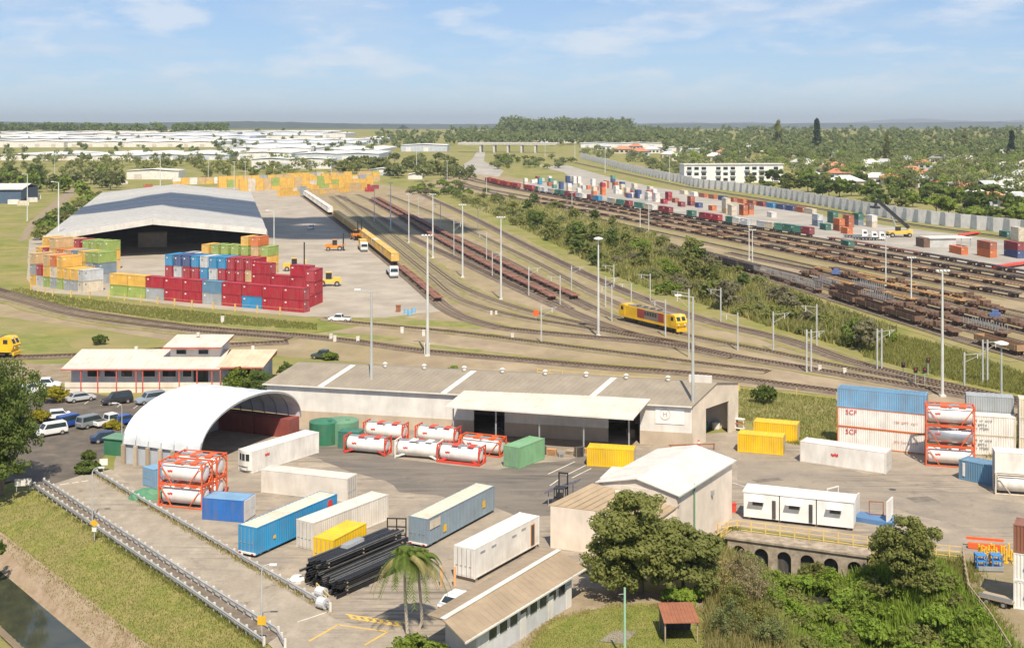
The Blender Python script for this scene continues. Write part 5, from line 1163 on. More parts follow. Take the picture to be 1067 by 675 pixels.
def wagon_parts(kind, mat, L_):
    k = (kind, mat.name, L_)
    if k in WMESH: return WMESH[k]
    b = MB(); ex_ = []
    if kind in ('flat', 'stanchion', 'coil'):
        b.box(.2, L_ - .2, -.25, .25, .75, 1.05, mat)
        for y in (-1.2, 1.05): b.box(.2, L_ - .2, y, y + .15, .85, 1.1, mat)
        n = int(L_ / 1.5)
        for i in range(n + 1): x = .2 + i * (L_ - .55) / n; b.box(x, x + .22, -1.05, 1.05, .88, 1.08, mat)
        for x in (.2, L_ - 2.0): b.box(x, x + 1.8, -1.05, 1.05, 1.08, 1.14, mat)
    if kind == 'stanchion':
        for i in range(int(L_ / 1.0)):
            x = .5 + i * (L_ - 1) / int(L_ / 1.0)
            for y in (-1.2, 1.08): ex_.append((x, x + .14, y, y + .12, 1.1, 2.5))
    if kind == 'hopper':
        b.side([(.2, 1.1), (1.2, .8), (L_ - 1.2, .8), (L_ - .2, 1.1), (L_ - .1, 2.5), (.1, 2.5)], -1.25, 1.25, mat)
        for i in range(7): x = .6 + i * (L_ - 1.3) / 6; ex_.append((x, x + .12, -1.32, 1.32, .9, 2.55))
    if kind == 'gondola':
        b.box(.1, L_ - .1, -1.2, 1.2, .8, 1.0, mat); b.box(.1, L_ - .1, -1.25, -1.15, 1.0, 2.0, mat); b.box(.1, L_ - .1, 1.15, 1.25, 1.0, 2.0, mat); b.box(.1, .2, -1.15, 1.15, 1.0, 2.0, mat); b.box(L_ - .2, L_ - .1, -1.15, 1.15, 1.0, 2.0, mat)
        for i in range(6): x = .8 + i * (L_ - 1.8) / 5; ex_.append((x, x + .12, -1.31, -1.25, .85, 2.0)); ex_.append((x, x + .12, 1.25, 1.31, .85, 2.0))
    if kind == 'coil':
        rg = random.Random(4)
        for i in range(int(L_ / 1.8)): x = .8 + i * 1.8; ex_.append((x, x + rg.uniform(.3, 1.3), -1.1, 1.1, 1.12, 1.3 + rg.uniform(0, 1.1)))
    m2 = STEEL if kind == 'stanchion' else (WB if kind == 'coil' else mat); e = MB()
    for q in ex_: e.box(*q, m2)
    WMESH[k] = (b.mesh('deck'), e.mesh('stanchions') if ex_ else None); return WMESH[k]
def wagon(p, q, kind, mat, desc, group, L_):
    t = obj('rail_wagon', None, None, (p[0], p[1], .4 + float(rise(p[1]))), ang(p, q)); dk, ext = wagon_parts(kind, mat, L_)
    obj('deck' if kind != 'hopper' else 'body', dk, t)
    if ext: stuff(obj({'stanchion': 'stanchions', 'hopper': 'side_ribs', 'gondola': 'side_posts', 'coil': 'cradles'}[kind], ext, t))
    for x in (2.0, L_ - 2.0): obj('bogie', bogie_mesh(), t, (x, 0, 0))
    later(t, desc, 'wagon', group); return t
def walk(key, x0, x1, L_, gap=1.2):
    """pairs of points spaced L_+gap along a track between photo columns x0 and x1"""
    c = TRACK[key]; px_ = PX(c.T); order = c if px_[0] < px_[-1] else c[::-1]
    px_ = PX(order.T); i = int(np.argmin(np.abs(px_ - x0))); o = []; pos = order[i]; out_ = []
    seg = order[i:]; d = np.concatenate([[0], np.cumsum(np.linalg.norm(np.diff(seg, axis=0), axis=1))]); s = 0
    while s + L_ < d[-1]:
        a = np.array([np.interp(s, d, seg[:, 0]), np.interp(s, d, seg[:, 1])]); b = np.array([np.interp(s + L_, d, seg[:, 0]), np.interp(s + L_, d, seg[:, 1])])
        if PX(b) > x1 or PX(a) > 1085: break
        out_.append((a, b)); s += L_ + gap
    return out_
rg = random.Random(21)
def rake(key, x0, x1, L_, picks, where, group, skip=()):
    for i, (a, b) in enumerate(walk(key, x0, x1, L_)):
        if i in skip: continue
        kind, mat, nm = picks[rg.randrange(len(picks))]
        wagon(a, b, kind, mat, f'{nm} {where}', group, L_)
FR = ('flat', WR, 'rusty red flat wagon'); FT = ('flat', WT, 'tan flat wagon'); FK = ('flat', WK, 'black flat wagon'); FO = ('flat', WO, 'ochre flat wagon'); FB = ('flat', WB, 'brown flat wagon'); ST = ('stanchion', WB, 'brown wagon with grey stanchions'); HP = ('hopper', WK, 'black hopper wagon'); GD = ('gondola', WT, 'tan open wagon'); CO = ('coil', WO, 'ochre cradle wagon'); CB = ('coil', WB, 'brown cradle wagon'); GB = ('gondola', WB, 'brown open wagon')
rake('L1', 418, 462, 13.5, [FR], 'at the open end of the yellow train', 'wagons beside the terminal')
rake('L2', 388, 584, 13.5, [FR], 'in the left long rake', 'long rusty rakes'); rake('L3', 394, 606, 13.5, [FR], 'in the right long rake', 'long rusty rakes')
rake('R2', 585, 1085, 14, [FK, FK, FB], 'beside the mixed container train', 'right yard rakes'); rake('R3', 560, 1085, 14, [FT, FT, FB], 'in the second right-hand rake', 'right yard rakes'); rake('R4', 552, 1085, 14, [FT, FK, CO], 'in the third right-hand rake', 'right yard rakes')
rake('R8', 850, 1085, 14, [CO, FO, CB, FO], 'in the upper cluttered rake', 'cluttered rakes'); rake('R10', 850, 1085, 14, [CB, ST, GB, CB], 'in the rake above the lowest one', 'cluttered rakes'); rake('R5', 868, 1040, 14, [FO, CO, FB], 'left of the blue locomotive', 'cluttered rakes'); rake('R7', 836, 1085, 14, [CO, CB, ST, FO], 'in the middle cluttered rake', 'cluttered rakes')
rake('R6', 727, 790, 11, [HP], 'at the far end of the lowest rake', 'cluttered rakes'); rake('R6', 794, 855, 14, [ST], 'behind the hoppers in the lowest rake', 'cluttered rakes'); rake('R6', 862, 1000, 14, [GB, CB, GB], 'in the lowest cluttered rake', 'cluttered rakes'); rake('R6', 1012, 1085, 14, [GD], 'at the right end of the lowest rake', 'cluttered rakes')
rake('R1', 860, 1085, 14, [FK, FR], 'past the mixed container train', 'right yard rakes')
# wagons under the container trains, and the boxes on them
def loaded(key, x0, x1, cols, where, group, wm=FK, L_=12.6):
    k = 0
    for a, b in walk(key, x0, x1, L_, .8):
        wagon(a, b, 'flat', wm[1], f'{wm[2]} under the {where}', group, L_); h = ang(a, b)
        for j in range(2):
            col = cols[k % len(cols)]; k += 1
            if not col: continue
            q = along(along(a, h, .15 + j * 6.2), h - R(90), 1.22); far_cont(q, h, 6.05, col, .4 + 1.12 + float(rise(a[1])), f'{col.replace("_", " ")} container on the {where}', group, 2.6)
loaded('L1', 350, 417, ['golden', 'golden', 'tan', 'golden', 'golden', 'golden', 'cream', 'golden'], 'yellow container train', 'yellow container train')
loaded('L1', 318, 346, ['white', 'white', 'cream', 'white'], 'white container train', 'white container train')
loaded('R1', 507, 545, ['red', 'red', 'orange', 'red', 'red', 'red', 'orange', 'red'], 'red container train', 'right container train')
loaded('R1', 546, 858, ['maroon', 'red', 'red', None, 'dark_green', 'white', 'silver', None, 'silver', 'cream', 'teal', 'dark_green', 'teal', 'maroon', 'maroon', 'red', 'silver', 'white', None, 'maroon', 'slate', 'blue', None, None, 'silver', 'cream', 'teal', 'teal', 'maroon', None, 'teal', 'teal', 'cream', 'white', None, 'maroon', 'maroon', None, None, None, 'dark_green', None], 'mixed container train', 'right container train')
p = P(1042, 322); c_ = TRACK['R5']
for i, (a, b) in enumerate(walk('R5', 1044, 1100, 16)):
    loco(Vector((*a, 0)), ang(a, b), 'dark blue and yellow locomotive at right edge of the yard' if i == 0 else 'second locomotive at right edge of the yard', 15.5, cm('navy'))
    break
for x, y, key in ((871, 291, None), (1037, 337, None)):
    p = P(x, y); tag(MB().box(-1.1, 1.1, -.8, .8, 0, .9, WBLUE).box(-.6, .7, -.6, .6, .9, 1.5, WBLUE).cyl((-.9, 0, .9), (-.9, 0, 1.7), .1, .1, BLACK, 6).build('wagon_load', None, (p.x, p.y, 1.55), R(-25)), f'blue machine load on the cluttered rakes, {"left" if x < 900 else "right"} one', 'load')
# ================================================================ STACKED CONTAINERS OF THE LEFT TERMINAL
def stack_row(p0, h, cols, where, group, L_=6.05, side=True, gap=.25, H_=2.6, dirn=None):
    """cols: list of lists of colours bottom to top; boxes follow each other along heading h, long side (or end) in front"""
    s = 0
    for col in cols:
        for i, key in enumerate(col):
            if not key: continue
            tier = ('bottom', 'second', 'third', 'fourth', 'fifth')[i]
            q = along(p0, h, s)
            hh = h
            if not side: q = along(q, h, 2.44); hh = h + R(90)
            far_cont(q, hh, L_, key, .03 + i * (H_ + .05), f'{key.replace("_", " ")} container, {tier} tier of {where}', group, H_)
        s += (L_ if side else 2.44) + gap
Y, Gn, Rd, Gy = 'golden', 'lime', 'red', 'grey'
a, b = P(114.4, 308), P(315.6, 326); h = ang(a, b)
stack_row(a, h, [[Gn, Y], [Gn, Y], [Gy, Rd], [Rd, Rd], [Rd, Rd], [Gy, 'steel_blue'], [Rd, Rd], ['blue', Rd], [Rd, Rd], [Rd, Rd]], 'the front wall of stacks', 'terminal stacks', H_=2.85)
q = P(319, 322.5); stack_row(q, R(80), [[Rd], [Rd, Rd, Rd]], 'the red corner stacks', 'terminal stacks', side=True, H_=2.85)
q = P(262, 308); stack_row(q, h, [[Rd, Rd, Rd], [Rd, Rd], [Rd, Rd, Rd]], 'the red middle stacks', 'terminal stacks', H_=2.85)
q = P(172, 300); stack_row(q, h + R(4), [[Rd, Rd, 'blue'], ['blue', 'silver', 'navy'], [Rd, Rd, 'navy'], [Rd, Rd, 'blue'], ['silver', 'blue', 'silver'], ['blue', 'silver', 'blue'], [Rd, Rd, 'blue'], [Rd, Rd, Rd], [Rd, Rd, Rd], [Rd, 'tan', 'red']], 'the blue and red end-on block', 'terminal stacks', side=False, gap=.5, H_=3.0)
q = P(190, 282); stack_row(q, h + R(8), [['silver', 'grey'], ['silver', 'silver'], [Y, Y, Y], [Gn, Gn, Gn], [Gn, Gn, Gn], [Y, Gn, Gn], ['blue', Gn, Gn, Y], [Gn, Y, 'tan', 'orange'], ['tan', Y, 'lime']], 'the green rear block', 'terminal stacks', side=False, gap=1.0, H_=2.7)
a, b = P(31, 297), P(114, 309); h = ang(a, b)
stack_row(along(a, h, 0), h, [['golden', 'grey', 'tan'], ['silver', 'red'], ['lime', 'golden', 'tan'], ['grey', 'cream', 'orange'], ['lime', 'golden', 'golden'], ['grey', 'golden'], ['grey', 'golden'], ['cream', 'silver']], 'the mixed stacks at far left', 'terminal stacks', side=False, gap=.9, H_=2.9)
q = P(37, 289); stack_row(q, h + R(3), [['golden', 'golden', 'golden'], ['golden', 'golden', 'red'], ['tan', 'tan', 'golden', 'tan'], ['lime', 'lime', 'orange'], ['orange', 'golden', 'tan'], ['grey', 'silver', 'slate'], ['golden', 'golden', 'golden'], ['grey', 'grey', 'lime'], ['grey', 'slate', 'lime']], 'the second mixed row at far left', 'terminal stacks', side=False, gap=.9, H_=2.9)
q = P(44, 276); stack_row(q, h + R(6), [['tan', 'golden', 'golden'], ['tan', 'red', 'tan'], ['golden', 'golden', 'golden'], ['tan', 'tan', 'tan'], ['golden', 'golden', 'red'], ['lime', 'lime', 'lime'], ['lime', 'cream', 'lime'], ['tan', 'golden', 'lime']], 'the third mixed row at far left', 'terminal stacks', side=False, gap=1.4, H_=2.9)
# far yellow stacks
rg = random.Random(33); FARROWS = []
for r_, (a, b, hi) in enumerate((((292, 205), (388, 198), 2), ((250, 199.5), (392, 193), 3), ((228, 196), (400, 189), 3), ((300, 191), (398, 186.5), 3), ((180, 193), (262, 190), 2))):
    a, b = P(*a), P(*b); h = ang(a, b); n = int((b - a).length / 6.4); cols = []
    for k in range(n):
        base = rg.choice(['golden', 'golden', 'golden', 'tan', 'tan', 'lime', 'cream', 'golden', 'grey', 'golden'] if r_ < 4 else ['cream', 'tan', 'white', 'golden'])
        cols.append([base if rg.random() < .8 else 'golden' for _ in range(hi if rg.random() < .8 else hi - 1)])
    FARROWS.append((a, h, cols))
fb = MB()
for a, h, cols in FARROWS:
    for k, col in enumerate(cols):
        for i, key in enumerate(col):
            q = along(a, h, k * 6.3); c_, s_ = math.cos(h), math.sin(h); z0 = .03 + i * 2.76
            def T(x, y, z): return (q.x + x * c_ - y * s_, q.y + x * s_ + y * c_, z0 + z)
            for (x0, x1, y0, y1, za, zb) in ((.05, 6.0, .05, 2.39, .05, 2.7), (0, .16, 0, .16, 0, 2.75), (5.89, 6.05, 0, .16, 0, 2.75), (.16, 5.89, .0, .1, 2.6, 2.74), (.16, 5.89, 0, .1, 0, .14)):
                fb.add([T(x0, y0, za), T(x1, y0, za), T(x1, y1, za), T(x0, y1, za), T(x0, y0, zb), T(x1, y0, zb), T(x1, y1, zb), T(x0, y1, zb)], [(3, 2, 1, 0), (4, 5, 6, 7), (0, 1, 5, 4), (1, 2, 6, 5), (2, 3, 7, 6), (3, 0, 4, 7)], cm(key))
tag(stuff(fb.build('far_container_stacks')), 'mass of yellow and cream containers stacked behind the first far row', 'containers')
for x, y, k in ((381, 200, 'red'), (377, 196, 'red'), (386, 197, 'maroon')): p = P(x, y); far_cont(p, R(20), 6.05, k, .03, f'{k} container at the end of the far yellow stacks', 'far yellow stacks')
def mass_box(fb, q, h, L_, key, z0, H_=2.6):
    c_, s_ = math.cos(h), math.sin(h)
    def T(x, y, z): return (q[0] + x * c_ - y * s_, q[1] + x * s_ + y * c_, z0 + z)
    for (x0, x1, y0, y1, za, zb) in ((.05, L_ - .05, .05, 2.39, .05, H_ - .05), (0, .16, 0, .16, 0, H_), (L_ - .16, L_, 0, .16, 0, H_), (.16, L_ - .16, .0, .1, H_ - .14, H_), (.16, L_ - .16, 0, .1, 0, .14)):
        fb.add([T(x0, y0, za), T(x1, y0, za), T(x1, y1, za), T(x0, y1, za), T(x0, y0, zb), T(x1, y0, zb), T(x1, y1, zb), T(x0, y1, zb)], [(3, 2, 1, 0), (4, 5, 6, 7), (0, 1, 5, 4), (1, 2, 6, 5), (2, 3, 7, 6), (3, 0, 4, 7)], cm(key))
RB = MB()
# ================================================================ RIGHT TERMINAL CONTAINERS
def grp(px_, h, tiers, where, L_=6.05):
    p = P(*px_)
    if px_[1] < 208:
        for i, k in enumerate(tiers): mass_box(RB, p, h, L_, k, float(rise(p.y)) + .04 + i * 2.61)
        return
    for i, k in enumerate(tiers): far_cont(p, h, L_, k, float(rise(p.y)) + .04 + i * 2.61, f'{k.replace("_", " ")} container, {("bottom", "second", "third")[i]} tier, {where}', 'right terminal boxes')
hr = ang(P(708, 201), P(847, 222))
for x, ks in zip(range(708, 846, 10), (['cream'], ['white'], ['rust'], ['rust'], ['navy'], ['rust'], ['orange'], ['rust'], ['maroon'], ['blue'], ['navy'], ['navy'], ['rust'], ['cream'])):
    grp((x, 201.2 + (x - 708) * .152 + 1), hr, ks, 'in the row along the far side track', 9)
for px_, ks in (((545, 193), ['cream', 'white']), ((556, 190), ['white']), ((560, 192), ['blue', 'teal']), ((570, 187), ['navy']), ((575, 196), ['teal', 'cream']), ((582, 197), ['navy', 'navy']), ((590, 199), ['cream', 'white']), ((600, 200), ['white']), ((610, 197), ['orange']), ((616, 203), ['orange', 'cream']), ((625, 203), ['orange', 'orange', 'red']), ((636, 190), ['navy', 'teal']), ((645, 200), ['tan', 'cream']), ((652, 206), ['navy']), ((660, 206), ['silver']), ((672, 209), ['silver', 'white']), ((680, 210), ['white', 'white']), ((693, 209), ['red', 'red']), ((688, 212), ['red']), ((700, 211), ['rust']), ((706, 215), ['maroon']), ((716, 214), ['maroon', 'rust']), ((724, 216), ['navy']), ((738, 219), ['orange']), ((752, 222), ['tan', 'cream', 'cream']), ((758, 224), ['cream', 'cream']), ((770, 224), ['orange', 'rust']), ((776, 223), ['orange', 'brown']), ((799, 226), ['white']), ((846, 235), ['slate', 'silver']), ((854, 239), ['dark_green']), ((862, 232), ['dark_green', 'dark_green']), ((868, 240), ['rust', 'orange']), ((876, 243), ['orange']), ((878, 236), ['rust', 'rust']), ((888, 234), ['slate', 'dark_green']), ((902, 236), ['cream', 'white']), ((876, 257.5), ['dark_green'])):
    grp(px_, hr - R(2), ks, 'standing on the right terminal pad')
for px_, ks, L_ in (((989, 263), ['orange'], 9), ((1018, 266), ['orange', 'rust'], 9), ((1046, 266.5), ['navy', 'maroon'], 9), ((1041, 247), ['dark_green'], 6.05), ((1053, 250), ['cream', 'cream'], 6.05)): grp(px_, hr - R(6), ks, 'on the pad at the right edge', L_)
for i in range(40):                                     # more boxes at the far end of the pad
    x = rg.uniform(548, 690); y = np.interp(x, [548, 600, 690], [186, 190, 203]) + rg.uniform(0, 8); p = P(x, y); k = rg.choice(['white', 'cream', 'red', 'navy', 'teal', 'rust', 'silver', 'white'])
    for j in range(rg.choice([1, 1, 2])): mass_box(RB, p, hr, 6.05, k, float(rise(p.y)) + .04 + j * 2.62)
tag(stuff(RB.build('far_terminal_boxes')), 'mass of small coloured containers at the far end of the right terminal', 'containers')
for a, b, lb in (((1037, 281), (1072, 276), 'long red steel frame on the pad at the right edge'), ((1001, 247), (1018, 244.5), 'short red steel frame beside the flat-roofed terminal office')):
    a, b = P(*a), P(*b); tag(MB().bar((0, 0, .9), b - a + Vector((0, 0, .9)), 2.4, .5, REDP).bar((0, 0, .3), Vector((0, 0, .3)) + (b - a) * .05, 2.4, .6, REDP).bar((b - a) * .95 + Vector((0, 0, .3)), (b - a) + Vector((0, 0, .3)), 2.4, .6, REDP).build('red_skid', None, (a.x, a.y, .03)), lb, 'frame')
p = P(969, 258); o = thing('terminal_office', 'small grey flat-roofed terminal office with white verandah roof', 'office', (p.x, p.y, .03), R(8)); MB().box(0, 10, 0, 7, 0, 3.2, GREYW).build('wall', o); MB().box(-.5, 16, -.5, 8, 3.2, 3.5, ROOFW).build('roof', o); MB().box(-2.5, -.2, -.3, 6, 0, 3.3, WB).build('side_wall', o)
for x in (12, 15.5): MB().box(x, x + .2, 0, .2, 0, 3.2, STEEL).build('post', o)
for i, (x, y) in enumerate(((898, 248), (908, 250), (916, 250.5))):
    p = P(x, y); truck(p, R(-12), f'{("left", "middle", "right")[i]} truck parked beside the reach stacker', 7, 'white', 0)
# ================================================================ POLES, BARRIERS, FENCES
PW = paint('pole_white', (.60, .62, .60), .5, .1, amt=.15); GRAIL = paint('guard_rail', (.50, .51, .51), .45, .4, amt=.2); LAMP = paint('lamp_head', (.70, .71, .70), .4, amt=.1)
def flood(x, yt, yb, kind='cross', label=None, m=None):
    p = P(x, yb); s = p.y / F; hgt = (yb - yt) * s; m = m or PW
    t = obj('light_tower', None, None, (p.x, p.y, p.z))
    r = max(.14, hgt * .009)
    MB().cyl((0, 0, 0), (0, 0, hgt), r * 1.5, r * .8, m, 8).build('mast', t); MB().box(-.45, .45, -.45, .45, 0, .3, GUT).build('footing', t)
    if kind == 'cross':
        MB().box(-1.1, 1.1, -.09, .09, hgt - .08, hgt + .08, m).build('crossarm', t)
        for dx in (-.9, -.3, .3, .9): MB().box(dx - .2, dx + .2, -.4, .1, hgt + .08, hgt + .32, LAMP).build('flood_lamp', t)
    elif kind == 'disc':
        MB().lathe((0, 0, hgt - .2), (0, 0, 1), [(0, .3), (.15, 1.0), (.35, 1.0), (.6, .2)], LAMP, 10).build('lamp_ring', t)
    else:
        MB().bar((0, 0, hgt - .1), (-1.8, 0, hgt + .2), .12, .12, m).build('outreach_arm', t); MB().box(-2.5, -1.6, -.2, .2, hgt + .1, hgt + .3, LAMP).build('lamp_head', t)
    if label: tag(t, label, 'light pole', 'light towers')
    else: later(t, 'tall pale light tower in the freight yards', 'light pole', 'light towers')
    return t
FL = [(61, 190, 268, 'arm'), (28.5, 182, 230, 'arm'), (57, 164, 183, 'arm'), (167, 162, 198, 'cross'), (217, 162, 187, 'cross'), (244, 169, 199, 'cross'), (255.5, 169, 197, 'cross'), (285.5, 220, 281, 'arm'), (434, 153, 182, 'cross'), (390, 196, 231, 'cross'), (407, 191, 241, 'cross'), (426, 203, 253, 'cross'), (451, 203, 269, 'cross'), (482, 214, 289, 'cross'), (522, 227, 312, 'cross'), (780.5, 230, 271, 'arm'), (784, 240, 275, 'cross'), (923, 247, 298, 'cross'), (949.5, 269, 317, 'cross'), (676, 209, 241, 'cross'), (667, 217, 240, 'arm'), (596, 201, 226, 'cross'), (568, 146, 163, 'cross'), (599, 146, 168, 'cross'), (630.5, 151, 180, 'cross'), (697.5, 162, 189, 'cross'), (345, 170, 192, 'cross'), (466, 168, 190, 'cross'), (507, 185, 205, 'cross')]
for f_ in FL: flood(*f_)
flood(623.5, 249, 350.5, 'disc', 'tall floodlight tower with disc head left of the yellow locomotive')
flood(445.5, 246, 371, 'cross', 'tall light tower standing beside the white track-side box'); flood(387, 303, 441, 'arm', 'tall grey lamp pole against the front wall of the warehouse', POLE)
flood(722, 309, 464, 'arm', 'tall lamp pole at the right corner of the warehouse', POLE); flood(982, 283, 413, 'cross', 'tall white light tower behind the stacked tanks at right'); flood(1043.5, 358, 452, 'disc', 'thick grey pole behind the lettered white containers', POLE)
# catenary masts
def mast(x, yt, yb, arms=1, side=-1, label=None):
    p = P(x, yb); hgt = (yb - yt) * p.y / F
    t = obj('catenary_mast', None, None, (p.x, p.y, 0)); w = .13
    for k in range(arms if arms > 1 else 1): MB().box(-w + k * .8, w + k * .8, -w, w, 0, hgt, POLE).build('mast', t)
    MB().bar((0, 0, hgt * .93), (side * 3.2, 0, hgt * .97), .09, .09, POLE).build('cantilever_arm', t); MB().bar((0, 0, hgt * .72), (side * 3.0, 0, hgt * .95), .07, .07, POLE).build('brace', t)
    MB().box(side * 2.2 - .06, side * 2.2 + .06, -.06, .06, hgt * .82, hgt * .95, GUT).build('insulator', t)
    later(t, 'grey overhead-line mast among the centre tracks', 'mast', 'overhead-line masts')
for q in [(551, 278, 308.5, 1, 1), (583.7, 287, 318.7, 1, -1), (595.5, 277, 305.6, 1, 1), (631, 288, 319.7, 1, 1), (637.5, 297, 334.7, 1, -1), (639.6, 275.6, 300, 1, -1), (657.8, 295, 318, 1, -1), (677.5, 285, 314, 1, -1), (693.4, 312, 350.6, 1, -1), (717.8, 301, 372, 1, -1), (564, 319, 357, 1, 1), (751, 300, 335, 1, -1), (768.7, 325.6, 365, 1, -1), (805.7, 324.7, 366, 1, 1), (840.5, 343.4, 387.5, 2, 1), (851, 317, 360, 1, -1), (914, 342.5, 385.6, 2, 1), (1004.8, 367, 404, 1, 1), (1024, 354, 399, 2, 1), (473, 230, 267, 1, 1), (507, 242, 271, 1, -1), (513, 262, 288.5, 1, 1), (498, 215, 240, 1, 1), (459, 212, 238, 1, -1), (436, 205, 226, 1, 1)]: mast(*q)
# signals and trackside boxes
for x, y in ((954, 402), (963.5, 402), (967, 391), (941, 396)):
    p = P(x, y); t = obj('track_signal', None, None, (p.x, p.y, 0)); MB().cyl((0, 0, 0), (0, 0, 2.6), .07, .07, POLE, 6).build('post', t); MB().box(-.3, .3, -.12, .12, 2.2, 3.1, BLACK).build('signal_head', t); MB().cyl((0, -.13, 2.85), (0, -.2, 2.85), .12, .12, REDP, 8).build('lens', t)
    later(t, 'small black-headed signal beside the tracks at right', 'signal', 'track signals')
for x, y, w in ((349, 356, .8), (373, 357, .8), (419, 347, .8), (441.5, 350, .8), (445, 369, 1.3), (534, 353, .7), (854, 387, .7), (880, 390, .7), (512, 328, .6), (517, 328, .6), (232, 336, .9), (345, 354, .8)):
    p = P(x, y); o = MB().box(-w * .4, w * .4, -w * .3, w * .3, 0, w * 1.4, GUT).box(-w * .45, w * .45, -w * .35, w * .35, w * 1.4, w * 1.55, GUT).build('trackside_box', None, (p.x, p.y, .03)); later(o, 'small white cabinet beside the tracks', 'cabinet', 'trackside cabinets')
for i, (x, y) in enumerate(((423, 327), (427, 328.5), (431, 326))):
    p = P(x, y); later(MB().cyl((0, 0, 0), (0, 0, 1.1), .5, .5, paint('drum_blue', (.2, .42, .62), .5), 10).cyl((0, 0, 1.1), (0, 0, 1.16), .42, .42, STEEL, 10).build('blue_drum', None, (p.x, p.y, .03)), 'pale blue drum at the tip of the terminal concrete', 'drum', 'blue drums')
p = P(415, 325); tag(MB().box(-.5, .5, -.5, .5, 0, 1.4, RUST).box(-.6, .6, -.6, .6, 1.4, 1.6, RUST).build('red_hydrant_box', None, (p.x, p.y, .03)), 'small rust-red box beside the pale blue drums', 'box')
p = P(558.5, 335); tag(MB().cyl((0, 0, 0), (0, 0, 1.6), .06, .06, POLE, 6).lathe((0, 0, 1.9), (0, -1, 0), [(0, .7), (.06, .7)], ORNG, 14).build('orange_disc_sign', None, (p.x, p.y, .03)), 'orange disc sign among the curving tracks', 'sign')
# crash barriers along the road
def barrier(pts, label, step=2.0):
    w = [P(*q) for q in pts]; t = thing('guard_rail', label, 'guard rail', (w[0].x, w[0].y, 0), 0, 'guard rails')
    pm = MB().box(-.08, .08, -.1, .1, 0, .82, GUT).mesh('post'); run = []
    for a, b in zip(w, w[1:]):
        n = max(1, round((b - a).length / step))
        for k in range(n): run.append((a.lerp(b, k / n), ang(a, b)))
    run.append((w[-1], ang(w[-2], w[-1])))
    for q, h in run: obj('post', pm, t, (q.x - w[0].x, q.y - w[0].y, 0), h)
    mb = MB(); prof = [(-.03, .42), (.05, .48), (.05, .54), (-.02, .58), (.05, .63), (.05, .7), (-.03, .76)]; k = len(prof); vs = []
    for q, h in run:
        n = Vector((math.sin(h), -math.cos(h), 0))
        for d, z in prof: vs.append((q.x - w[0].x + n.x * (d + .14), q.y - w[0].y + n.y * (d + .14), z))
    mb.add(vs, [(i * k + j, (i + 1) * k + j, (i + 1) * k + j + 1, i * k + j + 1) for i in range(len(run) - 1) for j in range(k - 1)], GRAIL); mb.build('rail', t)
barrier([(36, 509), (120, 566), (200, 620), (275, 673)], 'outer galvanised guard rail at the top of the grass slope', 1.6)
barrier([(46, 504.5), (120, 553), (200, 605), (290, 662), (297, 675)], 'inner galvanised guard rail on the left side of the road', 1.6)
barrier([(96, 492.5), (150, 525), (200, 553.5), (260, 589), (300, 611.5), (344, 637)], 'galvanised guard rail between the road and the container yard', 1.6)
# footpath between the two left rails
w1, w2 = [(36, 509), (120, 566), (200, 620), (275, 673)], [(46, 504.5), (120, 553), (200, 605), (290, 662)]
overlay('footpath', w1 + w2[::-1], surf('footpath_concrete', [(.2, .165, .13), (.26, .22, .18), (.15, .12, .09)], [.5, 1.0]), .03)
def street_lamp(x, yt, yb, label, arm=1):
    p = P(x, yb); hgt = (yb - yt) * p.y / F; t = thing('street_lamp', label, 'street lamp', (p.x, p.y, .02), 0, 'street lamps')
    MB().cyl((0, 0, 0), (0, 0, hgt - .6), .09, .06, POLE, 8).build('post', t); mb = MB(); pr = (0, 0, hgt - .6)
    for k in range(1, 6): q = (arm * .75 * (1 - math.cos(k * math.pi / 10)), 0, hgt - .6 + .6 * math.sin(k * math.pi / 10)); mb.cyl(pr, q, .05, .05, POLE, 6); pr = q
    mb.build('curved_arm', t); MB().box(pr[0] - .05 + (0 if arm > 0 else -.6), pr[0] + .6 + (0 if arm > 0 else -.55), -.12, .12, pr[2] - .08, pr[2] + .06, LAMP).build('lamp_head', t)
    return t
street_lamp(96.3, 487, 542, 'curved street lamp at the upper end of the road'); street_lamp(272.5, 588, 656, 'curved street lamp at the lower end of the road')
street_lamp(127, 420, 460, 'thin lamp post in the car park beside the yellow shrub', -1)
# road signs
def sign(x, y, label, parts, h=1.6):
    p = P(x, y); t = thing('road_sign', label, 'sign', (p.x, p.y, .02), R(-8)); MB().cyl((0, 0, 0), (0, 0, h), .05, .05, POLE, 6).build('post', t)
    for (w, z, hh, m, nm) in parts: MB().box(-w / 2, w / 2, -.09, -.06, z, z + hh, m).build(nm, t)
    return t
t = sign(98.5, 563, 'yellow warning diamond above a white plate on the left barrier', [(.5, .95, .45, cm('white'), 'plate')], 2.2)
MB().add([(0, -.1, 1.45), (.5, -.1, 1.85), (0, -.1, 2.25), (-.5, -.1, 1.85), (0, -.06, 1.45), (.5, -.06, 1.85), (0, -.06, 2.25), (-.5, -.06, 1.85)], [(0, 1, 2, 3), (7, 6, 5, 4), (0, 4, 5, 1), (1, 5, 6, 2), (2, 6, 7, 3), (3, 7, 4, 0)], YEL).build('warning_diamond', t)
t = sign(273, 669, 'small yellow warning plate on the lamp at the lower road end', [(.75, 1.5, .75, YEL, 'plate')], 2.3)
p = P(24, 512); t = thing('gate_sign', 'white board on posts beside the tree at the road entrance', 'sign', (p.x, p.y, 0), R(10)); MB().box(-.95, .95, -.05, .05, .7, 1.55, cm('white')).build('board', t)
for x in (-.8, .7): MB().box(x, x + .1, .05, .13, 0, 1.5, STEEL).build('post', t)
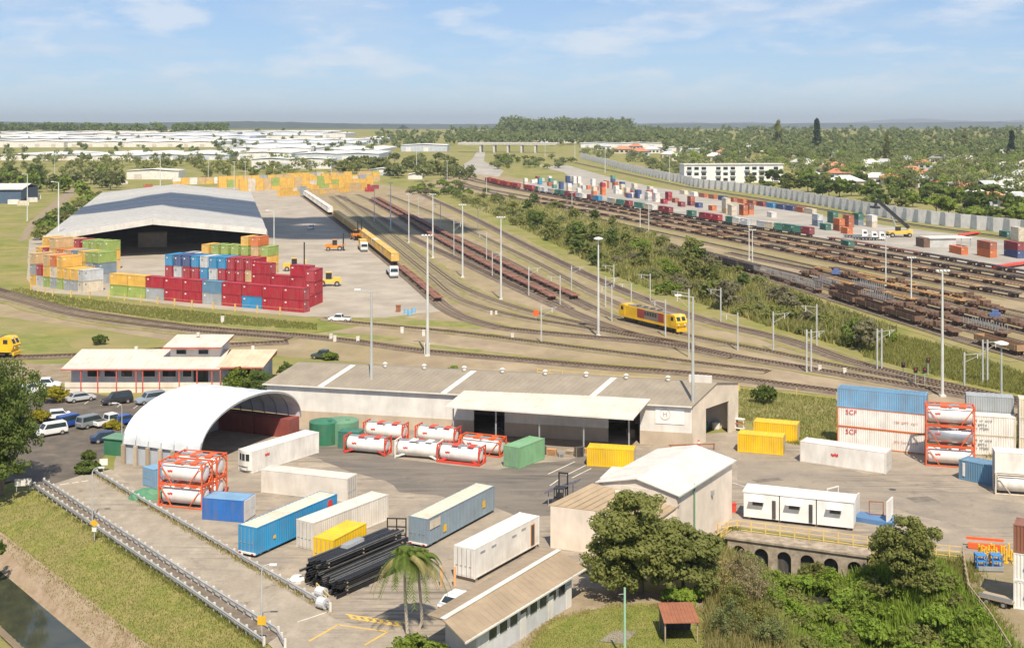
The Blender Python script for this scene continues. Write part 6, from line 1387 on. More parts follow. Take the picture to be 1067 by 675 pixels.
p = P(108, 491); t = thing('notice_board', 'white notice board at the end of the yard barrier', 'sign', (p.x, p.y, 0), R(15)); MB().box(-.5, .5, -.05, .05, .8, 1.6, cm('white')).build('board', t); MB().box(-.05, .05, .05, .13, 0, 1.6, STEEL).build('post', t)
# green store beside the arched shelter
p = P(112, 474); t = thing('green_store', 'small dark green store with flat roof beside the arched shelter', 'shed', (p.x, p.y, 0), R(-18)); MB().box(-.6, 3.0, 0, 2.6, 0, 2.2, GREEND).build('wall', t); MB().box(-.75, 3.15, -.2, 2.8, 2.2, 2.32, GREENT).build('roof', t)
# fences
def fence(pts, label, m, step=1.6, hgt=1.1, rails=(.55, 1.05), rw=.05, z=0.0, pw=.06, m2=None):
    w = [P(*q) for q in pts]; t = thing('railing', label, 'fence', (w[0].x, w[0].y, z)); pm = MB().box(-pw, pw, -pw, pw, 0, hgt, m).mesh('post')
    for a, b in zip(w, w[1:]):
        n = max(1, round((b - a).length / step))
        for k in range(n): q = a.lerp(b, k / n); obj('post', pm, t, (q.x - w[0].x, q.y - w[0].y, 0), ang(a, b))
        for r_ in rails: MB().bar(a - w[0] + Vector((0, 0, r_)), b - w[0] + Vector((0, 0, r_)), rw, rw, m2 or m).build('rail', t)
    return t
YP = paint('pale_yellow_rail', (.66, .47, .17), .5, amt=.2); GP = paint('mesh_green', (.25, .33, .22), .6)
fence([(748, 556), (768, 552.5), (828, 560), (889, 568), (935, 574), (1003, 581)], 'pale yellow railing above the culvert behind the portable cabin', YP, 1.4, 1.15, (.12, .6, 1.1), .06)
fence([(1003, 581), (1006, 600), (1010, 622), (1030, 648), (1056, 690)], 'rough timber fence along the right bank of the creek', TIMBER, 1.5, 1.2, (.35, .75, 1.1), .07)
fence([(560, 391), (640, 398), (700, 402), (735, 404)], 'low yellow handrail behind the warehouse roof', YP, 2.5, 1.2, (.6, 1.15), .08); fence([(770, 407), (830, 413), (872, 418), (960, 428), (1000, 433)], 'yellow post fence on the grass bank beside the tracks', YP, 5, 1.4, (.5,), .05, pw=.09)
fence([(706, 590), (735, 574), (762, 556)], 'low cream railing along the wall of the gabled shed', YP, 1.4, 1.0, (.5, .95), .05)
fence([(330, 618), (343, 631)], 'short timber trestle at the end of the black beams', YP, 1.4, 1.0, (.5, .95), .08)
fence([(32, 303), (55, 309), (113, 311.5), (200, 320.5), (316, 330)], 'chain-wire fence with yellow posts in front of the stacked containers', YP, 6, 1.8, (1.7,), .04, pw=.14)
for i, (x, y, z1) in enumerate(((460, 612, 2.0), (474, 612, 2.0))):
    p = P(x, y); later(MB().box(-.12, .12, -.12, .12, 0, z1, paint('orange_post', (.60, .33, .16), .6)).box(-.16, .16, -.16, .16, 0, .2, TIMBER).build('bollard', None, (p.x, p.y, .02)), 'tall pale orange post beside the long white container', 'post', 'orange posts')
p = P(651, 690); hgt = (690 - 612) * p.y / F; t = thing('utility_pole', 'pale green pole standing on the lawn', 'pole', (p.x, p.y, 0)); MB().cyl((0, 0, 0), (0, 0, hgt), .11, .09, paint('mint_green', (.28, .48, .36), .5), 10).build('post', t); MB().bar((0, 0, hgt - .5), (-.5, 0, hgt - .55), .05, .05, STEEL).build('bracket', t)
# noise wall: folded concrete panels
NW = [(604, 165), (648, 176.5), (679, 184), (709, 190.6), (727, 195), (792, 203), (867, 216.5), (942, 230), (1036, 241.5), (1100, 249)]
nw = thing('noise_wall', 'long grey folded-panel noise wall between the rail yard and the suburb', 'wall', (0, 0, 0)); cN = spline(NW, 3.0); CON1 = paint('panel_concrete', (.68, .66, .65), .8, amt=.18, streak=True)
dd = np.concatenate([[0], np.cumsum(np.linalg.norm(np.diff(cN, axis=0), axis=1))]); PWD = 5.0; npan = int(dd[-1] / PWD); nw.location = (cN[0][0], cN[0][1], 0)
pts_ = [np.array([np.interp(k * PWD, dd, cN[:, 0]), np.interp(k * PWD, dd, cN[:, 1])]) for k in range(npan + 1)]
for k in range(npan):
    a, b = pts_[k], pts_[k + 1]; t_ = (b - a) / np.linalg.norm(b - a); n_ = np.array([-t_[1], t_[0]])
    fa, fb = (1.3, 0) if k % 2 else (0, 1.3); a2, b2 = a + n_ * fa - cN[0] + t_ * .05, b + n_ * fb - cN[0] - t_ * .05; zg = float(rise(a[1]))
    panel(MB(), (a2[0], a2[1]), (b2[0], b2[1]), zg, zg + 6.0, .25, CON1).build('panel', nw)
# ================================================================ VEGETATION
LF = {'gum': leaf('gum_leaf', (0.17, 0.195, 0.068), (0.29, 0.31, 0.125)), 'olive': leaf('olive_leaf', (0.16, 0.185, 0.048), (0.29, 0.3, 0.1)), 'dark': leaf('dark_leaf', (0.085, 0.13, 0.03), (0.19, 0.24, 0.06)), 'fresh': leaf('fresh_leaf', (0.16, 0.23, 0.032), (0.29, 0.36, 0.075)), 'lush': leaf('lush_leaf', (0.17, 0.27, 0.03), (0.33, 0.43, 0.08)), 'lime': leaf('yellow_shrub_leaf', (.26, .24, .02), (.42, .36, .035)), 'dry': leaf('dry_brush', (0.26, 0.21, 0.11), (0.4, 0.34, 0.2)), 'grey': leaf('grey_brush', (.17, .16, .09), (.29, .265, .16)), 'palm': leaf('palm_leaf', (.09, .15, .025), (.2, .26, .06)), 'straw': leaf('straw', (.31, .27, .10), (.48, .42, .2)), 'grassy': leaf('grass_blade', (.17, .20, .045), (.33, .31, .11)), 'far': leaf('far_leaf', (0.12, 0.16, 0.055), (0.22, 0.255, 0.095)), 'pine': leaf('pine_leaf', (.02, .05, .025), (.06, .095, .04))}
BARK = paint('bark', (.2, .155, .115), .9); BARK2 = paint('pale_bark', (.4, .35, .28), .9)
def cards(c, nrm, size, shade, rg):
    """quads at centres c facing nrm -> verts, n"""
    n = len(c); r = rg.normal(size=(n, 3)); u = np.cross(nrm, r); u /= np.linalg.norm(u, axis=1)[:, None] + 1e-9; v = np.cross(nrm, u)
    s = (size * rg.uniform(.6, 1.35, n))[:, None]; k = rg.uniform(.5, .9, n)[:, None]
    return np.stack([c - u * s - v * s * k * .4, c + u * s * .2 - v * s * k, c + u * s + v * s * k * .4, c - u * s * .2 + v * s * k], 1).reshape(-1, 3)
def card_mesh(name, V, shade, mats, extra=None):
    n = len(V) // 4; me = bpy.data.meshes.new(name)
    me.vertices.add(len(V)); me.vertices.foreach_set('co', V.astype(np.float32).ravel()); me.loops.add(4 * n); me.loops.foreach_set('vertex_index', np.arange(4 * n)); me.polygons.add(n); me.polygons.foreach_set('loop_start', np.arange(0, 4 * n, 4))
    for m in mats: me.materials.append(m)
    at = me.attributes.new('shade', 'FLOAT', 'FACE'); at.data.foreach_set('value', shade.astype(np.float32)); me.update(calc_edges=True); return me
def clump_points(lobes, nsub, n, rg, sub=.42, fill=.25):
    """leaf centres, outward normals and a clump tint for a crown made of lobes, each covered with smaller clumps"""
    lobes = np.array(lobes, float); w = (lobes[:, 3] * lobes[:, 4] * lobes[:, 5]) ** .67; w /= w.sum()
    sc, sr, st = [], [], []
    for i, lb in enumerate(lobes):
        m = max(3, int(nsub * w[i])); d = rg.normal(size=(m, 3)); d /= np.linalg.norm(d, axis=1)[:, None]; d[:, 2] = np.where(d[:, 2] < -.35, -d[:, 2], d[:, 2])
        sc.append(lb[:3] + d * lb[3:6] * rg.uniform(.55, .9, m)[:, None]); sr.append(np.full(m, lb[3:6].min() * sub) * rg.uniform(.7, 1.3, m)); st.append(rg.uniform(0, 1, m))
    sc, sr, st = np.concatenate(sc), np.concatenate(sr), np.concatenate(st)
    pw = sr ** 2 / (sr ** 2).sum(); k = rg.choice(len(sc), n, p=pw); d = rg.normal(size=(n, 3)); d /= np.linalg.norm(d, axis=1)[:, None]
    rad = rg.uniform(0, 1, n) ** .33; c = sc[k] + d * (sr[k] * rad)[:, None] * np.array([1.1, 1.1, .8])
    nr = d + rg.normal(size=(n, 3)) * .4 + np.array([.08, -.35, .35]); nr /= np.linalg.norm(nr, axis=1)[:, None]
    return c, nr, np.clip(st[k] * .65 + rg.uniform(0, .35, n), 0, 1)
def lobes_for(kind, rg):
    o = []
    if kind == 'round':
        for k in range(7): t = k * .9 + rg.uniform(0, .5); o.append((.25 * math.cos(t), .25 * math.sin(t), .52 + rg.uniform(-.08, .16), .25, .25, .2))
        for k in range(6): t = k * 1.05 + rg.uniform(0, .5); o.append((.27 * math.cos(t), .27 * math.sin(t), .3 + rg.uniform(-.06, .06), .24, .24, .18))
        o.append((0, 0, .74, .27, .27, .22)); o.append((0, 0, .42, .3, .3, .28))
    elif kind == 'spread':
        for k in range(8): t = k * .8 + rg.uniform(0, .4); r_ = rg.uniform(.25, .45); o.append((r_ * math.cos(t), r_ * math.sin(t), .6 + rg.uniform(-.15, .15), .25, .25, .17))
        o.append((0, 0, .74, .3, .3, .2))
    elif kind == 'tall':
        for k in range(7): o.append((rg.uniform(-.13, .13), rg.uniform(-.13, .13), .32 + k * .1, .17 - .012 * k, .17 - .012 * k, .12))
    elif kind == 'cone':
        for k in range(9): z = .15 + k * .09; r_ = .24 * (1 - z) + .03; o.append((rg.uniform(-.02, .02), rg.uniform(-.02, .02), z, r_, r_, .08))
    elif kind == 'bush':
        for k in range(8): t = k * .8; r_ = rg.uniform(.25, .55); o.append((r_ * math.cos(t), r_ * math.sin(t), .3 + rg.uniform(-.05, .2), .36, .36, .32))
        o.append((0, 0, .6, .4, .4, .36))
    return o
TP = {}
def tree_mesh(shape, lf, n, size, var, branch=True):
    key = (shape, lf, n, size, var)
    if key in TP: return TP[key]
    rg = np.random.default_rng(abs(hash((shape, lf, n))) % 9999 + var * 77) if False else np.random.default_rng(sum(map(ord, shape + lf)) * 13 + n + var * 77)
    lb = lobes_for(shape, rg); c, nr, sh = clump_points(lb, 40 if n < 1500 else (110 if n < 8000 else 210), n, rg, .5 if n < 1500 else .36)
    c[:, 2] = np.maximum(c[:, 2], .03); V = cards(c, nr, size, sh, rg); cm_ = card_mesh('crown', V, sh, [LF[lf]])
    b = MB(); top = .45 if shape not in ('cone', 'tall') else .85; bm = BARK2 if lf == 'gum' else BARK
    if shape != 'bush':
        b.cyl((0, 0, -.02), (.01, .01, top), .028, .014, bm, 7)
        for q in lb[:6]: b.cyl((.005, .005, top * .6), (q[0] * .8, q[1] * .8, q[2]), .014, .006, bm, 5)
    else:
        for q in lb[:5]: b.cyl((0, 0, -.02), (q[0] * .7, q[1] * .7, q[2]), .02, .008, bm, 5)
    TP[key] = (cm_, b.mesh('trunk')); return TP[key]
def tree(p, hgt, shape, lf, n, size, var, width=1.0, name='tree', label=None, group=None, desc=None, cat='tree'):
    """size = leaf-clump size in metres"""
    cr, tr = tree_mesh(shape, lf, n, round(size / hgt, 3) if n > 1500 else round(size / 8, 3), var)
    t = obj(name, None, None, (p[0], p[1], p[2] if len(p) > 2 else 0), random.uniform(0, 6.28)); t.scale = (hgt * width, hgt * width, hgt)
    obj('trunk' if shape != 'bush' else 'stems', tr, t); obj('crown', cr, t)
    if desc: later(t, desc, cat, group)
    else: tag(t, label, cat, group)
    return t
def pg(x, y): p = P(x, y); return (p.x, p.y, float(gz(p.x, p.y)))
# ---- near trees
tree((*P(668, 616)[:2], 0), 9.8, 'round', 'olive', 30000, .15, 1, 1.12, label='big dense olive-green tree in front of the gabled shed', group='near trees')
tree((*P(712, 618)[:2], 0), 6.8, 'round', 'olive', 16000, .15, 2, 1.15, label='smaller olive tree leaning out right of the big tree', group='near trees')
tree((*P(640, 622)[:2], 0), 5.0, 'bush', 'olive', 6000, .16, 3, .9, label='low olive foliage at the left foot of the big tree', group='near trees', cat='shrub')
tree((*P(2, 512)[:2], 0), 17.5, 'round', 'dark', 22000, .2, 1, .62, label='tall dark leafy tree at the left edge beside the car park', group='near trees')
tree((*P(-14, 520)[:2], 0), 10, 'round', 'dark', 9000, .2, 2, 1.0, label='lower dark tree crown at the left edge', group='near trees')
tree((*P(-12, 580)[:2], -.3), 2.6, 'bush', 'dark', 3000, .15, 4, .9, label='dark shrub at the left edge of the grass slope', group='near trees', cat='shrub')
g_ = P(943, 600); tree((g_.x, g_.y, -1.2), 7.6, 'round', 'olive', 20000, .14, 3, .95, label='dark round-crowned tree on the creek bank beside the cabin', group='near trees')
tree((*P(432, 700)[:2], 0), 3.2, 'bush', 'fresh', 5000, .15, 5, 1.0, label='bright leafy shrub at the bottom edge below the palms', group='near trees', cat='shrub')
for x, y, hgt, w, lf, lb in ((250, 409, 4.6, .9, 'fresh', 'left of the round green shrubs in front of the office wing'), (268, 410, 4.4, .9, 'dark', 'right green shrub in front of the office wing'), (300, 397, 3.6, .8, 'dark', 'shrub at the right gable of the office'), (58, 419, 2.8, 1.0, 'lime', 'yellow-green round shrub beside the white cars'), (40, 441, 2.3, .9, 'lime', 'yellow shrub beside the tree at the car park edge'), (118, 446.5, 1.3, 1.3, 'lime', 'clipped yellow shrub below the car park lamp'), (92, 492, 1.7, 1.2, 'dark', 'clipped dark hedge at the road entrance'), (92, 478, 1.2, 1.0, 'dark', 'small dark hedge beside the green store'), (797, 420, 3.2, .9, 'dark', 'round dark shrub on the grass bank behind the warehouse'), (344, 375, 1.6, 1.4, 'fresh', 'low shrub beside the dark utility vehicle'), (473, 389, 1.4, 1.2, 'fresh', 'small shrub growing behind the warehouse ridge'), (104, 359, 2.2, .9, 'dark', 'small dark bush on the grass behind the office'), (200, 440, 1.0, .9, 'dark', 'tiny bush beside the arched shelter')):
    tree((*P(x, y)[:2], 0), hgt, 'bush', lf, 1800, .2, len(lb) % 3, w, 'shrub', lb, 'garden shrubs', cat='shrub')
# ---- palms
def palm(x, y, hgt, label, seed):
    rg = np.random.default_rng(seed); p = P(x, y); t = thing('palm_tree', label, 'palm', (p.x, p.y, 0), 0, 'palms')
    b = MB(); pr = Vector((0, 0, 0))
    for k in range(1, 9): q = Vector((.25 * math.sin(k * .25 + seed), .1 * k * .2, hgt * k / 8)); b.cyl(pr, q, .16 - .006 * k, .155 - .006 * k, BARK2, 9, False); pr = q
    b.build('trunk', t); MB().cyl(pr, pr + Vector((0, 0, .9)), .14, .09, LF['fresh'], 8).build('crownshaft', t); top = pr + Vector((0, 0, .8))
    for f_ in range(30):
        a = f_ * 2.4 + rg.uniform(-.2, .2); el = rg.uniform(.25, 1.35); Lf = rg.uniform(2.9, 3.8); d = np.array([math.cos(a), math.sin(a)]); V = []; shd = []
        prev = None
        for s in np.linspace(0, 1, 26):
            r_ = Lf * s * math.cos(el) * (1 - .12 * s); z = Lf * (s * math.sin(el) - s * s * (.85 + .3 * (el < .6))); c = np.array([d[0] * r_, d[1] * r_, z])
            if prev is not None:
                sd_ = np.array([-d[1], d[0], 0]); dir_ = (c - prev) / np.linalg.norm(c - prev); ln = .9 * (1 - .55 * s) * (.5 + min(1, s * 4) * .5)
                for sg_ in (-1, 1):
                    tip = c + sd_ * sg_ * ln * .75 + dir_ * ln * .45 + np.array([0, 0, -.4 * ln]); wv = dir_ * .06
                    V += [c - wv, c + wv, tip + wv * .3, tip - wv * .3]; shd.append(rg.uniform(0, 1))
                V += [prev - sd_ * .03, prev + sd_ * .03, c + sd_ * .02, c - sd_ * .02]; shd.append(.8)
            prev = c
        obj('frond', card_mesh('frond', np.array(V), np.array(shd), [LF['palm'] if f_ % 6 else LF['straw']]), t, top)
palm(424.6, 662, 5.9, 'left and nearer of the two palm trees by the low shed', 3); palm(437, 655, 5.2, 'right and shorter of the two palm trees by the low shed', 8)
# ---- bushland strip between the yards
def inside(poly, x, y):
    c = False; j = len(poly) - 1
    for i in range(len(poly)):
        if (poly[i][1] > y) != (poly[j][1] > y) and x < (poly[j][0] - poly[i][0]) * (y - poly[i][1]) / (poly[j][1] - poly[i][1]) + poly[i][0]: c = not c
        j = i
    return c
def scatter(poly, n, mind, seed, dens=None):
    rg = random.Random(seed); xs = [q[0] for q in poly]; ys = [q[1] for q in poly]; o = []; tries = 0
    while len(o) < n and tries < n * 60:
        tries += 1; x, y = rg.uniform(min(xs), max(xs)), rg.uniform(min(ys), max(ys))
        if not inside(poly, x, y): continue
        if any(abs(x - a) < mind * (y - HY) / 150 and abs(y - b) < mind * .5 * (y - HY) / 150 for a, b in o): continue
        o.append((x, y))
    return o
rg = random.Random(5)
BUSH = [(468, 206), (500, 202), (560, 212), (620, 226), (680, 244), (722, 268), (785, 291), (836, 308), (880, 326), (935, 345), (925, 362), (880, 362), (800, 340), (735, 318), (690, 306), (640, 288), (580, 256), (520, 228)]
SH = [('bush', 'gum'), ('bush', 'olive'), ('round', 'olive'), ('round', 'dark'), ('bush', 'gum'), ('bush', 'olive'), ('bush', 'grey'), ('bush', 'fresh'), ('bush', 'gum')]
for i, (x, y) in enumerate(scatter(BUSH, 125, 10, 11)):
    sh_, lf = rg.choice(SH if x > 640 else SH[:6]); 
    if 700 < x < 850 and rg.random() < .35: lf = 'grey'
    hgt = rg.uniform(2.0, 4.4) if sh_ == 'bush' else rg.uniform(4.5, 7.5)
    if x > 860: hgt *= .6; lf = rg.choice(['fresh', 'gum', 'olive'])
    tree(pg(x, y), hgt, sh_, lf, 600 if y < 260 else 1100, .6 if y < 260 else .45, i % 3, rg.uniform(1.0, 1.5) if sh_ == 'bush' else rg.uniform(.75, 1.05), 'tree' if sh_ != 'bush' else 'shrub', desc=f'{dict(dark="dark green", olive="olive", gum="grey-green", grey="bare greyish", fresh="bright green")[lf]} {"shrub" if sh_ == "bush" else "tree"} in the bush strip between the yards', group='bush strip', cat='tree' if sh_ != 'bush' else 'shrub')
for x, y, hgt, lf, lb in ((905, 366, 7, 'grey', 'bare greyish tree beside the double mast'), (892, 360, 6, 'dark', 'dark round shrub beside the bare greyish tree'), (600, 256, 10, 'dark', 'tall dark tree in the middle of the bush strip'), (620, 262, 9, 'olive', 'tall olive tree in the middle of the bush strip'), (560, 240, 9, 'dark', 'dark tree at the upper end of the bush strip'), (575, 250, 9, 'olive', 'olive tree at the upper end of the bush strip'), (480, 190, 14, 'gum', 'tall grey-green gum beside the access road'), (465, 187, 12, 'gum', 'broad gum left of the access road'), (490, 188, 13, 'gum', 'gum standing right beside the access road')):
    tree(pg(x, y), hgt, 'round' if hgt > 6.5 else 'bush', lf, 900, .45, 1, .85, label=lb, group='bush strip')
# ================================================================ BEYOND THE YARDS
def ground_at(x, y): return float(rise(y))
SW = [paint(f'far_roof_{i}', c, .5, amt=.15) for i, c in enumerate(((.74, .73, .71), (.66, .66, .65), (.70, .66, .60), (.56, .60, .60), (.60, .64, .60)))]
SWALL = [paint(f'far_wall_{i}', c, .7, amt=.15) for i, c in enumerate(((.64, .63, .61), (.66, .64, .60), (.42, .46, .52), (.52, .47, .42)))]
def big_shed(x0, x1, yb, hgt, depth, ri, wi, desc='white-roofed industrial shed in the far estate', label=None):
    a, b = P(x0, yb), P(x1, yb); w = b.x - a.x; t = obj('industrial_shed', None, None, (a.x, a.y, a.z))
    MB().box(0, w, 0, depth, -2, hgt, SWALL[wi]).build('wall', t); n = max(1, round(w / 45)); mb = None
    for k in range(n):
        x_, y_ = k * w / n, (k + 1) * w / n; m = (x_ + y_) / 2
        sheet(MB(), [(x_ + .1, -.8, hgt + .1), (x_ + .1, depth + .8, hgt + .1), (m, depth + .8, hgt + 1.3), (m, -.8, hgt + 1.3)], .3, SW[ri]).build('roof', t); sheet(MB(), [(y_ - .1, -.8, hgt + .1), (y_ - .1, depth + .8, hgt + .1), (m, depth + .8, hgt + 1.3), (m, -.8, hgt + 1.3)], .3, SW[ri]).build('roof', t)
    for k in range(max(1, int(w / 22))):
        x_ = 6 + k * 22
        if x_ + 6 < w: MB().box(x_, x_ + 6, -.25, -.05, -.5, min(6, hgt * .6), SWALL[(wi + 2) % 4]).build('roller_door', t)
    if label: tag(t, label, 'shed', 'far industrial estate')
    else: later(t, desc, 'shed', 'far industrial estate')
rg = random.Random(77)
for yb, step in ((167, (50, 100)), (162, (70, 130)), (157.5, (80, 150)), (153.5, (80, 160)), (150, (80, 160)), (147, (70, 140)), (144.3, (70, 140)), (142, (60, 120)), (140, (60, 110))):
    x = -30 + rg.uniform(0, 20); xm = {166: 330, 161: 372}.get(yb, 385 if yb > 145 else 350)
    while x < xm:
        w = rg.uniform(*step); a = P(x, yb)
        if rg.random() < .86: big_shed(x, min(x + w, xm + 10), yb + rg.uniform(-.5, .5), rg.uniform(5, 9.5), rg.uniform(130, 230), rg.choice([0, 0, 0, 0, 1, 2]), rg.choice([0, 1, 1, 2]))
        x += w + rg.uniform(3, 14)
big_shed(132, 186, 187, 7, 22, 2, 1, label='two-storey pale building with shaded bays behind the big shed'); big_shed(262, 345, 176, 9, 40, 4, 0, label='pale green-roofed shed behind the far yellow stacks'); big_shed(418, 466, 158, 8, 60, 0, 2, label='white-roofed shed with blue wall left of the bridge'); big_shed(384, 412, 183, 5, 20, 1, 0, label='small white-roofed depot at the end of the yellow stacks'); big_shed(425, 440, 187, 4, 8, 0, 0, label='tiny white hut beside the light tower at centre')
for x0, x1, yb, h_ in ((605, 690, 154, 6), (560, 600, 149, 6), (690, 722, 158, 5), (730, 752, 152, 5), (775, 800, 155, 6), (1033, 1064, 160, 5), (720, 750, 160, 5), (480, 500, 145, 5)): big_shed(x0, x1, yb, h_, 40, rg.choice([0, 1, 3]), 0, 'pale flat-roofed building beyond the noise wall')
for i, (x, y, k) in enumerate(((8, 213, 'white'), (18, 214.5, 'cream'), (28, 211, 'white'), (34, 208, 'white'), (24, 206, 'cream'), (38, 205, 'white'))): p = P(x, y); far_cont(p, R(20 * i), 6.05, k, .03, 'white box beside the blue-walled shed', 'boxes at left')
for i, (x, y, k) in enumerate(((6, 193, 'golden'), (60, 182, 'golden'), (100, 188, 'orange'), (150, 196, 'rust'), (160, 198, 'white'), (125, 192, 'white'), (112, 190, 'white'), (72, 189, 'cream'))): p = P(x, y); far_cont(p, R(8 * i), 6.05, k, .03, 'lone container on the rough ground behind the big shed', 'boxes at left')
overlay('dirt_road', [(28, 250), (40, 232), (70, 210), (84, 196), (76, 194), (58, 208), (30, 232), (18, 252)], G_DIRT, .014, .4, 4)
# the overpass
a, b = P(494, 159), P(562, 159.5); ov = thing('overpass_bridge', 'low concrete road overpass crossing beyond the access road', 'bridge', (a.x, a.y, a.z), ang(a, b)); Lb = (b - a).length; CONC = paint('bridge_concrete', (.52, .51, .49), .8, amt=.2)
MB().box(-20, Lb + 20, 0, 14, 9.5, 11.2, CONC).build('deck', ov); MB().box(-20, Lb + 20, -.3, 0, 11.2, 12.4, CONC).build('parapet', ov); MB().box(-20, Lb + 20, 14, 14.3, 11.2, 12.4, CONC).build('parapet', ov)
for k in range(5): x = Lb * (.08 + .21 * k); MB().box(x, x + 2, 1, 13, -3, 9.5, CONC).build('pier', ov)
# the apartment block
a, b = P(713, 191), P(808, 189); ap = thing('apartment_block', 'long white three-storey apartment block with balconies behind the noise wall', 'building', (a.x, a.y, 0), ang(a, b) * .4); Lb = (b - a).length; APW = paint('apartment_white', (.72, .71, .69), .6, amt=.08)
MB().box(0, Lb, 0, 14, 0, 14.5, APW).build('wall', ap); MB().box(-.6, Lb + .6, -.8, 14.6, 14.5, 15.1, ROOFW).build('roof', ap)
n = 13
for fl_ in range(3):
    for k in range(n):
        x = 2 + k * (Lb - 4) / n; z = 2.2 + fl_ * 4.2
        if k % 4 == 3: continue
        f = MB().box(x, x + (Lb / n) * .62, -.12, -.02, z, z + 2.3, STEEL).build('window', ap); MB().box(x + .2, x + (Lb / n) * .62 - .2, -.18, -.12, z + .1, z + 2.2, GLASS).build('pane', f)
        if k % 2 == 0: MB().box(x - .4, x + (Lb / n) * .62 + .4, -1.4, -.2, z - .5, z - .25, APW).build('balcony', ap)
# suburb houses
RO = [paint(f'house_roof_{i}', c, .75, amt=.3) for i, c in enumerate(((.46, .17, .09), (.52, .22, .12), (.62, .60, .57), (.24, .23, .23), (.42, .44, .46), (.30, .14, .10)))]
HW = [paint(f'house_wall_{i}', c, .75, amt=.1) for i, c in enumerate(((.66, .63, .58), (.58, .50, .40), (.40, .46, .52)))]
RN = ['terracotta-roofed', 'orange-roofed', 'white-roofed', 'dark-roofed', 'grey-roofed', 'brick-red-roofed']
HM = {}
def house(x, y, r_, w_, s=1.0, h=None):
    p = P(x, y); key = (r_, w_)
    if key not in HM:
        L_, D, H_ = 13, 10, 3.6; wl = MB().box(0, L_, 0, D, -1, H_, HW[w_]).mesh('wall'); e = .7
        rf = MB().add([(-e, -e, H_), (L_ + e, -e, H_), (L_ + e, D + e, H_), (-e, D + e, H_), (4, D / 2, H_ + 2.6), (L_ - 4, D / 2, H_ + 2.6)], [(0, 1, 5, 4), (1, 2, 5), (2, 3, 4, 5), (3, 0, 4), (3, 2, 1, 0)], RO[r_]).mesh('roof')
        wn = MB().box(0, 2.2, -.08, .0, 1.0, 2.5, GLASS).mesh('window'); HM[key] = (wl, rf, wn)
    wl, rf, wn = HM[key]; t = obj('house', None, None, (p.x, p.y, p.z), rg.uniform(-.5, .5) if h is None else h); t.scale = (s,) * 3
    obj('wall', wl, t); obj('roof', rf, t)
    for xx in (1.5, 5.2, 9.2): obj('window', wn, t, (xx, 0, 0))
    later(t, f'{RN[r_]} house among the suburb trees', 'house', 'suburb houses')
HS_ = [(903, 192, 0), (925, 193, 0), (945, 186, 1), (957, 196, 1), (975, 198, 0), (962, 190, 1), (988, 204, 3), (1003, 205, 0), (1022, 208, 2), (1040, 203, 5), (1055, 206, 2), (1045, 214, 2), (1061, 218, 1), (1030, 196, 4), (838, 178, 2), (846, 184, 0), (855, 180, 1), (862, 187, 0), (884, 180, 2), (893, 177, 2), (824, 175, 4), (910, 175, 0), (935, 172, 4), (950, 176, 0), (968, 170, 1), (998, 172, 2), (1012, 166, 3), (1060, 175, 2), (1040, 180, 2), (880, 168, 2), (860, 165, 1), (905, 163, 2), (815, 163, 4), (790, 158, 1), (640, 160, 1), (660, 163, 0), (675, 160, 1), (690, 165, 2), (655, 156, 0), (622, 157, 1), (735, 168, 2), (748, 163, 1), (765, 165, 2), (700, 168, 2), (1022, 215, 1), (1010, 213, 2), (872, 198, 2), (835, 190, 2), (1052, 190, 0)]
for i, (x, y, r_) in enumerate(HS_): house(x, y, r_ if i % 3 else (2, 4, 3)[i // 3 % 3], i % 3, rg.uniform(1.2, 1.6))
p = P(1026, 206); t = thing('blue_white_house', 'two-storey white and blue house near the right edge behind the wall', 'house', (p.x, p.y, p.z), R(12)); MB().box(0, 9, 0, 10, 0, 8, HW[0]).build('wall', t); MB().box(9, 14, 0, 10, 0, 6, HW[2]).build('side_wall', t)
sheet(MB(), [(-.6, -.8, 8), (9.6, -.8, 8), (9.6, 5, 10.4), (-.6, 5, 10.4)], .2, RO[4]).build('roof', t); sheet(MB(), [(-.6, 5, 10.4), (9.6, 5, 10.4), (9.6, 10.8, 8), (-.6, 10.8, 8)], .2, RO[4]).build('roof', t)
for z in (1.2, 5): MB().box(2.5, 6.5, -.1, 0, z, z + 1.8, GLASS).build('window', t)
# ---- individual trees beyond the yards
rg = random.Random(41)
def mid(x, y, hgt, shape, lf, desc, group, w=1.0, n=420): tree(pg(x, y)[:2] + (P(x, y).z,), hgt, shape, lf, n, .75, rg.randrange(3), w, desc=desc, group=group)
WALLT = [(700, 183), (735, 186), (800, 196), (867, 209), (940, 222), (1030, 234), (1090, 238), (1090, 214), (1000, 206), (900, 193), (800, 186)]
for x, y in scatter(WALLT, 75, 11, 3): sh_ = rg.choice(['round', 'round', 'spread', 'bush']); mid(x, y, rg.uniform(7, 13) * (.6 if sh_ == 'bush' else 1), sh_, rg.choice(['fresh', 'dark', 'olive', 'dark']), 'leafy tree close behind the noise wall', 'trees behind the wall', rg.uniform(.9, 1.2), 700)
WALL2 = scatter([(608, 158), (700, 172), (720, 184), (690, 183), (640, 172), (604, 163)], 34, 9, 4)
SUB = [(700, 168), (1090, 168), (1090, 214), (1000, 205), (900, 192), (800, 186), (720, 184)]
SUBP = scatter(SUB, 190, 8, 6)
LEFT = [(-20, 188), (60, 186), (120, 184), (130, 196), (90, 208), (60, 205), (-20, 198)]
for x, y in scatter(LEFT, 26, 9, 8): mid(x, y, rg.uniform(8, 14), 'round', rg.choice(['olive', 'fresh', 'dark', 'gum']), 'tree on the rough ground left of the big shed', 'trees at left', rg.uniform(.9, 1.2))
for x, y in scatter([(38, 240), (60, 225), (95, 208), (112, 205), (90, 220), (60, 240), (45, 262)], 22, 6, 9): mid(x, y, rg.uniform(4, 7), 'bush', rg.choice(['dark', 'olive', 'fresh']), 'bush hugging the left wall of the big shed', 'trees at left', 1.2)
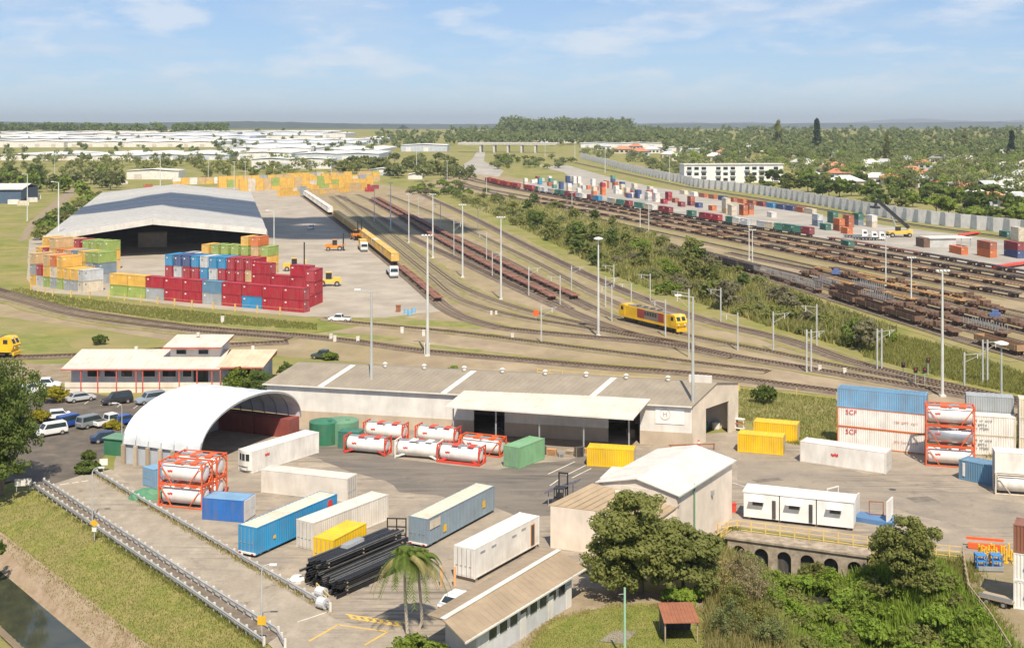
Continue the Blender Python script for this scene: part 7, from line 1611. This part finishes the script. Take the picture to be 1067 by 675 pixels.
ESTP = scatter([(-20, 166), (130, 167), (260, 171), (345, 174), (375, 182), (360, 188), (200, 187), (-20, 186)], 80, 8, 10)
for x, y in scatter([(340, 176), (400, 172), (470, 170), (480, 186), (440, 190), (400, 184), (350, 183)], 48, 9, 12): mid(x, y, rg.uniform(8, 13), rg.choice(['round', 'spread']), rg.choice(['gum', 'gum', 'olive']), 'gum tree in the grove at centre left of the bridge', 'centre trees', rg.uniform(.9, 1.2))
for x, y in scatter([(505, 168), (545, 164), (600, 166), (590, 176), (540, 178), (510, 176)], 26, 9, 13): mid(x, y, rg.uniform(4, 9), rg.choice(['round', 'bush']), rg.choice(['gum', 'olive', 'fresh']), 'tree on the bank right of the access road', 'centre trees', 1.1)
for x, y in scatter([(410, 200), (470, 192), (500, 196), (520, 205), (470, 208), (440, 205)], 24, 7, 14): mid(x, y, rg.uniform(3, 7), 'bush', rg.choice(['dark', 'fresh', 'grey', 'olive']), 'bush at the head of the bush strip', 'centre trees', 1.2)
for x, y, hgt, sh_, lf, lb in ((851, 160, 42, 'cone', 'pine', 'very tall pine rising above the suburb horizon'), (811, 157, 36, 'tall', 'gum', 'tall slim gum rising above the suburb horizon left of the pine'), (924, 172, 30, 'cone', 'olive', 'tall conifer near the lattice tower'), (1054, 168, 32, 'cone', 'pine', 'tall dark pine near the right edge'), (1005, 160, 28, 'tall', 'gum', 'tall gum left of the dark pine')): tree(pg(x, y)[:2] + (P(x, y).z,), hgt, sh_, lf, 900, .8, 1, .6, label=lb, group='suburb trees')
# ---- far woodland: one mass
def mass(name, spots_, lf, seed, per=46, cs=1.5):
    r_ = np.random.default_rng(seed); V, Sd = [], []
    for (x, y, z, hgt, w) in spots_:
        lb = [(r_.uniform(-.3, .3), r_.uniform(-.3, .3), .35 + .13 * k, .3, .3, .22) for k in range(4)]
        c, nr, sh_ = clump_points(lb, 10, per, r_, .8); c = c * np.array([hgt * w, hgt * w, hgt]) + np.array([x, y, z - .5]); V.append(cards(c, nr, cs, sh_, r_)); Sd.append(np.clip(sh_ * .6 + r_.uniform(0, .4), 0, 1))
    return stuff(obj(name, card_mesh(name, np.concatenate(V), np.concatenate(Sd), [LF[lf]])))
def far_spots(poly, n, seed, h0, h1):
    r_ = random.Random(seed); xs = [q[0] for q in poly]; ys = [q[1] for q in poly]; o = []
    while len(o) < n:
        x, y = r_.uniform(min(xs), max(xs)), r_.uniform(min(ys), max(ys))
        if inside(poly, x, y): p = P(x, y); o.append((p.x, p.y, p.z, r_.uniform(h0, h1), r_.uniform(.7, 1.1)))
    return o
def spots(l, h0, h1): return [(P(x, y).x, P(x, y).y, P(x, y).z, rg.uniform(h0, h1), rg.uniform(.9, 1.4)) for x, y in l]
tag(mass('suburb_trees', spots(SUBP[::2], 10, 18), 'far', 21, 260, .75), 'olive-green trees massed among the suburb houses', 'trees'); tag(mass('suburb_trees', spots(SUBP[1::4], 10, 17), 'fresh', 22, 260, .75), 'brighter green trees massed among the suburb houses', 'trees'); tag(mass('suburb_trees', spots(SUBP[3::4], 11, 20), 'gum', 23, 260, .75), 'grey-green gums massed among the suburb houses', 'trees')
tag(mass('wall_trees', spots(WALL2, 8, 13), 'gum', 24, 220, .75), 'row of gums along the far part of the noise wall', 'trees'); tag(mass('estate_trees', spots(ESTP, 8, 14), 'olive', 25, 220, .75), 'trees massed between the big shed and the industrial estate', 'trees')
tag(mass('far_woodland', far_spots([(390, 140), (480, 140), (480, 152), (400, 156)], 90, 31, 8, 15), 'far', 32, 46, 1.6), 'trees on the rise left of the bridge', 'woodland')
tag(mass('far_woodland', far_spots([(690, 137), (1100, 137), (1100, 170), (900, 169), (760, 166), (690, 160)], 1000, 1, 9, 17), 'far', 2, 50, 1.8), 'mass of trees covering the far suburb at right', 'woodland'); tag(mass('far_woodland', far_spots([(470, 138.5), (700, 137.5), (700, 151), (600, 152), (480, 152)], 480, 3, 10, 18), 'far', 4, 46, 2.0), 'wooded rise on the horizon behind the bridge', 'woodland')
tag(mass('far_woodland', far_spots([(520, 138.2), (660, 138.2), (640, 143), (540, 143)], 260, 35, 20, 36), 'far', 36, 60, 2.6), 'tall wooded crest on the horizon right of the bridge', 'woodland')
tag(mass('far_woodland', far_spots([(-40, 138), (400, 138), (400, 168), (200, 170), (-40, 174)], 120, 5, 8, 13), 'far', 6, 60, 1.5), 'scattered trees between the far industrial sheds', 'trees'); tag(mass('far_woodland', far_spots([(-40, 137.4), (240, 137.4), (240, 140), (-40, 140)], 230, 7, 14, 24), 'dark', 8, 46, 2.6), 'dark tree line on the horizon at far left', 'woodland')
# ---- hills on the skyline
def hill(name, x0, x1, dist, tops, mat):
    n = 60; vs = []; r_ = random.Random(int(dist))
    for i in range(n + 1):
        u = i / n; X = ((x0 + (x1 - x0) * u) - CX) / F * dist; yt = np.interp(u, np.linspace(0, 1, len(tops)), tops); z = CH + (HY - yt + r_.uniform(-.25, .25)) / F * dist
        vs += [(X, dist - dist * .12, -5), (X, dist, max(z, 1)), (X, dist + dist * .15, -5)]
    fs = [(i * 3 + j, (i + 1) * 3 + j, (i + 1) * 3 + j + 1, i * 3 + j + 1) for i in range(n) for j in range(2)]
    struct(MB().add(vs, fs, mat).build(name, smooth=True))
HB = surf('hill_forest', [(.045, .07, .05), (.07, .095, .06), (.035, .055, .04)], [.004, .01])
hill('hill', -120, 420, 7000, [128, 127, 126.5, 127.5, 128, 128.5, 127, 126.5, 127.5, 129, 130], HB); hill('hill', 300, 760, 9000, [130.5, 129.5, 129, 129.3, 129.5, 129, 128.5, 128.8, 129.5, 130], HB); hill('hill', 640, 1200, 11000, [130, 129, 128.5, 128.8, 128.2, 128.5, 127.5, 127, 127.5, 128, 127], HB)
hill('mountain_range', 860, 1240, 24000, [129, 127, 124.5, 123.8, 125.5, 126.5, 125, 123.2, 122.8, 124, 123, 125], HB); hill('mountain_range', 660, 840, 22000, [129.5, 128, 127.5, 128.5, 127, 128.5, 129.5], HB)
# ---- creek vegetation
rg = random.Random(52); nr_ = np.random.default_rng(9)
for i in range(130):
    x, y = rg.uniform(23, 41), rg.uniform(99, 131)
    if abs(x - 30.6) < 1.6 and 120.8 < y < 125.5: continue
    if y > y_wall(x) - 3.4: continue
    z = float(gz(x, y)); lf = rg.choice(['lush', 'lush', 'lush', 'fresh', 'fresh', 'olive']); hgt = rg.uniform(1.5, 2.7)
    if y < 123 and abs(x - 30) < 2.5: hgt *= .6
    tree((x, y, max(z, -2.9)), hgt, 'bush', lf, 1900, .13, i % 4, rg.uniform(.8, 1.1), 'shrub', desc='bright green shrub crowding the creek bed below the culvert', group='creek shrubs', cat='shrub')
for i, (x, y) in enumerate(scatter([(960, 588), (1000, 590), (1010, 625), (1040, 675), (990, 675), (960, 640)], 24, 22, 15)):
    p = P(x, y); z = float(gz(p.x, p.y)); tree((p.x, p.y, z), rg.uniform(1.4, 2.8), 'bush', rg.choice(['olive', 'fresh', 'gum']), 1900, .13, i % 4, .9, 'shrub', desc='olive shrub on the right bank of the creek', group='creek shrubs', cat='shrub')
for i, (x, y) in enumerate(((775, 612), (792, 655), (762, 668), (748, 602), (785, 630), (765, 640), (805, 676), (755, 622))):
    p = P(x, y); tree((p.x, p.y, float(gz(p.x, p.y))), rg.uniform(2.4, 4.4), 'bush', ('dry', 'grassy', 'gum', 'straw')[i % 4], 2600, .1, i % 3, .7, 'shrub', desc='feathery brush on the left bank of the creek', group='creek shrubs', cat='shrub')
for i, (x, y) in enumerate(((715, 628), (728, 626), (700, 626))): p = P(x, y); tree((p.x, p.y, 0), 1.5, 'bush', 'lush', 1900, .13, i, .9, 'shrub', desc='low bright shrub at the right foot of the big tree', group='creek shrubs', cat='shrub')
def blades(name, poly, n, h0, h1, lf, seed, w=.05, world=False, lab=None, lean=.35):
    r_ = random.Random(seed); xs = [q[0] for q in poly]; ys = [q[1] for q in poly]; V, Sd = [], []; k = 0
    while k < n:
        x, y = r_.uniform(min(xs), max(xs)), r_.uniform(min(ys), max(ys))
        if not inside(poly, x, y): continue
        if world and abs(x - 30.6) < 1.7 and 120.6 < y < 125.6: continue
        if not world: p = P(x, y); x, y = p.x, p.y
        z = float(gz(x, y)); hh = r_.uniform(h0, h1); a = r_.uniform(0, 6.28); dx, dy = math.cos(a) * w, math.sin(a) * w; lx, ly = r_.uniform(-lean, lean) * hh, r_.uniform(-lean, lean) * hh
        V += [(x - dx, y - dy, z - .02), (x + dx, y + dy, z - .02), (x + dx * .25 + lx, y + dy * .25 + ly, z + hh), (x - dx * .25 + lx, y - dy * .25 + ly, z + hh)]; Sd.append(r_.random()); k += 1
    o = stuff(obj(name, card_mesh(name, np.array(V), np.array(Sd), [LF[lf]])))
    if lab: tag(o, lab, 'grass')
    return o
blades('tall_dry_grass', [(735, 590), (762, 566), (780, 590), (815, 630), (835, 675), (840, 690), (735, 690)], 9000, .4, 1.4, 'straw', 1, .045, lab='tall dry straw-coloured grass on the left creek bank')
blades('tall_green_grass', [(735, 590), (762, 566), (800, 590), (850, 675), (735, 690)], 9000, .3, 1.1, 'grassy', 2, .05, lab='green grass growing through the dry brush')
blades('creek_undergrowth', [(23, 98), (42, 98), (43, 124), (36, 128), (30, 129.5), (24, 132)], 24000, .5, 1.3, 'lush', 3, .09, True, 'lush green undergrowth filling the creek bed')
blades('bank_grass', [(945, 585), (1003, 585), (1010, 625), (1050, 690), (980, 690)], 9000, .3, .9, 'grassy', 4, .06, lab='rough grass on the right creek bank')
blades('slope_grass', [(0, 520), (34, 513), (120, 570), (270, 678), (150, 690), (0, 552)], 16000, .08, .22, 'grassy', 5, .05, lab='short grass on the slope beside the road')
blades('lawn_grass', [(545, 690), (556, 664), (612, 636), (700, 627), (735, 640), (742, 690)], 16000, .05, .14, 'grassy', 6, .04, lab='short lawn grass beside the low shed')
blades('strip_grass', BUSH, 16000, .5, 1.6, 'grassy', 12, .28, lab='long weedy grass through the bush strip')
blades('strip_scrub', BUSH, 9000, .5, 1.8, 'straw', 13, .2, lab='dry scrub through the bush strip')
blades('verge_straw', [(770, 404), (870, 416), (1090, 448), (1100, 476), (940, 464), (826, 458), (785, 440), (770, 430)], 6000, .15, .5, 'straw', 17, .08, lab='dry stalks on the bank behind the yellow containers')
blades('verge_grass', [(770, 404), (870, 416), (1090, 448), (1100, 476), (940, 464), (826, 458), (785, 440), (770, 430)], 12000, .15, .45, 'grassy', 7, .08, lab='long grass on the bank behind the yellow containers')
blades('yard_weeds', [(880, 345), (940, 350), (1000, 365), (1080, 395), (1080, 415), (1000, 398), (900, 372)], 12000, .25, .8, 'grassy', 8, .12, lab='tall weeds between the centre tracks and the lowest rake')
blades('stack_verge_grass', [(20, 300), (60, 308), (130, 317), (330, 338), (330, 344), (180, 335), (60, 318), (0, 306)], 9000, .15, .5, 'grassy', 9, .14, lab='grass strip in front of the stacked containers')
def edge(name, pts, n, spread, h0, h1, lf, seed, lab, w=.05):
    r_ = random.Random(seed); W_ = [P(*q) for q in pts]; ln = [(b - a).length for a, b in zip(W_, W_[1:])]; V, Sd = [], []
    for k in range(n):
        i = r_.choices(range(len(ln)), ln)[0]; p = W_[i].lerp(W_[i + 1], r_.random()); cl_ = math.sin(p.x * 1.7 + seed) * math.sin(p.y * 1.3 + 2 * seed)
        if cl_ < r_.uniform(-.6, .5): continue
        x, y = p.x + r_.gauss(0, spread), p.y + r_.gauss(0, spread); z = float(gz(x, y)); hh = r_.uniform(h0, h1); a = r_.uniform(0, 6.28); dx, dy = math.cos(a) * w, math.sin(a) * w; lx, ly = r_.uniform(-.4, .4) * hh, r_.uniform(-.4, .4) * hh
        V += [(x - dx, y - dy, z), (x + dx, y + dy, z), (x + dx * .3 + lx, y + dy * .3 + ly, z + hh), (x - dx * .3 + lx, y - dy * .3 + ly, z + hh)]; Sd.append(r_.random())
    tag(stuff(obj(name, card_mesh(name, np.array(V), np.array(Sd), [LF[lf]]))), lab, 'weeds')
edge('barrier_weeds', [(34, 511), (120, 568), (200, 622), (275, 675)], 5000, .25, .1, .4, 'grassy', 1, 'weeds along the outer guard rail')
edge('yard_edge_weeds', [(100, 495), (180, 543), (260, 590), (344, 638)], 4000, .22, .08, .35, 'straw', 2, 'dry weeds along the yard guard rail')
edge('shed_weeds', [(700, 594), (735, 573), (766, 552)], 3000, .4, .1, .5, 'grassy', 4, 'weeds at the foot of the gabled shed')
edge('park_weeds', [(1008, 582), (1012, 615), (1035, 645), (1062, 690)], 5000, .6, .1, .5, 'grassy', 5, 'weeds along the creek fence')
edge('bank_edge_weeds', [(770, 432), (826, 462), (880, 464), (1067, 478)], 4000, .5, .1, .5, 'grassy', 6, 'weeds along the back edge of the right yard')
edge('lawn_edge_weeds', [(545, 675), (575, 646), (640, 631), (728, 634), (738, 675)], 4000, .35, .06, .25, 'straw', 7, 'dry tufts around the lawn')
# ---- the air
m = bpy.data.materials.new('haze_air'); m.use_nodes = True; t = m.node_tree; t.nodes.remove(t.nodes['Principled BSDF']); pv = N(t, 'ShaderNodeVolumePrincipled'); pv.inputs['Density'].default_value = 7.5e-5; pv.inputs['Color'].default_value = (.8, .88, .98, 1); pv.inputs['Anisotropy'].default_value = .2
L(t, pv.outputs[0], t.nodes['Material Output'].inputs['Volume'])
hz = stuff(MB().box(-29000, 29000, -400, 29000, -12, 260, m).build('haze'))

# ---- one cumulus overhead, above the frame, that shades the back of the big shed
r_ = np.random.default_rng(4); hc = 520.0; k = hc / math.tan(SUN_EL); ctr = Vector((-108 + k * SUN_H[0], 545 + k * SUN_H[1], hc)); mb = MB(); CLD = paint('cloud_white', (.8, .8, .8), 1.0, amt=0.0, var=.02)
for j in range(26):
    c = np.array([r_.uniform(-75, 75), r_.uniform(-45, 45), r_.uniform(-6, 14)]); rad = r_.uniform(14, 30); n, m_ = 10, 6; vs = []
    for i in range(m_ + 1):
        ph = math.pi * i / m_
        for q in range(n): th = 2 * math.pi * q / n; f = rad * r_.uniform(.85, 1.15); vs.append((c[0] + f * math.sin(ph) * math.cos(th) * 1.2, c[1] + f * math.sin(ph) * math.sin(th), c[2] + f * math.cos(ph) * .55))
    mb.add(vs, [(i * n + q, (i + 1) * n + q, (i + 1) * n + (q + 1) % n, i * n + (q + 1) % n) for i in range(m_) for q in range(n)], CLD)
o = mb.build('cloud', None, ctr, 0, True); tag(stuff(o), 'low cumulus cloud overhead', 'cloud')
finish_labels()
